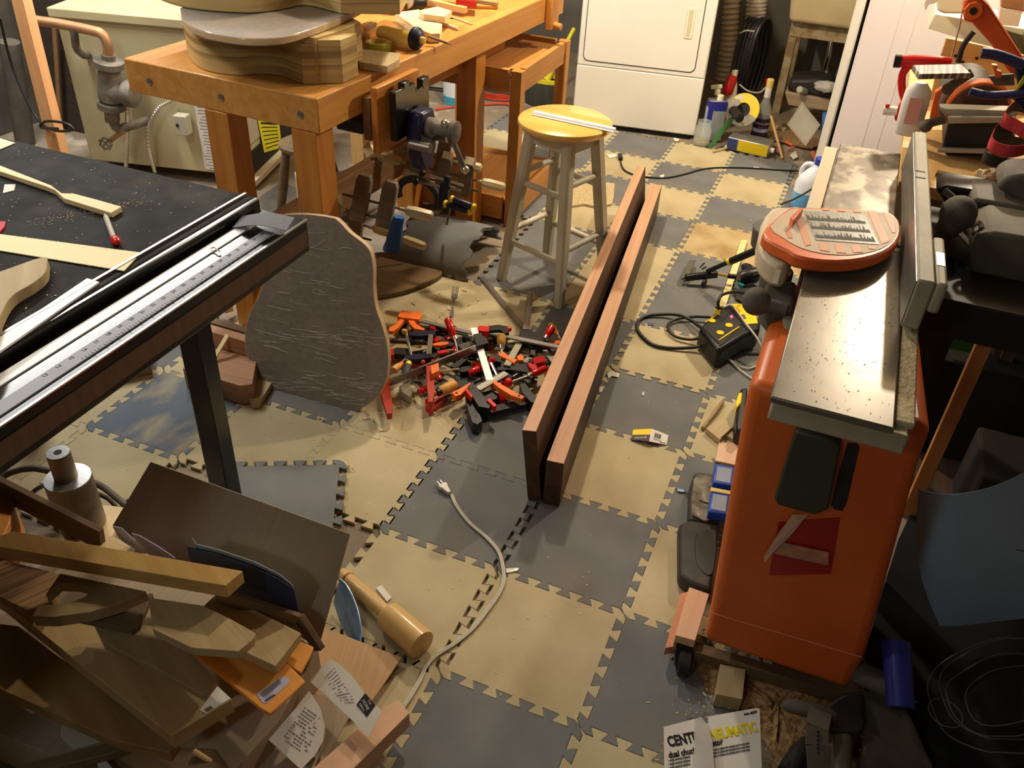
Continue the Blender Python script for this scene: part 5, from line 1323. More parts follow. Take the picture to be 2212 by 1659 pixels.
# sticks, brush and small junk
tag(board('pine_stick', AT(1690, 342, .008), AX(1665, 250, 1, 3.75), .010, .010, PINE), 'thin square pine stick leaning right of the liquor bottle', 'stick')
# translucent container
def container():
    t = thing('plastic_container', 'translucent square plastic container tipped on its corner', 'container', AT(1740, 322, 0))
    O = [AX(1702, 268, 1, 3.6), AX(1732, 222, 1, 3.65), AX(1770, 270, 1, 3.62), AX(1740, 315, 1, 3.55)]
    I = [AX(1722, 262, 1, 3.85), AX(1736, 240, 1, 3.88), AX(1757, 266, 1, 3.86), AX(1742, 290, 1, 3.82)]
    g = G(); g.rings([O, I]); o = g.to('tub', FROST, t, bev=.006)
    g = G(); g.tube(O, .005, 6, close=True); g.to('rim', FROST, t)
container()
tag(G().prism([AX(1776, 246, 1, 3.7), AX(1800, 250, 1, 3.7), AX(1796, 305, 1, 3.62), AX(1774, 300, 1, 3.62)], (0, .05, 0)).to('blue_white_carton', mat('carton_blue', (40, 90, 160), rough=.5), bev=.003), 'blue carton with yellow and white print beside the freezer', 'carton')
G_o = [o_ for o_ in WM if o_.name.startswith('blue_white_carton')][0]
yplate('yellow_print', [(1786, 256), (1799, 258), (1797, 268), (1785, 267)], 3.69, .004, YELL, G_o)
yplate('white_print', [(1780, 272), (1796, 275), (1793, 298), (1778, 295)], 3.655, .004, PAPER, G_o)
r_ = rng(31)
junk = [((1568, 318), (1588, 306), .010, HANDW, 'ivory tube end lying in front of the yellow disc package', 'tube'), ((1540, 328), (1575, 318), .007, SCRAPL, 'tan rag like roll lying at the jar', 'rag roll'),
        ((1668, 296), (1690, 300), .013, DUSTG, 'dusty grey round thing right of the liquor bottle', 'pipe fitting'), ((1678, 275), (1696, 282), .016, GREYBOX, 'dusty pale pipe fitting behind the pine stick', 'pipe fitting'),
        ((1696, 306), (1712, 314), .007, ORANGEB, 'short orange marker beside the tipped container', 'marker'), ((1672, 318), (1684, 330), .012, mat('mauve_plastic', (150, 80, 96), rough=.4), 'mauve plastic knob behind the fallen tin', 'knob'),
        ((1700, 322), (1716, 318), .006, PINKP, 'small pinkish brush handle near the tipped container', 'brush'), ((1755, 330), (1765, 345), .014, ORDUST, 'orange dusty piece at the freezer corner', 'plastic piece'),
        ((1615, 290), (1630, 300), .010, YELL, 'small yellow piece between disc package and bottle', 'plastic piece')]
for (a, b, r0, m_, lb, ct) in junk:
    A_, B_3 = AT(*a, r0), AT(*b, r0)
    tag(G().lathe([(r0 * .6, 0), (r0, .004), (r0, (B_3 - A_).length - .004), (r0 * .7, (B_3 - A_).length)], A_, B_3 - A_, 12).to(ct.replace(' ', '_'), m_), lb, ct)
for px, lb in (([(1706, 334), (1718, 326), (1724, 338), (1714, 344)], 'white leaf shaped scrap right of the pine stick'), ([(1310, 333), (1330, 332), (1334, 338), (1316, 341)], 'white paper scrap beside the black plug'),
               ([(1425, 379), (1435, 376), (1434, 382), (1427, 384)], 'pale scrap touching the thin black cord'), ([(1455, 297), (1468, 300), (1464, 305), (1456, 303)], 'white scrap at the dryer corner'), ([(1628, 360), (1640, 361), (1636, 364), (1628, 363)], 'tiny white scrap on the grey tile behind the cord')):
    tag(slab('paper_scrap', px, .004, .003, PAPER), lb, 'paper scrap')
o = G().prism([v for v in smoothpts([AT(x, y, .0) + Vector((0, 0, .012)) for x, y in [(1480, 318), (1540, 325), (1600, 335), (1700, 350), (1765, 370), (1800, 330), (1780, 290), (1700, 270), (1620, 262), (1560, 280), (1520, 300)]], 2, True)], (0, 0, -.02))
tag(slab('pale_rubble', [(1642, 268), (1700, 262), (1768, 300), (1755, 318), (1700, 306), (1650, 290)], .012, .012, SAWDUST, smooth_k=3), 'dusty brown debris on the floor around the tipped container', 'debris', kind='stuff')
# jug with blue cap
def jug():
    bb = AT(1735, 446, 0); t = thing('blue_cap_jug', 'white jug with a blue cap and blue liquid by the freezer', 'jug', (bb.x, bb.y, 0))
    def ring(rx, ry, z, cx=0): return [Vector((bb.x + cx + rx * math.cos(a), bb.y + ry * math.sin(a), z)) for a in [2 * PI * k / 28 for k in range(28)]]
    G().rings([ring(.058, .045, 0), ring(.062, .05, .01), ring(.062, .05, .075)]).to('liquid_part', mat('blue_liquid', (110, 176, 226), rough=.25), t)
    G().rings([ring(.062, .05, .075), ring(.062, .05, .12), ring(.054, .045, .155, .006), ring(.028, .026, .20, .02), ring(.020, .020, .215, .022)]).to('jug_body', mat('jug_white', (232, 236, 244), rough=.35), t)
    G().tube(smoothpts([Vector((bb.x - .045, bb.y - .0, .135)), Vector((bb.x - .048, bb.y, .175)), Vector((bb.x - .030, bb.y, .205)), Vector((bb.x + .010, bb.y, .205))], 5), .010, 10).to('handle', mat('jug_white', (1, 1, 1)), t)
    G().lathe([(.024, .212), (.024, .240), (.021, .243)], (bb.x + .022, bb.y, 0), (0, 0, 1), 24).to('cap', mat('cap_blue', (36, 60, 170), rough=.35), t)
jug()
# thin black cord with plug
P = [AT(x, y, .005) for x, y in [(1340, 343), (1343, 358), (1352, 370), (1375, 379), (1402, 383), (1440, 384), (1480, 376), (1515, 366), (1555, 362), (1620, 363), (1680, 367), (1730, 370)]]
t = thing('thin_black_cord', 'thin black cord with a small plug on the floor in front of the dryer', 'cord', P[0])
G().tube(smoothpts(P, 5), .0042, 8).to('cable', CORDB, t)
G().beam(AT(1339, 334, .012), AT(1341, 344, .010), .022, .02).to('plug', BLACKP, t, bev=.004)
tag(G().tube(smoothpts([AT(1686, 442, .01), AX(1720, 428, 1, 2.8), AX(1765, 402, 1, 2.6)], 4), .004, 8).to('dark_rod', CORDB), 'thin dark cord running up from the floor past the blue capped jug', 'cord')
# cork like crumbling slab seen under the stool
P = [(1232, 402), (1262, 392), (1300, 392), (1328, 396), (1326, 425), (1322, 440), (1290, 446), (1262, 440), (1236, 444)]
tag(slab('crumbled_foam_slab', P, .012, .011, mat('crumbled_foam', (206, 188, 148), (176, 156, 116), rough=1, sc=(90, 90, 90), bump=1, bsc=160)), 'crumbly pale slab on the floor between the stool legs', 'foam slab')
# ---------------------------------------------------------------- jointer
YF = .245; ZBAS = .09
jt = thing('jointer', 'orange cabinet jointer with a grey cast iron table at right', 'jointer', (.68, .55, ZBAS))
# cabinet: bottom and top rectangles
bl_ = AX(1515, 1395, 1, YF); br_ = AX(1838, 1485, 1, YF); tl_ = AX(1634, 770, 1, YF)
tr_x = AX(2003, 948, 1, YF).x + .004
g = G(); g.rings([[Vector((bl_.x, YF, ZBAS)), Vector((br_.x, YF, ZBAS)), Vector((br_.x, .62, ZBAS)), Vector((bl_.x, .62, ZBAS))],
                  [Vector((bl_.x - .004, YF - .0, ZBAS + .105)), Vector((br_.x + .002, YF, ZBAS + .105)), Vector((br_.x + .002, .63, ZBAS + .105)), Vector((bl_.x - .004, .63, ZBAS + .105))],
                  [Vector((tl_.x + .002, YF, .70)), Vector((tr_x, YF, .70)), Vector((.77, .60, .70)), Vector((tl_.x + .002, .66, .70))],
                  [Vector((tl_.x, YF, .775)), Vector((tr_x, YF, .775)), Vector((.74, .60, .775)), Vector((tl_.x, .67, .775))]])
g.to('cabinet', ORANGE, jt, bev=.022, seg=4)
FX = lambda x, y, off=.0: AX(x, y, 1, YF - off)
def fplate(name, px, off, th, mt, parent=jt, bev=.001, label=None, k=0):
    P = [FX(x, y, off) for x, y in px]
    if k: P = smoothpts(P, k, True)
    return G().prism(P, (0, th, 0)).to(name, mt, parent, bev=bev, label=label)
board('cabinet_crease', FX(1529, 1322, .0005), FX(1862, 1420, .0005), .002, .003, mat('orange_scuff', (214, 130, 90), rough=.6), jt)
fplate('access_door', [(1717, 936), (1722, 932), (1800, 952), (1816, 966), (1812, 985), (1790, 1100), (1760, 1114), (1680, 1092), (1672, 1080), (1700, 985)], .028, .028, mat('dark_green_door', (56, 58, 46), rough=.5), bev=.004, label='dark green access door')
fplate('door_opening', [(1831, 956), (1852, 958), (1857, 968), (1830, 1085), (1820, 1105), (1800, 1100), (1795, 1090), (1815, 1010)], .001, .004, BLACKMAT, label='long black slot')
fplate('warning_decal', [(1682, 1128), (1815, 1118), (1795, 1240), (1661, 1243), (1672, 1180)], .0012, .002, mat('red_decal', (160, 24, 22), rough=.35), bev=0, label='red decal')
fplate('torn_decal_band', [(1676, 1170), (1790, 1195), (1790, 1222), (1668, 1195)], .006, .003, mat('pinkish_film', (196, 140, 112), (160, 112, 84), rough=.3, sc=(40, 9, 40)), bev=.0005)
o = G().prism([FX(1712, 1112, .010), FX(1745, 1112, .014), FX(1705, 1160, .022), FX(1672, 1190, .012), FX(1652, 1215, .004), FX(1650, 1203, .004), FX(1680, 1155, .018)], (0, .001, 0)).to('hanging_tape', mat('clear_tape', (214, 176, 148), rough=.15, alpha=.6, spec=1), jt)
# tables
ZT = .85
Pn = [AT(1668, 862, ZT), AT(1944, 912, ZT), AT(1944, 700, ZT), AT(1806, 552, ZT), AT(1722, 548, ZT)]
def tbl(px, z, th, name, mt=CAST, bev=.003):
    P = [AT(x, y, z) for x, y in px]; return G().prism(P, (0, 0, -th)).to(name, mt, jt, W=frame(sum(P, Vector()) / len(P), (0, 1, 0)), bev=bev)
Y_n = AT(1668, 862, ZT).y
def tb(x0, x1, y0, y1, z, th, name, mt=CAST):
    return G().box(((y0 + y1) / 2, -(x0 + x1) / 2, z - th / 2), (y1 - y0, x1 - x0, th), Matrix.Rotation(PI / 2, 4, 'Z')).to(name, mt, jt, W=Matrix.Translation(((x0 + x1) / 2, (y0 + y1) / 2, z)) @ Matrix.Rotation(PI / 2, 4, 'Z'), bev=.003)
xL = .513; xR = .695
tb(xL, xR, .105, .735, ZT, .012, 'infeed_table')
tb(xR + .001, xR + .030, .135, .60, ZT - .004, .012, 'rabbet_ledge', mat('rough_cast_dust', (186, 172, 136), (160, 146, 112), rough=.9, sc=(60, 60, 60), bump=1, bsc=140))
tb(xL, .666, .775, 1.36, ZT, .012, 'outfeed_table', mat('smudged_cast_table', (150, 142, 124), (104, 94, 78), rough=.42, metal=.45, sc=(9, 14, 9), c3=(84, 74, 60), c3sc=(14, 20, 14), c3mix=(.5, .62), detail=6, mix=(.45, .55)))
tb(xL - .035, xL - .001, .86, 1.36, ZT - .014, .05, 'side_ledge', mat('cream_cast_paint', (214, 196, 162), rough=.6))
# undersides: ribbed castings
for y0, y1, nm in ((.11, .60, 'infeed_casting'), (.80, 1.33, 'outfeed_casting')):
    g = G(); x0, x1 = xL + .004, xR + (.024 if y0 < .5 else -.03)
    if y0 < .5: rr2 = [(y0, .803), (y0 + .12, .78), (.60, .77)]
    else: rr2 = [(y0, .77), (1.2, .78), (1.33, .80)]
    P = [(y0, ZT - .012), (y1, ZT - .012)] + [(a, b) for a, b in reversed(rr2)]
    g.prism([Vector((x0, y, z)) for y, z in P], (x1 - x0, 0, 0)); g.to(nm, CASTG, jt, bev=.004)
G().box((.60, .755, .775), (.19, .12, .13)).to('cutter_housing', CASTD, jt, bev=.006)
G().cyl((.53, .756, ZT - .028), (.69, .756, ZT - .028), .026, n=24).to('cutter_head', STEEL, jt)
# fence
A, B = Vector((.712, .415, 0)), Vector((.690, 1.24, 0)); d = (B - A).normalized(); M = frame(A, d); Lf = (B - A).length
fn = G().poly([(0, -.010), (.0, .02), (Lf, .018), (Lf, -.010)], ZT + .003, ZT + .098, M).to('fence', CASTG, jt, W=M, bev=.004)
G().box((Lf / 2, .0205, ZT + .05), (Lf - .004, .001, .088), M).to('fence_face', STEEL, fn, W=M)
G().poly([(-.0, -.030), (0, -.010), (.20, -.010), (.20, -.030)], ZT + .04, ZT + .098, M).to('fence_bracket', CASTG, fn, W=M, bev=.006)
G().box((.10, -.019, ZT + .0985), (.055, .014, .001), M).to('name_plate', HANDW, fn, W=M, bev=.0)
for xx in (.50, .54): G().box((xx, .009, ZT + .0985), (.004, .020, .0012), M).to('scribed_line', CASTD, fn, W=M)
# cutter guard
zg = ZT + .042
gd = slab('cutter_guard', [(1653, 492), (1700, 452), (1722, 447), (1800, 449), (1905, 455), (1935, 466), (1947, 488), (1944, 512), (1925, 535), (1890, 552), (1840, 562), (1780, 563), (1722, 553), (1700, 540), (1653, 515)], zg, .026, ORANGEB and mat('guard_orange', (226, 104, 44), rough=.35), jt, bev=.005, smooth_k=2)
slab('guard_top', [(1664, 489), (1702, 456), (1724, 451), (1800, 452.5), (1903, 459), (1931, 469), (1941, 488), (1937, 509), (1918, 529), (1885, 543), (1838, 550), (1782, 548), (1730, 535), (1690, 512)], zg + .0012, .001, GUARDTOP, gd, bev=0, smooth_k=2)
lb_ = slab('warning_label', [(1736, 455), (1868, 464), (1900, 528), (1762, 518)], zg + .0022, .0008, GUARDLBL, gd, bev=0, label='worn black and silver warning label')
gl = G(); r_ = rng(44)
for row, (v0, v1) in enumerate(((.05, .30), (.36, .62), (.68, .95))):
    L0, L1 = Vector((1738, 457)), Vector((1866, 465.5)); K0, K1 = Vector((1763, 516)), Vector((1898, 526))
    for i in range(58):
        u = (i + .5) / 60; hgt = (v1 - v0) * r_.choice((.35, .45, .5, .9, .7, .4))
        a_ = L0.lerp(L1, u).lerp(K0.lerp(K1, u), v1); b_ = L0.lerp(L1, u).lerp(K0.lerp(K1, u), v1 - hgt)
        gl.beam(AT(a_.x, a_.y, zg + .0027), AT(b_.x, b_.y, zg + .0027), .0011, .0003)
gl.to('label_print', CASTD, gd)
for i, px in enumerate([[(1775, 448.8), (1790, 449.5), (1792, 454.5), (1777, 454)], [(1808, 450.5), (1824, 451.5), (1826, 457), (1810, 456)], [(1842, 453), (1858, 454), (1860, 459), (1845, 458)],
                        [(1874, 455), (1892, 456.5), (1922, 520), (1905, 527)], [(1907, 457), (1922, 462), (1933, 480), (1934, 502), (1928, 503)],
                        [(1720, 477), (1734, 471), (1752, 528), (1740, 531)], [(1697, 500), (1706, 490), (1712, 515), (1702, 512)],
                        [(1768, 525), (1786, 526), (1792, 543), (1772, 540)], [(1802, 527), (1820, 528), (1828, 546), (1808, 545)], [(1838, 529), (1856, 530), (1864, 544), (1844, 545)], [(1875, 532), (1892, 533), (1890, 538), (1878, 537)]]):
    slab('painted_stripe', px, zg + .0022, .0008, mat('guard_stripe', (222, 138, 92), rough=.5), gd, bev=0)
slab('guard_arm', [(1708, 468), (1730, 448), (1736, 450), (1714, 476)], zg + .018, .02, mat('guard_orange', (0, 0, 0)), gd)
# guard hub on the left
c = AT(1690, 500, .875); 
slab('hub_plate', [(1645, 480), (1668, 448), (1700, 446), (1740, 452), (1712, 560), (1690, 575), (1660, 560), (1640, 530)], ZT + .012, .05, GUARDTOP, jt, bev=.012, smooth_k=2)
cc = AT(1672, 520, .80)
G().lathe([(.035, 0), (.048, .01), (.052, .055)], (cc.x, cc.y, .775), (0, 0, 1), 24).to('hub_post', CASTD, jt, bev=.003)
hb = AT(1676, 600, .74); G().lathe([(.03, 0), (.034, .03), (.034, .06)], (hb.x, hb.y, .70), (0, 0, 1), 20).to('lock_knob', DUSTG, jt, bev=.003)
# bracket and height handle, left side
G().prism([AT(1655, 612, .80), AT(1668, 602, .80), AT(1720, 608, .80), AT(1712, 668, .80), AT(1672, 664, .80), AT(1650, 640, .80)], (0, 0, -.06)).to('side_bracket', CASTD, jt, bev=.006)
G().cyl(AT(1632, 652, .80), AT(1700, 668, .80), .013, n=14).to('lever', DUSTG, jt)
G().ball(AT(1634, 651, .80), .028, 16).to('lever_knob', DUSTG, jt)
G().prism([AT(1658, 672, .74), AT(1684, 676, .74), AT(1680, 722, .74), AT(1655, 720, .74)], (0, 0, -.05)).to('slide_block', CASTG, jt, bev=.004)
G().beam(AT(1695, 700, .76), AT(1700, 770, .74), .02, .05).to('gib', CASTG, jt, bev=.004)
pz = AT(1752, 925, .76); G().cyl((pz.x, .22, .795), (pz.x, .22, .765), .018, n=20).to('adjuster_post', GREYBOX, jt)
fplate('fence_clamp_shadow_plate', [(1740, 925), (1766, 928), (1766, 934), (1740, 931)], .004, .003, BLACKP)
# dolly under the cabinet
t = thing('dolly', 'pinkish wooden dolly with a black caster under the orange cabinet', 'dolly', AT(1485, 1400, 0))
slab('dolly_board', [(1489, 1268), (1532, 1283), (1502, 1384), (1459, 1372)], .088, .036, PINKW, t, gx=(0, 1, 0))
slab('dolly_board', [(1470, 1282), (1492, 1276), (1466, 1395), (1437, 1400)], .052, .025, wood('dolly_side', (206, 142, 104), (188, 124, 86), 1, .6), t, gx=(0, 1, 0))
cs = AT(1478, 1425, .045)
cst = G().prism([AT(1458, 1376, .07), AT(1500, 1384, .07), AT(1492, 1440, .05), AT(1484, 1462, .03), AT(1470, 1455, .03), AT(1458, 1430, .05)], (0, 0, -.012)).to('caster_fork', BLACKM, t, bev=.003)
ax_ = Vector((1, .15, 0)).normalized()
G().lathe([(.018, -.016), (.030, -.011), (.030, .011), (.018, .016)], AT(1478, 1432, .03), ax_, 24).to('caster_wheel', BLKRUB, t)
G().ball(AT(1449, 1422, .032), .007, 10).to('axle_bolt', CHROME, t)
bo_ = AX(1830, 1440, 1, YF - .03)
t = thing('grey_foam_roller', 'dark grey round bar end sticking out under the cabinet at right', 'round bar', (bo_.x, bo_.y, .06))
G().cyl(AT(1832, 1442, .13), AT(1935, 1490, .13), .024, n=20).to('bar', DUSTG, t)
tag(slab('cabinet_base_board', [(1500, 1398), (1520, 1392), (1845, 1486), (1848, 1502), (1780, 1488), (1500, 1408)], .055, .03, SCRAPD), 'dirty wooden base board under the front of the orange cabinet', 'board')
tag(slab('wood_block', [(1556, 1434), (1611, 1446), (1604, 1511), (1547, 1499)], .045, .043, SCRAPL), 'square pale wooden block on the sawdust in front of the orange cabinet', 'wood block')
def heap(px, z, h, label, seed):
    P = smoothpts([AT(x, y, z) for x, y in px], 4, True); c = sum(P, Vector()) / len(P); r_ = rng(seed); g = G()
    rows = []
    for s_, hh in ((1, 0), (.85, .35), (.6, .8), (.3, 1.0), (.05, 1.05)):
        rows.append([c + (p - c) * s_ + Vector((r_.uniform(-.006, .006), r_.uniform(-.006, .006), h * hh * r_.uniform(.6, 1.1))) for p in P])
    g.rings(rows); tag(g.to('sawdust_heap', SAWDUST), label, 'sawdust', kind='stuff')
heap([(1500, 1412), (1540, 1416), (1700, 1462), (1850, 1505), (1860, 1570), (1800, 1659), (1690, 1700), (1655, 1600), (1620, 1545), (1530, 1490)], .002, .022, 'coarse sawdust and shavings heaped in front of the orange cabinet', 3)
g = G(); r_ = rng(8)
for i in range(700):
    x = r_.uniform(.48, .98); y = r_.uniform(-.02, .36); s_ = r_.uniform(.001, .003); M = Matrix.Translation((x, y, .006 + r_.random() * .008)) @ Matrix.Rotation(r_.uniform(0, 3), 4, 'Z') @ Matrix.Rotation(r_.uniform(-.6, .6), 4, 'X')
    g.box((0, 0, 0), (s_ * r_.uniform(1, 4), s_ * 1.2, .0008), M)
tag(g.to('sawdust_chips', SCRAPL, smooth=False), 'pale wood chips scattered on the sawdust by the dolly', 'sawdust', kind='stuff')
# chips on the jointer table
g = G(); r_ = rng(18)
for i in range(240):
    x = r_.uniform(.52, .72); y = r_.uniform(.12, .62); s_ = r_.uniform(.0003, .0008); M = Matrix.Translation((x, y, ZT + .0007)) @ Matrix.Rotation(r_.uniform(0, 3), 4, 'Z')
    g.box((0, 0, 0), (s_ * r_.uniform(1, 5), s_, .0005), M)
tag(g.to('table_chips', SCRAPD, smooth=False), 'dark fine wood chips on the jointer table', 'sawdust', kind='stuff')
# ---------------------------------------------------------------- bench and machines at the right
wb = thing('wooden_bench', 'light wooden bench top behind the jointer fence at the right edge', 'workbench', (1.2, 1.9, FZ))
board('bench_top', (1.25, 1.32, .775), (1.25, 2.55, .775), 1.06 + .08, .03, PINE, wb)
for x_, y_ in ((.78, 1.5), (1.75, 1.5), (.78, 2.45), (1.75, 2.45)): board('leg', (x_, y_, FZ), (x_, y_, .76), .07, .07, SCRAPD, wb, up=(0, 1, 0))
ZW = .791
# belt and disc sander
ss = thing('belt_disc_sander', 'orange belt and disc sander on the light wooden bench', 'sander', (.95, 1.75, ZW))
yplate('base', [(2036, 318), (2048, 266), (2178, 262), (2200, 318), (2170, 340), (2040, 334)], 1.60, .22, BLACKMAT, ss, bev=.006)
yplate('base_flange', [(2026, 322), (2172, 326), (2176, 334), (2024, 330)], 1.57, .02, CASTG, ss)
yplate('disc_table', [(2029, 234), (2200, 240), (2196, 252), (2046, 250), (2034, 244)], 1.60, .05, CASTG, ss, bev=.003)
yplate('disc_table_edge', [(2046, 252), (2196, 254), (2190, 266), (2052, 268)], 1.585, .06, CASTG, ss, bev=.003)
dc = AX(2112, 244, 1, 1.68)
G().cyl(dc, dc + Vector((0, .05, 0)), .083, n=48).to('disc_guard', ORANGEB, ss, bev=.003)
G().cyl(dc - Vector((0, .004, 0)), dc, .076, n=48).to('abrasive_disc', mat('worn_disc', (112, 70, 52), (84, 60, 48), rough=.9, sc=(20, 20, 20), c3=(150, 50, 40), c3sc=12), ss)
G().cyl(dc + Vector((-.03, .05, .0)), dc + Vector((-.04, .20, .02)), .07, n=32).to('motor_housing', CASTD, ss, bev=.01)
yplate('arm', [(2083, 0), (2098, -8), (2118, -5), (2135, 12), (2212, 130), (2260, 200), (2212, 190), (2175, 150), (2140, 95), (2100, 50), (2082, 45), (2080, 20)], 1.78, .06, mat('sander_orange', (216, 96, 40), rough=.45, c2=(196, 80, 30), sc=(9, 9, 9)), ss, bev=.006)
ac = AX(2103, 24, 1, 1.77); G().cyl(ac, ac + Vector((0, .012, 0)), .024, n=8).to('arm_cap', ORANGEB, ss, bev=.002); G().cyl(ac - Vector((0, .002, 0)), ac, .010, n=16).to('arm_bolt', BLACKMAT, ss)
bt = [AX(2092, 6, 1, 1.80), AX(2080, 20, 1, 1.80), AX(2072, 60, 1, 1.80), AX(2060, 105, 1, 1.80), AX(2049, 148, 1, 1.80)]
g = G()
for a, b in zip(bt, bt[1:]): g.beam(a, b + (b - a) * .05, .03, .0025, (1, 0, .2))
g.to('sanding_belt', mat('belt_brown', (150, 112, 92), rough=.9), ss)
yplate('belt_table', [(1971, 140), (2062, 137), (2074, 139), (2100, 158), (2094, 166), (1984, 168), (1976, 152)], 1.72, .012, CASTG, ss, bev=.003)
P = [AT(1972, 140, 1.03), AT(2076, 138, 1.03), AT(2098, 158, 1.03), AT(1986, 160, 1.03)]
bt_ = G().prism(P, (0, 0, -.014)).to('belt_table_top', mat('striped_table', (190, 182, 166), (104, 96, 84), rough=.5, sc=(110, 1, 1), mix=(.44, .5), detail=0), ss, bev=.002)
G().lathe([(.016, 0), (.016, .02)], AX(2048, 188, 1, 1.62), (0, -1, 0), 16).to('bracket_pivot', CASTD, ss)
board('bracket', AX(2050, 186, 1, 1.61), AX(2100, 156, 1, 1.61), .012, .024, CASTD, ss)
G().cyl(AX(2000, 268, 1, 1.58), AX(2040, 258, 1, 1.60), .012, n=12).to('side_knob', DUSTG, ss); G().ball(AX(2000, 272, 1, 1.57), .018, 12).to('side_knob_ball', DUSTG, ss)
G().tube(smoothpts([AX(2104, 68, 1, 1.85), AX(2090, 85, 1, 1.85), AX(2078, 105, 1, 1.85), AX(2070, 135, 1, 1.85)], 5), .008, 10).to('dust_hose', BLKRUB, ss)
yplate('side_panel_orange', [(2020, 200), (2040, 186), (2045, 230), (2030, 260), (2008, 256)], 1.75, .03, ORANGE, ss)
# wooden backboard behind the sander
o = yplate('wooden_backboard', [(2044, 82), (2120, 98), (2180, 115), (2212, 120), (2240, 300), (1990, 300), (2025, 140)], 2.15, .02, PINE); tag(o, 'upright wooden board with holes behind the sander', 'board')
for x, y in ((2064, 121), (2080, 134), (2110, 126)): G().cyl(AX(x, y, 1, 2.149), AX(x, y, 1, 2.1475), .005, n=12).to('hole', BLACKMAT, o)
# detergent bottle
def deterg():
    base = Vector((.676, 1.70, ZW)); t = thing('detergent_bottle', 'white bottle with pink print standing by the freezer panel', 'bottle', base)
    a = AX(1958, 290, 1, 1.62); b = AX(1990, 178, 1, 1.62)
    d = (b - a).normalized(); L_ = (b - a).length; u = Vector((1, 0, 0)); u = (u - d * u.dot(d)).normalized(); v = d.cross(u)
    def ring(q, rx, ry): return [a + d * q + u * math.cos(k) * rx + v * math.sin(k) * ry for k in [2 * PI * j / 24 for j in range(24)]]
    G().rings([ring(0, .030, .022), ring(.006, .034, .026), ring(L_ * .62, .036, .026), ring(L_ * .85, .034, .024), ring(L_, .016, .014)]).to('body', WHITEP, t)
    M = frame(a + d * L_ * .5 - v * .0 + Vector((0, -.027, 0)), d, (0, -1, 0))
    G().box((0, .0, .0), (L_ * .5, .035, .001), M).to('pink_print', mat('pink_print', (232, 170, 156), rough=.5), t)
    t2 = thing('red_jug', 'red curved handle jug with a black cap and white spout lying behind the white bottle', 'jug', AX(1950, 200, 1, 1.8))
    G().lathe([(.016, 0), (.017, .02), (.020, .04), (.022, .10), (.018, .14)], AX(1938, 132, 1, 1.72), AX(2030, 138, 1, 1.72) - AX(1938, 132, 1, 1.72), 18).to('neck', RED, t2)
    G().lathe([(.018, -.008), (.018, .010)], AX(1938, 132, 1, 1.72), AX(2030, 138, 1, 1.72) - AX(1938, 132, 1, 1.72), 18).to('cap', BLACKP, t2, label='black cap')
    G().tube(smoothpts([AX(1962, 142, 1, 1.72), AX(1950, 160, 1, 1.72), AX(1948, 185, 1, 1.72), AX(1952, 208, 1, 1.72), AX(1962, 228, 1, 1.72)], 5), .011, 12).to('handle', RED, t2)
    G().prism(smoothpts([AX(x, y, 1, 1.72) for x, y in [(1942, 228), (1958, 212), (1975, 200), (1972, 240), (1946, 264), (1932, 256)]], 3, True), (0, .03, 0)).to('shoulder', RED, t2, bev=.006)
    G().cyl(AX(1908, 238, 1, 1.72), AX(1938, 240, 1, 1.72), .013, n=16).to('spout', WHITEP, t2, label='white spout'); G().ball(AX(1917, 229, 1, 1.71), .007, 10).to('spout_button', REDL, t2)
deterg()
# shelf with boxes, top right
sh = yplate('white_shelf', [(2004, 62), (2020, 30), (2260, 70), (2260, 100), (2212, 112), (2120, 96)], 2.9, .3, HANDW); tag(sh, 'cream coloured shelf edge at the top right behind the sander', 'shelf')
tag(yplate('cream_tray', [(2020, -20), (2088, -20), (2082, 30), (2040, 30), (2024, 24)], 2.8, .10, HANDW, bev=.008), 'cream plastic tray on the shelf left of the orange sander arm', 'tray')
o = tag(yplate('white_carton', [(2160, 16), (2208, 24), (2200, 58), (2156, 54)], 2.6, .08, PAPER, bev=.002), 'white carton at the top right corner', 'carton')
tag(yplate('brown_carton', [(2165, -20), (2212, -20), (2212, 26), (2162, 14)], 2.6, .08, MAHOG, bev=.002), 'reddish brown carton standing on the white carton', 'carton')
tag(yplate('white_glove', [(1996, 10), (2004, -4), (2030, -8), (2022, 6), (2006, 10), (2000, 22)], 2.7, .01, PAPER, bev=.002, k=3), 'white cloth tip hanging over the shelf at the top', 'cloth')
tag(yplate('green_clutter_box', [(2140, 40), (2160, 60), (2212, 75), (2212, 125), (2180, 110)], 2.85, .1, mat('dark_olive', (86, 80, 48), rough=.7), bev=.004), 'olive dusty box behind the sander arm', 'box')
# quick clamp with navy grips
qc = thing('quick_clamp', 'clamp with navy blue padded grips and yellow stripes at the right edge', 'clamp', AX(2190, 200, 1, 1.45))
g = G(); g.tube(smoothpts([AX(2120, 114, 1, 1.45), AX(2150, 118, 1, 1.45), AX(2185, 130, 1, 1.45), AX(2212, 142, 1, 1.45)], 5), .013, 12); g.to('upper_grip', mat('grip_indigo', (52, 50, 92), rough=.5), qc, bev=0)
g = G(); g.tube(smoothpts([AX(2095, 198, 1, 1.45), AX(2130, 206, 1, 1.45), AX(2175, 205, 1, 1.45), AX(2220, 200, 1, 1.45)], 5), .011, 12); g.to('lower_grip', mat('grip_indigo', (52, 50, 92)), qc)
yplate('grip_body', [(2190, 142), (2212, 130), (2260, 130), (2260, 250), (2212, 248), (2196, 225), (2185, 210), (2200, 190)], 1.45, .03, NAVY, qc, bev=.006)
yplate('yellow_stripe', [(2190, 200), (2208, 168), (2214, 160), (2214, 178), (2200, 196)], 1.445, .006, mat('stripe_olive', (190, 186, 40), rough=.5), qc)
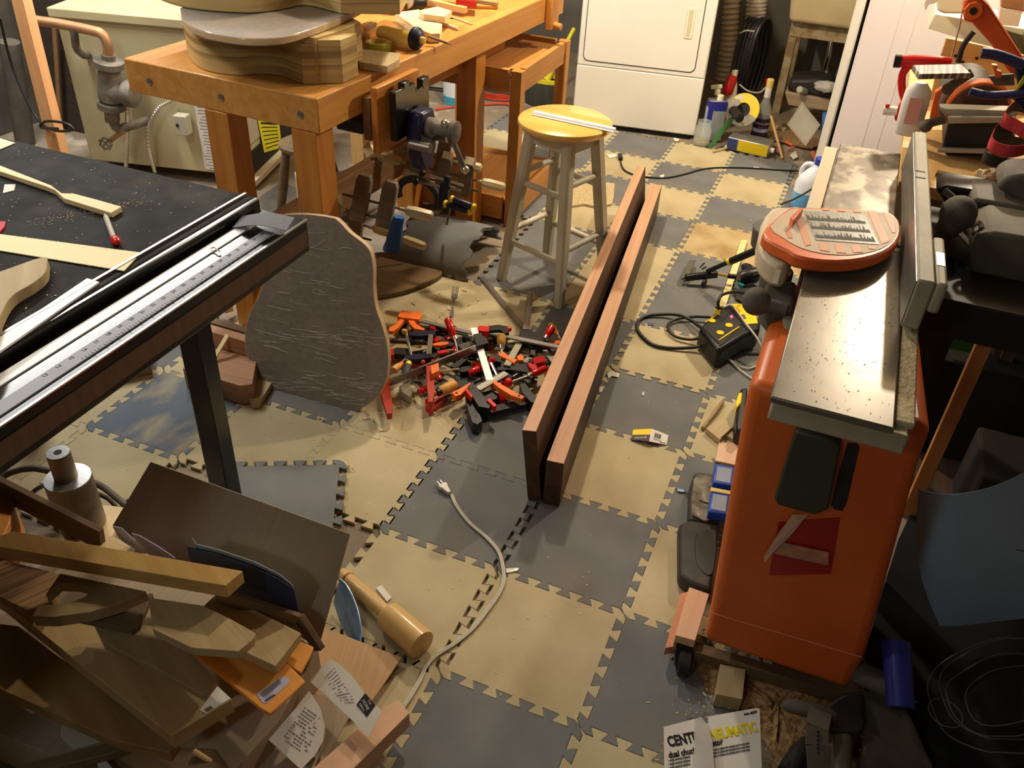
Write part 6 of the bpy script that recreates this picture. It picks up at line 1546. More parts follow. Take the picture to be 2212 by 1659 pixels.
yplate('orange_jaw', [(2142, 140), (2156, 142), (2152, 152), (2164, 156), (2164, 168), (2150, 168), (2146, 150)], 1.5, .02, ORANGEB, qc)
yplate('steel_bar', [(2135, 165), (2190, 160), (2192, 185), (2150, 186)], 1.52, .012, CASTD, qc)
# sanding belts: loops of ribbon
def ribbon(name, px, y, depth, mt, label, mt2):
    P = smoothpts([AX(x_, y_, 1, y + dy) for x_, y_, dy in px], 6, True); cc_ = sum(P, Vector()) / len(P)
    up_ = Vector((.0, -.25, .97)); w_ = depth; g = G()
    O = [p for p in P]; I = [p + (cc_ - p).normalized() * .002 for p in P]
    g.rings([[p for p in O], [p + up_ * w_ for p in O], [p + up_ * w_ for p in I], [p for p in I]], cap=False)
    n = len(P)
    o = g.to(name, mt); o.data.materials.append(mt2); tag(o, label, 'sanding belt')
    for f in o.data.polygons:
        c_ = WM[o] @ f.center
        if (WM[o].to_3x3() @ f.normal).dot(cc_ - c_) > 0: f.material_index = 1
ribbon('sanding_belt_loop', [(2160, 268, .0), (2185, 285, -.03), (2225, 305, -.05), (2260, 290, .0), (2235, 255, .08), (2190, 240, .10)], 1.42, .035, SANDR, 'upper red sanding belt loop at the right edge', BELTIN)
ribbon('sanding_belt_loop', [(2132, 318, .0), (2150, 335, -.03), (2190, 340, -.04), (2225, 325, .0), (2200, 290, .08), (2150, 290, .08)], 1.36, .033, SANDR, 'lower red sanding belt loop lying on the bench', BELTIN)
ribbon('sanding_belt_loop', [(2120, 348, .0), (2150, 362, -.02), (2212, 366, -.02), (2260, 350, .0), (2212, 320, .1), (2140, 322, .08)], 1.34, .030, BLKRUB, 'black sanding belt loop around the red one', BELTIN)
tag(board('dark_bar', AT(2022, 374, ZW + .006), AT(2110, 394, ZW + .006), .022, .012, SCRAPD), 'short dark wooden bar on the light bench', 'bar')
g = G(); r_ = rng(12)
c_ = AT(2142, 382, ZW + .02)
g.ball(c_, .030, 16, (1.4, 1.0, .7))
for v in g.b.verts: v.co += (v.co - c_).normalized() * .010 * mnoise.noise(v.co * 60) + Vector((0, 0, .004 * math.sin(v.co.x * 400)))
tag(g.to('crumpled_tissue', mat('honeycomb_paper', (214, 186, 142), (150, 120, 84), rough=.9, sc=(90, 90, 90), bump=1, bsc=90), smooth=False), 'crumpled tan honeycomb paper on the light bench', 'paper')
# dark machine on a stand, right of the fence
ms = thing('planer_stand', 'dark grey machine with a round knob on a dark steel stand', 'machine', (1.15, .95, FZ))
G().box((1.15, .95, .745), (.80, .50, .085)).to('stand_top', BLACKMAT, ms, bev=.004)
for x_, y_ in ((.80, .74), (1.5, .74), (.80, 1.16), (1.5, 1.16)): board('stand_leg', (x_, y_, FZ), (x_, y_, .71), .07, .05, BLACKMAT, ms, up=(0, 1, 0))
G().ball(AT(2070, 462, .90), .037, 20, (1, 1, 1.05)).to('round_knob', DUSTG, ms)
G().cyl(AT(2070, 470, .89), AT(2018, 522, .84), .012, n=12).to('knob_stem', DUSTG, ms)
kc = AT(2048, 490, .87); G().lathe([(.03, 0), (.02, .03)], AT(2060, 478, .885), AT(2030, 508, .85) - AT(2060, 478, .885), 16).to('knob_collar', DUSTG, ms)
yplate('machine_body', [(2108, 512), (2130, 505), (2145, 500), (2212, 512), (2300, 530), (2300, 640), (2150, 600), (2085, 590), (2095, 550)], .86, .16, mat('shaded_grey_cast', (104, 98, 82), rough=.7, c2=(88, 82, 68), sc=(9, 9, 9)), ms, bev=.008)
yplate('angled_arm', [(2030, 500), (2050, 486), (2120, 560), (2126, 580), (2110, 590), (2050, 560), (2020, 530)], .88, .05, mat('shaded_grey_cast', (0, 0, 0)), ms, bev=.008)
yplate('motor_cover', [(2092, 440), (2104, 428), (2212, 446), (2300, 460), (2300, 520), (2212, 508), (2120, 490), (2096, 470)], 1.02, .14, CASTD, ms, bev=.012)
for yy in (438, 450): yplate('cooling_slot', [(2112, yy), (2180, yy + 11), (2180, yy + 14), (2112, yy + 3)], 1.018, .004, BLACKMAT, ms)
yplate('dark_pad', [(2020, 410), (2045, 402), (2130, 415), (2160, 420), (2180, 470), (2100, 440), (2040, 440)], 1.08, .10, BLACKP, ms, bev=.006)
G().cyl(AT(2040, 412, .88), AT(2145, 498, .84), .008, n=10).to('tie_rod', DUSTG, ms)
G().tube(smoothpts([AX(2098, 492, 1, .90), AX(2112, 480, 1, .90), AX(2120, 492, 1, .90), AX(2104, 508, 1, .90)], 4, True), .006, 8, close=True).to('chrome_spring', CHROME, ms)
yplate('hood', [(2152, 410), (2160, 392), (2185, 378), (2212, 378), (2300, 400), (2300, 450), (2212, 455), (2200, 435), (2165, 415)], 1.06, .12, DUSTG, ms, bev=.012)
# upright lath, cardboard and green card below the stand
o = board('upright_lath', (.95, .99, FZ), (.955, 1.0, .70), .036, .020, wood('orange_pine_lath', (206, 142, 82), (184, 118, 60), 1, .55), up=(0, 1, 0)); tag(o, 'upright pine lath standing in the dark right of the jointer', 'lath')
tag(yplate('cardboard_sheet', [(2070, 640), (2150, 655), (2150, 770), (2055, 700)], 1.30, .01, CARD), 'brown cardboard panel in the dark under the machine stand', 'cardboard')
tag(yplate('green_card', [(2058, 702), (2108, 738), (2100, 764), (2044, 752)], 1.25, .008, GREENC), 'green card wedge under the machine stand', 'card')
tag(yplate('leaning_board', [(2185, 705), (2212, 712), (2212, 745), (2185, 785), (2160, 778)], 1.3, .02, SCRAPD), 'dark board leaning under the machine stand at the right edge', 'board')
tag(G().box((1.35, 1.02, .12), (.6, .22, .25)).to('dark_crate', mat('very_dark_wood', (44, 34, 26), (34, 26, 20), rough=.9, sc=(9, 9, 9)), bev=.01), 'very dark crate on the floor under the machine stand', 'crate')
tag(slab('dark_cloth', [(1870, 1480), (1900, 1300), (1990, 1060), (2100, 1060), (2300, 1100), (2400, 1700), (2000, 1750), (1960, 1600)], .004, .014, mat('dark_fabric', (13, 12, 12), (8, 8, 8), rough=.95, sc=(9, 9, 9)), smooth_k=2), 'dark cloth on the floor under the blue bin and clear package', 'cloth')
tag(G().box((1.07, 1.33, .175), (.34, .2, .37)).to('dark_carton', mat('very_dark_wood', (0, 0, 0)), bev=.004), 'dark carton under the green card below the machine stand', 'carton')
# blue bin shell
def binshell():
    rows = [([(1984, 1058), (2010, 1064), (2060, 1068), (2130, 1056), (2212, 1022), (2320, 960)], .40), ([(1980, 1100), (2010, 1120), (2065, 1130), (2135, 1122), (2215, 1100), (2320, 1050)], .34),
            ([(1978, 1170), (2012, 1190), (2070, 1200), (2140, 1192), (2215, 1180), (2320, 1140)], .26), ([(1990, 1250), (2020, 1265), (2078, 1272), (2145, 1265), (2215, 1255), (2320, 1225)], .17), ([(2008, 1302), (2025, 1310), (2080, 1314), (2145, 1307), (2215, 1300), (2320, 1285)], .11), ([(2030, 1352), (2050, 1352), (2090, 1350), (2150, 1343), (2215, 1336), (2320, 1328)], .055)]
    R = [smoothpts([AT(x, y, z) for x, y in px], 4) for px, z in rows]
    g = G(); front = [[g.b.verts.new(p) for p in r] for r in R]; n = len(R[0])
    off = Vector((.01, .02, .0)) * .18
    back = [[g.b.verts.new(p + Vector((.0015, .004, -.0005))) for p in r] for r in R]
    for i in range(len(R) - 1):
        for j in range(n - 1):
            g.b.faces.new((front[i][j], front[i][j + 1], front[i + 1][j + 1], front[i + 1][j])); g.b.faces.new((back[i][j], back[i + 1][j], back[i + 1][j + 1], back[i][j + 1]))
    for L_ in (0, -1):
        for j in range(n - 1): g.b.faces.new((front[L_][j], back[L_][j], back[L_][j + 1], front[L_][j + 1]))
    for j in (0, -1):
        for i in range(len(R) - 1): g.b.faces.new((front[i][j], front[i + 1][j], back[i + 1][j], back[i][j]))
    o = g.to('blue_plastic_sheet', BLUEB); tag(o, 'big curved light blue plastic sheet at the right edge', 'plastic sheet')
    text('black_mark', '---', .02, frame(AT(2205, 1188, .262), (1, .1, 0), (0, -.6, .8)), INK, o)
binshell()
# blue tube with rod
a = AT(1936, 1388, .22); b = AT(1946, 1530, .16)
t = thing('blue_tube', 'dark blue plastic tube open at its lower end, standing among black things', 'tube', b)
d = (a - b)
G().lathe([(.0245, 0), (.026, .002), (.028, d.length), (.024, d.length)], b, d, 28).to('tube', TUBEB, t)
G().cyl(b + d.normalized() * .0015, b - d.normalized() * .001, .0215, n=24).to('opening', BLACKMAT, t)
G().tube(smoothpts([AT(1952, 1540, .15), AT(1968, 1570, .12), AT(1990, 1620, .06), AT(2012, 1665, .02)], 5), .007, 10).to('rod', DUSTG, t)
# clear clamshell package
def clam():
    t = thing('clamshell_package', 'clear moulded plastic package at the bottom right corner', 'package', AT(2120, 1520, .02))
    O = [AT(x, y, .10) for x, y in [(2005, 1470), (2050, 1420), (2140, 1382), (2190, 1378), (2260, 1400), (2260, 1600), (2160, 1625), (2090, 1610), (2040, 1580), (2015, 1530)]]
    I = [AT(x, y, .15) for x, y in [(2045, 1480), (2080, 1450), (2140, 1418), (2185, 1412), (2235, 1430), (2235, 1570), (2150, 1590), (2100, 1580), (2065, 1550), (2050, 1520)]]
    dn_ = Vector((0, 0, .075))
    g = G(); g.rings([[p - dn_ for p in O], O, [p.lerp(q, .3) for p, q in zip(O, I)], [p.lerp(q, .45) + Vector((0, 0, .02)) for p, q in zip(O, I)], I, [p.lerp(sum(I, Vector()) / 10, .25) - Vector((0, 0, .02)) for p in I]])
    CL = mat('clamshell_plastic', (70, 70, 74), rough=.03, alpha=.14, spec=1, bump=.3, bsc=26)
    g.to('shell', CL, t, bev=.003)
    G().prism([AT(x, y, .165) for x, y in [(2085, 1500), (2130, 1455), (2190, 1440), (2230, 1450), (2230, 1545), (2120, 1565)]], (0, 0, -.03)).to('inner_dome', CL, t, bev=.008)
    G().lathe([(.035, 0), (.032, .02), (.0, .022)], AT(2042, 1540, .12), (0, 0, 1), 24).to('round_dome', CL, t)
    EDG = mat('pale_highlight', (170, 170, 176), rough=.08, alpha=.2, spec=1)  # pale thin tubes draw the highlights along the package edges
    for P_l, r_l in ((O, .0016), (I, .0012), ([AT(x, y, .166) for x, y in [(2085, 1500), (2130, 1455), (2190, 1440), (2230, 1450), (2230, 1545), (2120, 1565)]], .0012), ([p.lerp(q, .45) + Vector((0, 0, .021)) for p, q in zip(O, I)], .0010)):
        G().tube(smoothpts(P_l, 4, True), r_l, 5, close=True).to('edge_highlight', EDG, t)
    G().tube([AT(2042, 1540, .142) + Vector((math.cos(a) * .032, math.sin(a) * .032, 0)) for a in [2 * PI * k / 24 for k in range(24)]], .001, 5, close=True).to('edge_highlight', EDG, t)
clam()
# leather face guard / knee pad with strap
kp = thing('leather_knee_pad', 'worn dark grey leather pad with a buckled strap at the bottom right', 'knee pad', AT(1880, 1600, 0))
LG = [AT(x, y, z) for x, y, z in [(1790, 1530, .05), (1820, 1500, .07), (1870, 1490, .08), (1925, 1500, .08), (1960, 1540, .06), (1990, 1600, .04), (2000, 1680, .02), (1880, 1690, .02), (1860, 1640, .04), (1868, 1580, .06), (1835, 1560, .05)]]
G().prism(smoothpts(LG, 3, True), (0, 0, -.02)).to('leather_shell', LEATH, kp, bev=.006)
G().prism(smoothpts([AT(x, y, .085) for x, y in [(1795, 1525), (1820, 1505), (1862, 1500), (1866, 1545), (1860, 1580), (1800, 1575), (1790, 1550)]], 3, True), (0, 0, -.02)).to('black_lining', BLKRUB, kp, bev=.006)
G().lathe([(.004, 0), (.014, .012), (.017, .05), (.014, .095), (.006, .108)], AT(1690, 1520, .08), AT(1800, 1545, .08) - AT(1690, 1520, .08), 16).to('padded_bar', DUSTG, kp)
sp = [AT(1772, 1535, .10), AT(1765, 1570, .11), AT(1765, 1610, .09), AT(1770, 1680, .05)]
g = G()
for a, b in zip(sp, sp[1:]): g.beam(a, b, .044, .003)
st = g.to('strap', mat('grey_strap', (112, 104, 90), (96, 88, 76), rough=.8, sc=(20, 20, 20)), kp)
for i in range(6):
    q = AT(1767, 1582 + i * 9, .1085 - i * .0035); G().cyl(q, q + Vector((0, 0, .0025)), .0026, n=10).to('strap_hole', BLACKMAT, st)
G().cyl(AT(1820, 1590, .06), AT(1815, 1680, .05), .020, n=20).to('metal_tube', CASTD, kp)
tag(G().lathe([(.012, 0), (.022, .03), (.024, .09), (.012, .10)], AT(1745, 1600, .03), AT(1700, 1680, .02) - AT(1745, 1600, .03), 14).to('padded_roll', BLKRUB), 'dark rounded handle lying left of the buckled strap', 'handle')
# product card
def card():
    A, B, C_ = AT(1432, 1573, .10), AT(1642, 1528, .10), AT(1440, 1659, .085)
    t = thing('product_card', 'white blister card with yellow and black lettering at the bottom edge', 'product card', A)
    n = (B - A).cross(C_ - A).normalized(); n = -n if n.z < 0 else n
    px = [(1434, 1570), (1500, 1553), (1506, 1562), (1518, 1566), (1530, 1562), (1530, 1550), (1522, 1549), (1636, 1529), (1641, 1532), (1647, 1700), (1436, 1720)]
    plate('card', px, A, B, C_, .0012, WHITEP, t, bev=0)
    def onp(x, y): return AP(x, y, A + n * .0006, n)
    def tx(s_, x, y, size, mt, sxx=1.0, sh_=0, ang=0, al='LEFT'):
        o_ = onp(x, y); d_ = onp(x + 50, y - 9.5 + ang) - o_
        M = frame(o_, d_, n); text('lettering', s_, size, M, mt, t, ext=.0003, align=al, sx=sxx, shear=sh_, bold=size * .035)
    tx('CENTR', 1442, 1604, .027, INK, .74)
    tx('NEUMATIC', 1532, 1590, .027, YINK, .76)
    tx('dual chuck', 1443, 1632, .0155, INK, .86, .2)
    tx('lator', 1534, 1607, .0155, INK, .86, .2)
    tx('item 66577', 1607, 1543, .0062, INK, 1, .2)
    for i in range(3): tx('• easily controls inflation', 1443, 1643 + i * 8, .0058, INKG, .78, .2)
    for i in range(3): tx('inflates or deflates tires including hard to reach valves', 1538, 1620 + i * 7, .0055, INKG, .66, .2)
    g = [onp(x, y) + n * h for x, y, h in [(1498, 1555, .004), (1512, 1552, .008), (1526, 1570, .010), (1536, 1610, .012), (1540, 1690, .012), (1488, 1690, .012), (1497, 1620, .010)]]
    G().prism(g, -n * .0015).to('plastic_bag_strip', BAG, t)
card()
# moulded black case, blue blade cases, floor bits by the cabinet
mc = thing('moulded_case', 'dusty black moulded case with a clear window beside the orange cabinet', 'case', AT(1510, 1150, 0))
slab('lower_shell', [(1467, 1130), (1490, 1122), (1556, 1132), (1545, 1200), (1538, 1276), (1490, 1258), (1468, 1240)], .05, .048, mat('dusty_black_plastic', (40, 38, 34), (62, 56, 48), rough=.6, sc=(20, 20, 20)), mc, bev=.010)
slab('inner_well', [(1505, 1150), (1548, 1152), (1540, 1240), (1515, 1232), (1502, 1200)], .052, .006, BLACKP, mc, bev=.002, smooth_k=2)
slab('upper_shell', [(1500, 1018), (1560, 1022), (1556, 1128), (1488, 1122), (1490, 1050)], .045, .042, mat('dusty_black_plastic', (0, 0, 0)), mc, bev=.010)
slab('clear_window', [(1505, 1028), (1556, 1030), (1552, 1118), (1496, 1112), (1498, 1050)], .050, .004, mat('dusty_window', (150, 142, 124), (96, 88, 76), rough=.15, sc=(30, 30, 30), bump=1, bsc=40), mc, bev=.001, smooth_k=2)
for i, (px, lb) in enumerate((([(1545, 1000), (1588, 1008), (1582, 1050), (1540, 1042)], 'blue plastic blade case nearer the back, beside the orange cabinet'), ([(1536, 1060), (1578, 1066), (1572, 1112), (1530, 1104)], 'blue plastic blade case on top of the black moulded case'))):
    t = thing('blade_case', lb, 'plastic case', AT(*px[0], .05))
    slab('case', px, .085, .030, BLUE, t, bev=.004)
    c = [((px[0][0] * .8 + px[2][0] * .2), (px[0][1] * .8 + px[2][1] * .2))]
    q = [(x * .75 + sum(p[0] for p in px) / 4 * .25, y * .75 + sum(p[1] for p in px) / 4 * .25) for x, y in px]
    slab('window', q, .0865, .002, mat('blue_grey_window', (150, 160, 176), rough=.2), t)
    if i: slab('strip_band', [(1536, 1052), (1578, 1060), (1578, 1068), (1534, 1060)], .088, .003, TAPEIN, t)
tag(G().tube(smoothpts([AT(1460, 1057, .004), AT(1480, 1064, .004), AT(1510, 1080, .05), AT(1530, 1088, .05)], 4), .0015, 6).to('thin_wire', INK), 'thin black wire with a pale blue tag on the grey tile', 'wire')
tag(slab('blue_tag', [(1464, 1055), (1478, 1058), (1477, 1063), (1463, 1060)], .006, .002, mat('pale_blue', (150, 190, 220), rough=.5)), 'tiny pale blue tag at the end of the thin wire', 'tag')
tm = thing('tape_measure', 'black and yellow tape measure squeezed beside the orange cabinet', 'tape measure', AT(1605, 890, 0))
slab('body', [(1600, 838), (1616, 835), (1612, 900), (1606, 932), (1591, 925), (1590, 900)], .065, .062, BLACKP, tm, bev=.008)
slab('yellow_side', [(1596, 848), (1604, 846), (1602, 868), (1592, 880), (1590, 868)], .068, .03, YELL, tm, bev=.004)
a = AT(1518, 926, .008); b = AT(1561, 868, .008)
tag(G().lathe([(.007, 0), (.0075, .02), (.006, .06), (.0085, .10), (.006, (b - a).length)], a, b - a, 12).to('broken_dowel', SCRAP), 'broken brown wooden dowel on the beige foam left of the cabinet', 'dowel')
for px, z, lb in (([(1525, 925), (1562, 900), (1584, 922), (1558, 944), (1556, 950)], .02, 'flat pale offcut touching the broken dowel'), ([(1563, 936), (1592, 925), (1598, 935), (1596, 955)], .012, 'pointed pale offcut against the orange cabinet'), ([(1553, 955), (1600, 958), (1592, 1005), (1545, 995)], .008, 'square pinkish offcut behind the blue blade case')):
    tag(slab('wood_offcut', px, z, z - .001, SCRAPL if 'pinkish' not in lb else PINKW), lb, 'wood offcut')
tag(G().box((1.35, 1.95, .34), (.86, .9, .66)).to('added_dark_chest', mat('chest_dark', (58, 44, 32), (40, 31, 24), rough=.9, sc=(6, 6, 6)), bev=.01), 'added dark chest that fills the space under the right bench with shade', 'chest')  # chest added so the space below the bench reads dark
tag(board('added_dim_plank', (1.02, 1.05, .03), (1.02, 1.45, .03), .20, .03, mat('dim_plank', (84, 62, 42), (64, 46, 32), rough=.9, sc=(2, 30, 30))), 'added dim plank that darkens the floor behind the upright pine lath', 'plank')  # plank added to keep this stretch of floor dark
tag(slab('added_dark_board', [(1960, 760), (2050, 700), (2160, 760), (2260, 860), (2300, 1100), (2100, 1080), (1990, 1050), (1950, 980)], .02, .02, mat('dim_brown_board', (62, 48, 34), (44, 34, 26), rough=.95, sc=(5, 5, 5))), 'added dark board that darkens the floor right of the jointer cabinet', 'board')  # board added over the pale concrete to darken it
# ---------------------------------------------------------------- heap of wood and boxes, bottom left
def item(name, px, z, th, mt, label, cat, gx=None, bev=.0015, k=0):
    return tag(slab(name, px, z, th, mt, gx=gx, bev=bev, smooth_k=k), label, cat)
GXB = Vector((.45, -.22, 0))
bx_ = thing('cardboard_box', 'brown cardboard box with its back flap raised, at bottom left', 'cardboard box', AT(400, 1400, 0))
slab('box_body', [(243, 1150), (688, 1402), (600, 1560), (420, 1760), (-60, 1560), (-60, 1290)], .12, .118, CARD, bx_)
plate('raised_flap', [(325, 997), (756, 1153), (688, 1400), (243, 1135)], AT(345, 1000, .35), AT(752, 1155, .28), AT(690, 1400, .10), .004, CARD, bx_)
slab('front_flap', [(700, 1355), (868, 1420), (800, 1520), (700, 1560), (600, 1520), (660, 1440)], .018, .004, CARDL, bx_, gx=(1, .3, 0), label='lighter loose flap')
slab('lower_flap', [(455, 1680), (520, 1562), (600, 1500), (700, 1500), (775, 1512), (680, 1680)], .055, .004, CARD, bx_)
# upright stepped metal cylinders on a small board
o = item('pine_offcut', [(205, 1088), (280, 1097), (240, 1162), (150, 1180), (120, 1130)], .13, .016, PALE, 'pale square board under the stepped metal cylinder', 'board')
c = AT(180, 1132, .131)
def above(px, py, c_): return AX(px, py, 0, c_.x).z
z1 = above(148, 1030, c); z2 = above(137, 972, c)
t = thing('stepped_cylinder', 'upright dusty metal cylinder with a smaller polished cylinder on top', 'metal cylinder', c)
DM_ = mat('dusty_metal', (150, 140, 122), (96, 84, 68), rough=.5, metal=.5, sc=(9, 9, 9))
G().cyl(c, (c.x, c.y, z1), .050, n=40).to('large_cylinder', DM_, t, bev=.002)
G().cyl((c.x, c.y, z1), (c.x, c.y, z1 + .001), .049, n=40).to('polished_step', ALU, t)
G().cyl((c.x - .004, c.y, z1), (c.x - .004, c.y, z2), .0245, n=32).to('small_cylinder', DM_, t, bev=.0015)
G().cyl((c.x - .004, c.y, z2), (c.x - .004, c.y, z2 + .001), .024, n=32).to('polished_end', ALU, t)
G().cyl((c.x - .004, c.y, z2 + .001), (c.x - .004, c.y, z2 + .0016), .0085, n=20).to('bore', BLACKMAT, t)
tag(G().tube(smoothpts([AT(-40, 1075, .10), AT(5, 1030, .10), AT(60, 1012, .12), AT(110, 1018, .12), AT(160, 1030, .10), AT(215, 1048, .08), AT(255, 1078, .07), AT(290, 1108, .06), AT(330, 1150, .02)], 5), .0085, 10).to('grey_hose', DUSTG), 'grey hose looping behind the stepped metal cylinder', 'hose')
tag(G().tube(smoothpts([AT(50, 1095, .08), AT(75, 1060, .08), AT(120, 1040, .08), AT(160, 1050, .06), AT(230, 1075, .05), AT(262, 1110, .04)], 5), .006, 10).to('thin_grey_hose', DUSTG), 'thinner grey hose inside the loop of the thicker one', 'hose')
tag(slab('white_lath', [(84, 1040), (96, 1034), (116, 1056), (108, 1062)], .06, .01, GREYBOX), 'small pale strip behind the stepped cylinder', 'strip')
tag(board('dark_lath', AT(-10, 1048, .35), AT(222, 1166, .31), .014, .06, SCRAPD), 'dark brown lath on edge running from the left edge to the top board', 'lath')
item('orange_round_block', [(-60, 1030), (5, 1052), (24, 1070), (28, 1095), (20, 1130), (5, 1160), (-60, 1180)], .34, .10, BENCH, 'orange brown rounded wooden block cut off by the left edge', 'wood block')
item('pale_board', [(232, 1152), (305, 1192), (300, 1215), (200, 1190)], .30, .02, PALE, 'small pale board under the middle of the thick top board', 'board')
# papers and folder standing against the raised flap
def sheet(name, px, A, B, C_, mt, label, cat, th=.002):
    return tag(plate(name, px, A, B, C_, th, mt, bev=0), label, cat)
sheet('white_paper', [(243, 1137), (262, 1141), (282, 1160), (330, 1196), (300, 1196), (256, 1162)], AT(243, 1137, .30), AT(330, 1196, .27), AT(300, 1196, .24), PAPERB, 'bluish white paper at the left inside the box flap', 'paper')
sheet('white_paper', [(284, 1153), (300, 1157), (340, 1180), (378, 1206), (330, 1206), (300, 1178)], AT(284, 1153, .325), AT(378, 1206, .29), AT(330, 1206, .26), PAPERB, 'second bluish white paper right of the first inside the box flap', 'paper')
fo = thing('paper_folder', 'dark blue folder with pale edges leaning against the box flap', 'folder', AT(540, 1270, .15))
A_, B_4, C_4 = AT(404, 1178, .345), AT(634, 1272, .285), AT(648, 1345, .15)
plate('front_cover', [(403, 1180), (420, 1186), (470, 1198), (540, 1222), (600, 1250), (634, 1272), (650, 1345), (560, 1330), (440, 1262), (415, 1225)], A_, B_4, C_4, .0015, mat('dark_blue_folder', (44, 60, 92), rough=.5), fo, bev=0)
plate('back_cover', [(414, 1162), (425, 1176), (480, 1190), (550, 1214), (606, 1242), (632, 1265), (637, 1300), (540, 1280), (440, 1230)], A_ + Vector((0, .008, .004)), B_4 + Vector((0, .008, .004)), C_4 + Vector((0, .008, .004)), .0015, mat('folder_grey', (170, 180, 184), rough=.6), fo, bev=0)
# boards
item('striped_board', [(-60, 1190), (0, 1207), (140, 1242), (112, 1298), (60, 1320), (-60, 1262)], .29, .02, mat('striped_board', (158, 122, 80), (120, 88, 56), rough=.6, sc=(90, 2, 2), mix=(.45, .55)), 'brown finely striped board at the left edge under the top board', 'board', GXB)
item('thick_board', [(30, 1147), (524, 1233), (487, 1266), (-50, 1174)], .385, .032, wood('top_board_wood', (206, 170, 106), (188, 148, 84), 1, .5), 'thick yellow brown board on top of the wood heap, pointing right', 'board', GXB)
item('notched_board', [(130, 1238), (316, 1277), (250, 1306), (192, 1323), (114, 1334), (69, 1332), (82, 1306), (114, 1306), (150, 1301), (180, 1291), (198, 1277), (190, 1266), (165, 1259), (128, 1258), (98, 1284)], .345, .026, SCRAP, 'curved scrap board with a rounded notch under the top board', 'board', GXB)
item('dark_triangle_board', [(140, 1330), (200, 1312), (330, 1280), (300, 1350), (282, 1360)], .305, .015, SCRAPD, 'dark triangular scrap under the notched board', 'board', GXB)
item('wide_board', [(-60, 1242), (60, 1300), (180, 1335), (310, 1400), (501, 1510), (370, 1590), (160, 1425), (0, 1296), (-60, 1262)], .245, .038, wood('wide_board_wood', (184, 158, 110), (160, 132, 86), .8, .55), 'wide tan board with a price sticker at its right end', 'board', GXB)
wbo = [o_ for o_ in WM if o_.name.startswith('wide_board')][0]
st_ = slab('price_sticker', [(431, 1534), (470, 1482), (498, 1508), (446, 1541)], .2458, .0007, PAPER, wbo, bev=0)
st_ = slab('barcode', [(441, 1532), (455, 1524), (461, 1530), (447, 1538)], .2466, .0006, INKG, wbo, bev=0)
item('tapered_board', [(200, 1342), (330, 1352), (415, 1412), (467, 1467), (440, 1502), (330, 1440), (222, 1388)], .285, .020, SCRAP, 'tan board with clipped corners lying on the wide board', 'board', GXB)
item('short_board', [(320, 1290), (440, 1308), (500, 1338), (552, 1367), (547, 1380), (515, 1408), (412, 1400), (330, 1360)], .335, .020, SCRAPL, 'short board with a slanted tip right of the clipped corner board', 'board', GXB)
item('flat_board', [(470, 1280), (560, 1322), (650, 1367), (595, 1440), (520, 1405), (400, 1345)], .24, .024, SCRAPL, 'flat board at the right of the heap above the orange envelopes', 'board', GXB)
item('broad_board', [(-60, 1340), (40, 1352), (130, 1420), (320, 1545), (385, 1600), (365, 1625), (250, 1600), (0, 1490), (-60, 1475)], .195, .03, wood('bottom_board_wood', (156, 128, 78), (128, 100, 58), 1, .6), 'broad brown board under the wide board at the left edge', 'board', GXB)
tag(board('dark_frame_bar', AT(470, 1284, .28), AT(642, 1340, .20), .012, .035, SCRAPD), 'dark thin bar in front of the blue folder', 'bar')
tag(board('dark_frame_bar', AT(644, 1330, .205), AT(690, 1402, .14), .014, .030, SCRAPD), 'short dark bar end sticking out at the right of the flat board', 'bar')
# envelopes
e1 = item('padded_envelope', [(400, 1400), (445, 1390), (560, 1400), (625, 1436), (660, 1471), (600, 1528), (583, 1544), (560, 1530), (470, 1455)], .205, .008, ENV, 'orange padded envelope with a white address label, nearer one', 'envelope', bev=.003)
slab('address_label', [(554, 1500), (568, 1490), (612, 1459), (624, 1466), (625, 1474), (578, 1518), (568, 1518)], .2058, .0007, PAPERB, e1, bev=0)
for i in range(7): slab('barcode_bar', [(571 + i * 3, 1513 - i * 2.1), (572.4 + i * 3, 1512 - i * 2.1), (578 + i * 3, 1508 - i * 2.1 + 6), (576.6 + i * 3, 1509 - i * 2.1 + 6)], .2064, .0005, INK, e1, bev=0)
for i in range(3): slab('printed_line', [(562 + i * 3, 1497 + i * 3), (603 + i * 2, 1467 + i * 3), (604 + i * 2, 1469 + i * 3), (563 + i * 3, 1499 + i * 3)], .2064, .0005, INKG, e1, bev=0)
item('padded_envelope', [(600, 1400), (640, 1382), (678, 1396), (668, 1420), (650, 1455), (610, 1430)], .195, .008, ENV, 'orange padded envelope mostly hidden under the flat board', 'envelope', bev=.003)
# receipts
def receipt(px, A, B, C_, label, rows, logo=None, fan=None):
    t = thing('receipt', label, 'receipt', A)
    A, B, C_ = Vector(A), Vector(B), Vector(C_); n = (B - A).cross(C_ - A).normalized(); n = -n if n.z < 0 else n
    plate('paper', px, A, B, C_, .0008, PAPER, t, bev=0)
    def on(x, y): return AP(x, y, A + n * .0006, n)
    r_ = rng(int(px[0][0])); g = G()
    for (a, b, c_, d) in rows:
        m = 12
        for i in range(m):
            f = (i + .5) / m; p = Vector((a[0] + (c_[0] - a[0]) * f, a[1] + (c_[1] - a[1]) * f)); q = Vector((b[0] + (d[0] - b[0]) * f, b[1] + (d[1] - b[1]) * f)); u = 0
            while u < .96:
                l = r_.uniform(.04, .14)
                if r_.random() < .7:
                    s0, s1 = p.lerp(q, u), p.lerp(q, min(u + l, 1)); g.beam(on(*s0), on(*s1), .0013, .0004, n)
                u += l + .03
    g.to('print', INKG, t)
    return t, on, n
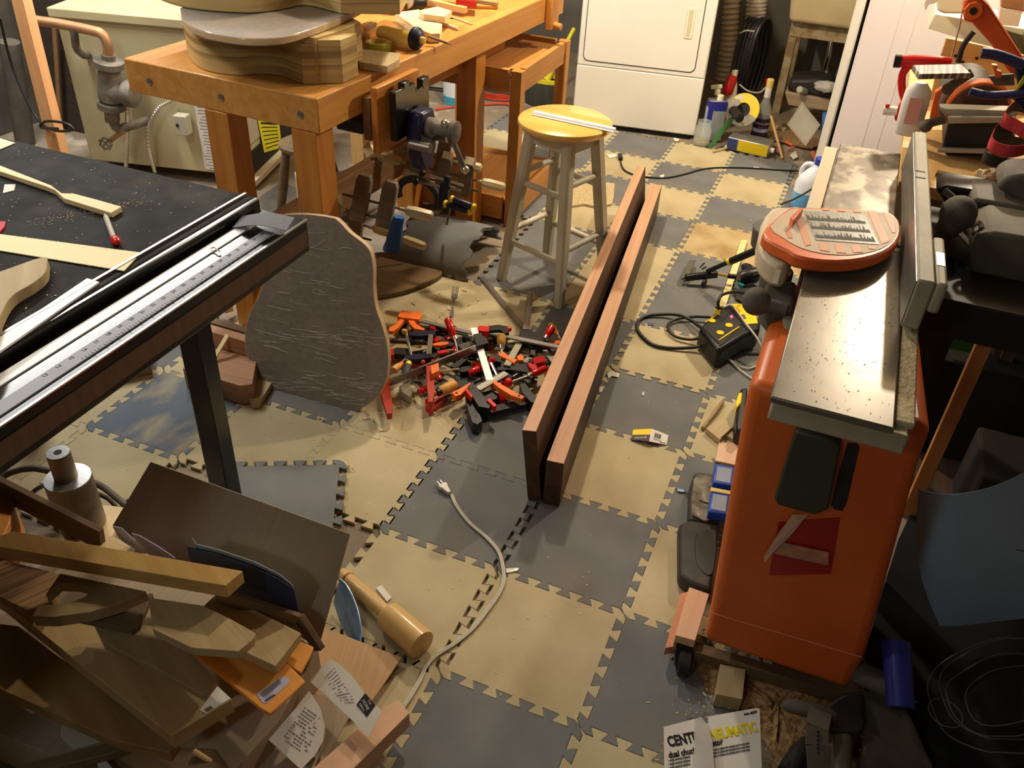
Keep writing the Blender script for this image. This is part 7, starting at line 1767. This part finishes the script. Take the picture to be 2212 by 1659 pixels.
t, on, n = receipt([(668, 1470), (690, 1444), (713, 1424), (734, 1434), (762, 1462), (790, 1500), (826, 1538), (812, 1560), (796, 1592), (770, 1565), (735, 1532), (700, 1498), (680, 1482)], AT(713, 1424, .13), AT(826, 1538, .125), AT(680, 1482, .115),
        'white curled store receipt with a black diamond logo', [((720, 1440), (700, 1462), (770, 1520), (738, 1520))])
lg = G().prism([on(789, 1497) + n * .0004, on(811, 1523) + n * .0004, on(793, 1549) + n * .0004, on(770, 1522) + n * .0004], -n * .0006).to('logo', INK, t)
o_ = on(790, 1523) + n * .001; d_ = on(802, 1543) - on(783, 1507)
for s_, k_, z_ in (('THE', -.0085, .006), ('HOME', .0, .0085), ('DEPOT', .0085, .006)):
    M = frame(o_, d_, n) @ Matrix.Translation((0, -k_, 0)); text('logo_lettering', s_, z_, M, PAPER, t)
receipt([(668, 1492), (640, 1528), (580, 1598), (620, 1635), (650, 1662), (680, 1632), (698, 1600), (702, 1570), (692, 1530)], AT(668, 1492, .12), AT(580, 1598, .10), AT(698, 1600, .085),
        'white receipt with dense grey print in front of the logo receipt', [((660, 1525), (692, 1548), (608, 1598), (664, 1636))])
tag(G().tube(smoothpts([AT(702, 1580, .08), AT(692, 1620, .07), AT(670, 1670, .06)], 4), .0022, 6).to('thin_string', CORDW), 'thin white string below the front receipt', 'string')
item('cedar_block', [(860, 1512), (885, 1540), (762, 1662), (690, 1720), (640, 1690), (822, 1532)], .085, .045, PINKW, 'pinkish long wooden block at the bottom edge right of the receipts', 'wood block')
# odd pieces at the very bottom
item('light_scrap', [(135, 1540), (165, 1545), (250, 1568), (262, 1590), (185, 1610), (160, 1618), (130, 1590)], .16, .02, GREYBOX, 'greyish scrap under the bottom board', 'scrap')
item('narrow_board', [(40, 1650), (240, 1602), (276, 1598), (280, 1612), (250, 1625), (60, 1672)], .17, .02, SCRAPD, 'narrow brown board at the bottom left corner', 'board')
tag(slab('pale_cloth', [(205, 1636), (228, 1640), (246, 1662), (240, 1690), (222, 1690)], .15, .01, BAG), 'pale plastic scrap at the bottom edge of the photo', 'plastic scrap')
tag(G().cyl(AT(418, 1622, .14), AT(472, 1656, .12), .005, n=10).to('thin_stick', PINE), 'thin wooden stick end under the wide board tip', 'stick')
o = tag(slab('dark_scrap', [(250, 1600), (460, 1620), (520, 1700), (300, 1760), (100, 1720)], .13, .01, SCRAPD), 'dark board in the shadow at the bottom edge', 'board')
# blue clear package, mallet, plug cord, floor things
bp = thing('blue_package', 'glossy blue edged clear package leaning beside the mallet', 'package', AT(750, 1340, 0))
plate('film', [(720, 1300), (734, 1250), (748, 1264), (765, 1300), (778, 1350), (777, 1386), (758, 1382), (736, 1350)], AT(734, 1250, .06), AT(778, 1386, .012), AT(720, 1300, .02), .002, mat('blue_film', (110, 160, 200), (70, 120, 170), rough=.12, alpha=.75, sc=(20, 60, 20), spec=1, bump=.5, bsc=40), bp, bev=0)
G().tube(smoothpts([AT(734, 1250, .062), AT(752, 1270, .05), AT(768, 1305, .035), AT(779, 1350, .022), AT(779, 1386, .014)], 4), .0022, 6).to('blue_edge', mat('blue_edge', (90, 150, 210), rough=.2), bp)
def mallet():
    r = .033; A = AT(742, 1243, .022); B = AT(911, 1393, .034); d = (B - A).normalized(); L_ = (B - A).length
    t = thing('carving_mallet', 'round golden wooden carving mallet lying on the beige foam', 'mallet', ((A.x + B.x) / 2, (A.y + B.y) / 2, 0))
    Lh = L_ * .60
    W = frame(A, d)
    def turned(prof, name):
        # turn along local X
        g = G(); rr = []
        for r_, x in prof: rr.append([Vector((x, math.cos(a) * max(r_, 1e-4), math.sin(a) * max(r_, 1e-4))) for a in [2 * PI * k / 32 for k in range(32)]])
        g.rings(rr); return g.to(name, MALLET, t, W=W, local=True, bev=.0)
    turned([(.006, -.012), (.014, -.010), (.0175, -.002), (.018, .008), (.0195, .012), (.0195, .016), (.016, .020), (.0155, .06), (.0175, L_ * .25), (.0165, Lh - .005)], 'handle')
    turned([(.020, Lh - .006), (.030, Lh - .004), (.033, Lh), (.0335, Lh + (L_ - Lh) * .5), (.0332, Lh + (L_ - Lh) * .52), (.034, L_ * .97), (.0335, L_), (.031, L_ + .001)], 'head')
mallet()
tag(slab('paper_scrap', [(812, 1270), (824, 1263), (846, 1290), (836, 1300)], .004, .0015, PAPER), 'white paper corner under the mallet handle', 'paper scrap')
def flatcord():
    px = [(975, 1068), (988, 1095), (1015, 1130), (1050, 1160), (1076, 1190), (1086, 1222), (1088, 1255), (1076, 1285), (1050, 1322), (1022, 1357), (985, 1388), (945, 1414), (920, 1440), (908, 1468), (890, 1500), (868, 1532)]
    P = smoothpts([AT(x, y, .0045) for x, y in px], 6)
    t = thing('lamp_cord', 'white two strand lamp cord with its plug on the grey foam', 'cord', P[0])
    for s_ in (-1, 1):
        Q = []
        for i, p in enumerate(P):
            d = (P[min(i + 1, len(P) - 1)] - P[max(i - 1, 0)]).normalized(); Q.append(p + Vector((-d.y, d.x, 0)) * .0023 * s_)
        G().tube(Q, .0026, 8).to('strand', CORDW, t)
    a, b = AT(954, 1047, .010), AT(975, 1070, .008)
    d = (b - a).normalized(); M = frame(a, d)
    pg = G().poly([(0, -.012), (.008, -.013), (.018, -.009), (.034, -.006), (.040, -.005), (.040, .005), (.034, .006), (.018, .009), (.008, .013), (0, .012)], -.007, .006, M).to('plug', mat('plug_white', (206, 202, 190), rough=.4), t, W=M, bev=.002)
    for s_ in (-.005, .005): G().box((-.008, s_, 0), (.016, .0015, .006), M).to('prong', STEELB, pg, W=M)
flatcord()
tag(slab('clear_film_scrap', [(1092, 1228), (1106, 1226), (1122, 1226), (1118, 1233), (1094, 1237)], .004, .002, BAG), 'small clear film scrap beside the bend of the white cord', 'film scrap')
# folded hang tag
def hangtag():
    t = thing('hang_tag', 'folded yellow navy and white product tag with a barcode', 'tag', AT(1405, 945, 0))
    f0, f1 = AT(1408, 926, .016), AT(1402, 953, .016)
    a0, a1 = AT(1368, 928, .004), AT(1363, 950, .004); b0, b1 = AT(1444, 940, .003), AT(1440, 961, .003)
    m0, m1 = f0.lerp(f1, .48), a0.lerp(a1, .52)
    th = Vector((0, 0, -.0008))
    G().prism([a0, f0, m0, m1], th).to('yellow_panel', YELL, t); G().prism([m1, m0, f1, a1], th).to('navy_panel', mat('tag_navy', (30, 32, 70), rough=.4), t)
    G().prism([f0, b0, b1, f1], th).to('white_panel', PAPER, t)
    n = (f0 - a0).cross(a1 - a0).normalized(); n = -n if n.z < 0 else n
    c_ = (m1 + m0 + f1 + a1) / 4 + n * .0006; text('brand_lettering', 'IRWIN', .013, frame(c_, a0 - f0, n), YELL, t)
    n2 = (b0 - f0).cross(f1 - f0).normalized(); n2 = -n2 if n2.z < 0 else n2
    g = G(); r_ = rng(3)
    for i in range(14):
        u = .22 + .40 * i / 14; p = f0.lerp(b0, u).lerp(f1.lerp(b1, u), .22); q = f0.lerp(b0, u).lerp(f1.lerp(b1, u), .62); g.beam(p + n2 * .0004, q + n2 * .0004, r_.choice((.0006, .0012)), .0004, n2)
    for v in (.72, .8): g.beam(f0.lerp(b0, .2).lerp(f1.lerp(b1, .2), v) + n2 * .0004, f0.lerp(b0, .66).lerp(f1.lerp(b1, .66), v) + n2 * .0004, .001, .0004, n2)
    g.beam(f0.lerp(b0, .6).lerp(f1.lerp(b1, .6), .88) + n2 * .0004, f0.lerp(b0, .92).lerp(f1.lerp(b1, .92), .88) + n2 * .0004, .003, .0004, n2)
    g.to('barcode', INK, t)
hangtag()
for px, lb in (([(1388, 846), (1392, 846), (1391, 854), (1387, 854)], 'tiny white sliver on the grey tile above the hang tag'), ([(1311, 806), (1322, 800), (1338, 806), (1336, 815), (1322, 812), (1314, 818)], 'white paper scrap touching the walnut board at the tile corner'), ([(1295, 838), (1303, 834), (1300, 846), (1294, 848)], 'small white paper scrap lower along the walnut board')):
    tag(slab('paper_scrap', px, .004, .002, PAPER), lb, 'paper scrap')
# ---------------------------------------------------------------- power box and cords
pb = thing('power_box', 'black and yellow portable power box with outlets beside the jointer', 'power box', AT(1575, 720, 0))
Bt = AT(1515, 708, .085)
slab('housing', [(1511, 708), (1524, 692), (1564, 657), (1600, 654), (1644, 690), (1642, 712), (1612, 722), (1556, 756), (1548, 752)], .085, .078, BLACKP, pb, bev=.012)
zt = .0855
slab('panel', [(1520, 708), (1562, 668), (1604, 696), (1558, 746)], zt + .001, .002, mat('panel_black', (34, 33, 34), rough=.45), pb, bev=0)
slab('yellow_label', [(1580, 656), (1602, 656), (1632, 676), (1637, 698), (1614, 700), (1597, 682)], zt + .001, .0018, YELL, pb, bev=0)
slab('label_block', [(1597, 679), (1608, 679), (1612, 688), (1602, 688)], zt + .0022, .001, CASTD, pb, bev=0)
slab('label_stripe', [(1588, 664), (1600, 670), (1598, 674), (1586, 670)], zt + .0022, .001, ORANGEB, pb, bev=0)
for x, y, q in ((1538, 692, (1525, 692, 1550, 678)), (1575, 702, (1550, 726, 1598, 704)), (1556, 718, None)):
    c_ = AT(x, y, zt + .004)
    G().lathe([(.0125, 0), (.0135, .002), (.0125, .005)], (c_.x, c_.y, zt), (0, 0, 1), 20).to('outlet_cover', YELL, pb, bev=.001)
board('cover_hinge', AT(1553, 735, zt + .003), AT(1597, 706, zt + .003), .005, .004, YELL, pb)
board('cover_hinge', AT(1524, 696, zt + .003), AT(1546, 682, zt + .003), .005, .004, YELL, pb)
board('open_cover', AT(1548, 680, zt + .012), AT(1551, 668, zt + .03), .022, .004, YELL, pb)
cl = AT(1580, 685, zt); G().ball((cl.x, cl.y, zt + .002), .005, 12).to('indicator_lamp', mat('led_red', (255, 40, 60), rough=.3, emit=((255, 60, 90), 5)), pb, label='lit red indicator')
for x, y in ((1523, 707), (1553, 745), (1562, 666)): G().lathe([(.0025, 0), (.002, .0015)], AT(x, y, zt + .001), (0, 0, 1), 10).to('screw', STEELB, pb)
cord('power_cable', [AT(x, y, .008 + dz) for x, y, dz in [(1530, 742, .03), (1500, 750, .01), (1450, 752, 0), (1410, 744, 0), (1382, 720, 0), (1376, 700, 0), (1392, 684, 0), (1430, 679, .004), (1465, 680, .012), (1490, 690, .012), (1512, 706, .02), (1520, 712, .03)]], .0062, CORDB, 'large flat loop of thick black cord left of the power box')
cord('power_cable', [AT(x, y, .012 + dz) for x, y, dz in [(1535, 685, .01), (1500, 684, .006), (1462, 689, .002), (1444, 700, .0), (1446, 715, .0), (1462, 728, .0), (1490, 733, .004), (1516, 730, .02)]], .0055, CORDB, 'smaller inner loop of black cord left of the power box')
cord('tool_cord', [AT(1552, 668, .12), AT(1552, 650, .15), AT(1562, 636, .15), AT(1590, 631, .13), AT(1614, 637, .10), AT(1622, 655, .08), AT(1620, 672, .06)], .0055, CORDB, 'black cord arching from the power box socket to the right')
G().beam(AT(1551, 676, zt + .01), AT(1553, 662, zt + .035), .02, .018).to('plug', BLACKP, pb, bev=.004)
for s_, lb in ((0, 'white cord lying over the power box, upper strand'), (6, 'white cord leaving the power box towards the cabinet, lower loop')):
    if s_ == 0: cord('flat_cable', [AT(1562, 664, .092), AT(1578, 659, .094), AT(1592, 672, .095), AT(1612, 700, .094), AT(1635, 730, .08), AT(1650, 760, .05)], .0035, CORDW, lb)
    else: cord('flat_cable', [AT(1558, 758, .02), AT(1575, 775, .006), AT(1595, 790, .006), AT(1618, 796, .006), AT(1638, 788, .006)], .003, CORDW, lb)
cord('flat_cable', [AT(1562, 760, .02), AT(1580, 782, .006), AT(1602, 802, .006), AT(1625, 818, .006)], .0035, CORDW, 'white cord running straight to the orange cabinet')
cord('appliance_cable', [AT(1590, 735, .02), AT(1592, 752, .006), AT(1612, 762, .006), AT(1640, 764, .006)], .004, DUSTG, 'grey cord loop under the power box')
# folding rule
t = thing('folding_rule', 'yellow folding rule running under the black tool to the power box', 'folding rule', AT(1590, 600, 0))
for dx in (0, 7):
    board('rule_leaf', AT(1556 + dx, 663, .010), AT(1604 + dx, 520, .010), .014, .008, mat('rule_yellow', (226, 210, 150), (214, 196, 130), rough=.5, sc=(60, 1, 1), mix=(.5, .6)), t)
# black metal tool with ringed handle (air stapler like)
t = thing('flooring_tool', 'black metal tool with an open forked foot and a long yellow ringed handle', 'tool', AT(1500, 600, 0))
slab('foot_plate', [(1489, 562), (1503, 562), (1490, 592), (1474, 602), (1472, 598)], .03, .008, CASTD, t, bev=.001)
G().beam(AT(1480, 600, .03), AT(1550, 592, .05), .022, .026).to('body', BLACKP, t, bev=.005)
G().cyl(AT(1518, 610, .018), AT(1524, 612, .018), .016, n=16).to('roller', BLKRUB, t)
h0, h1 = AT(1528, 586, .06), AT(1640, 538, .22)
G().cyl(h0, h0.lerp(h1, .45), .009, n=14).to('thin_handle', BLACKP, t); G().cyl(h0.lerp(h1, .45), h1, .014, n=16).to('grip', BLACKP, t, bev=.002)
G().cyl(h0.lerp(h1, .42), h0.lerp(h1, .47), .0150, n=16).to('yellow_ring', YELL, t)
board('yellow_print', h0.lerp(h1, .05) + Vector((0, 0, .0088)), h0.lerp(h1, .35) + Vector((0, 0, .0088)), .003, .001, YELL, t)
G().cyl(AT(1552, 592, .05), AT(1572, 596, .05), .006, n=12).to('brass_fitting', mat('brass', (206, 170, 80), rough=.3, metal=.8), t)
G().cyl(AT(1572, 596, .05), AT(1590, 598, .05), .010, n=12).to('hose_coupler', BLACKP, t)
for a, b in (((1512, 578), (1522, 568)), ((1516, 582), (1526, 576))): G().beam(AT(*a, .02), AT(*b, .03), .004, .004).to('wire_hook', BLACKM, t)
# teal and black tool
t = thing('teal_tool', 'black and teal power tool lying between rule and jointer', 'power tool', AT(1620, 600, 0))
G().lathe([(.018, 0), (.028, .015), (.030, .05), (.026, .09)], AT(1595, 602, .035), AT(1640, 590, .05) - AT(1595, 602, .035), 18).to('motor', BLACKP, t)
G().lathe([(.016, 0), (.024, .02), (.022, .09)], AT(1608, 575, .05), AT(1640, 610, .04) - AT(1608, 575, .05), 16).to('body', BLACKP, t)
G().beam(AT(1596, 612, .02), AT(1606, 618, .02), .012, .012).to('teal_part', TEAL, t, bev=.003)
tag(slab('dark_rubber_pad', [(1585, 625), (1640, 618), (1660, 640), (1655, 668), (1622, 660), (1590, 645)], .012, .010, BLKRUB), 'dark rubber mat piece under the teal tool and the jointer lever', 'mat')
o = slab('blue_mark', [(1398, 697), (1410, 697), (1412, 702), (1400, 703)], .0028, .0022, mat('blue_mark', (70, 80, 130), rough=.6)); tag(o, 'small blue scrap inside the black cord loop', 'scrap')
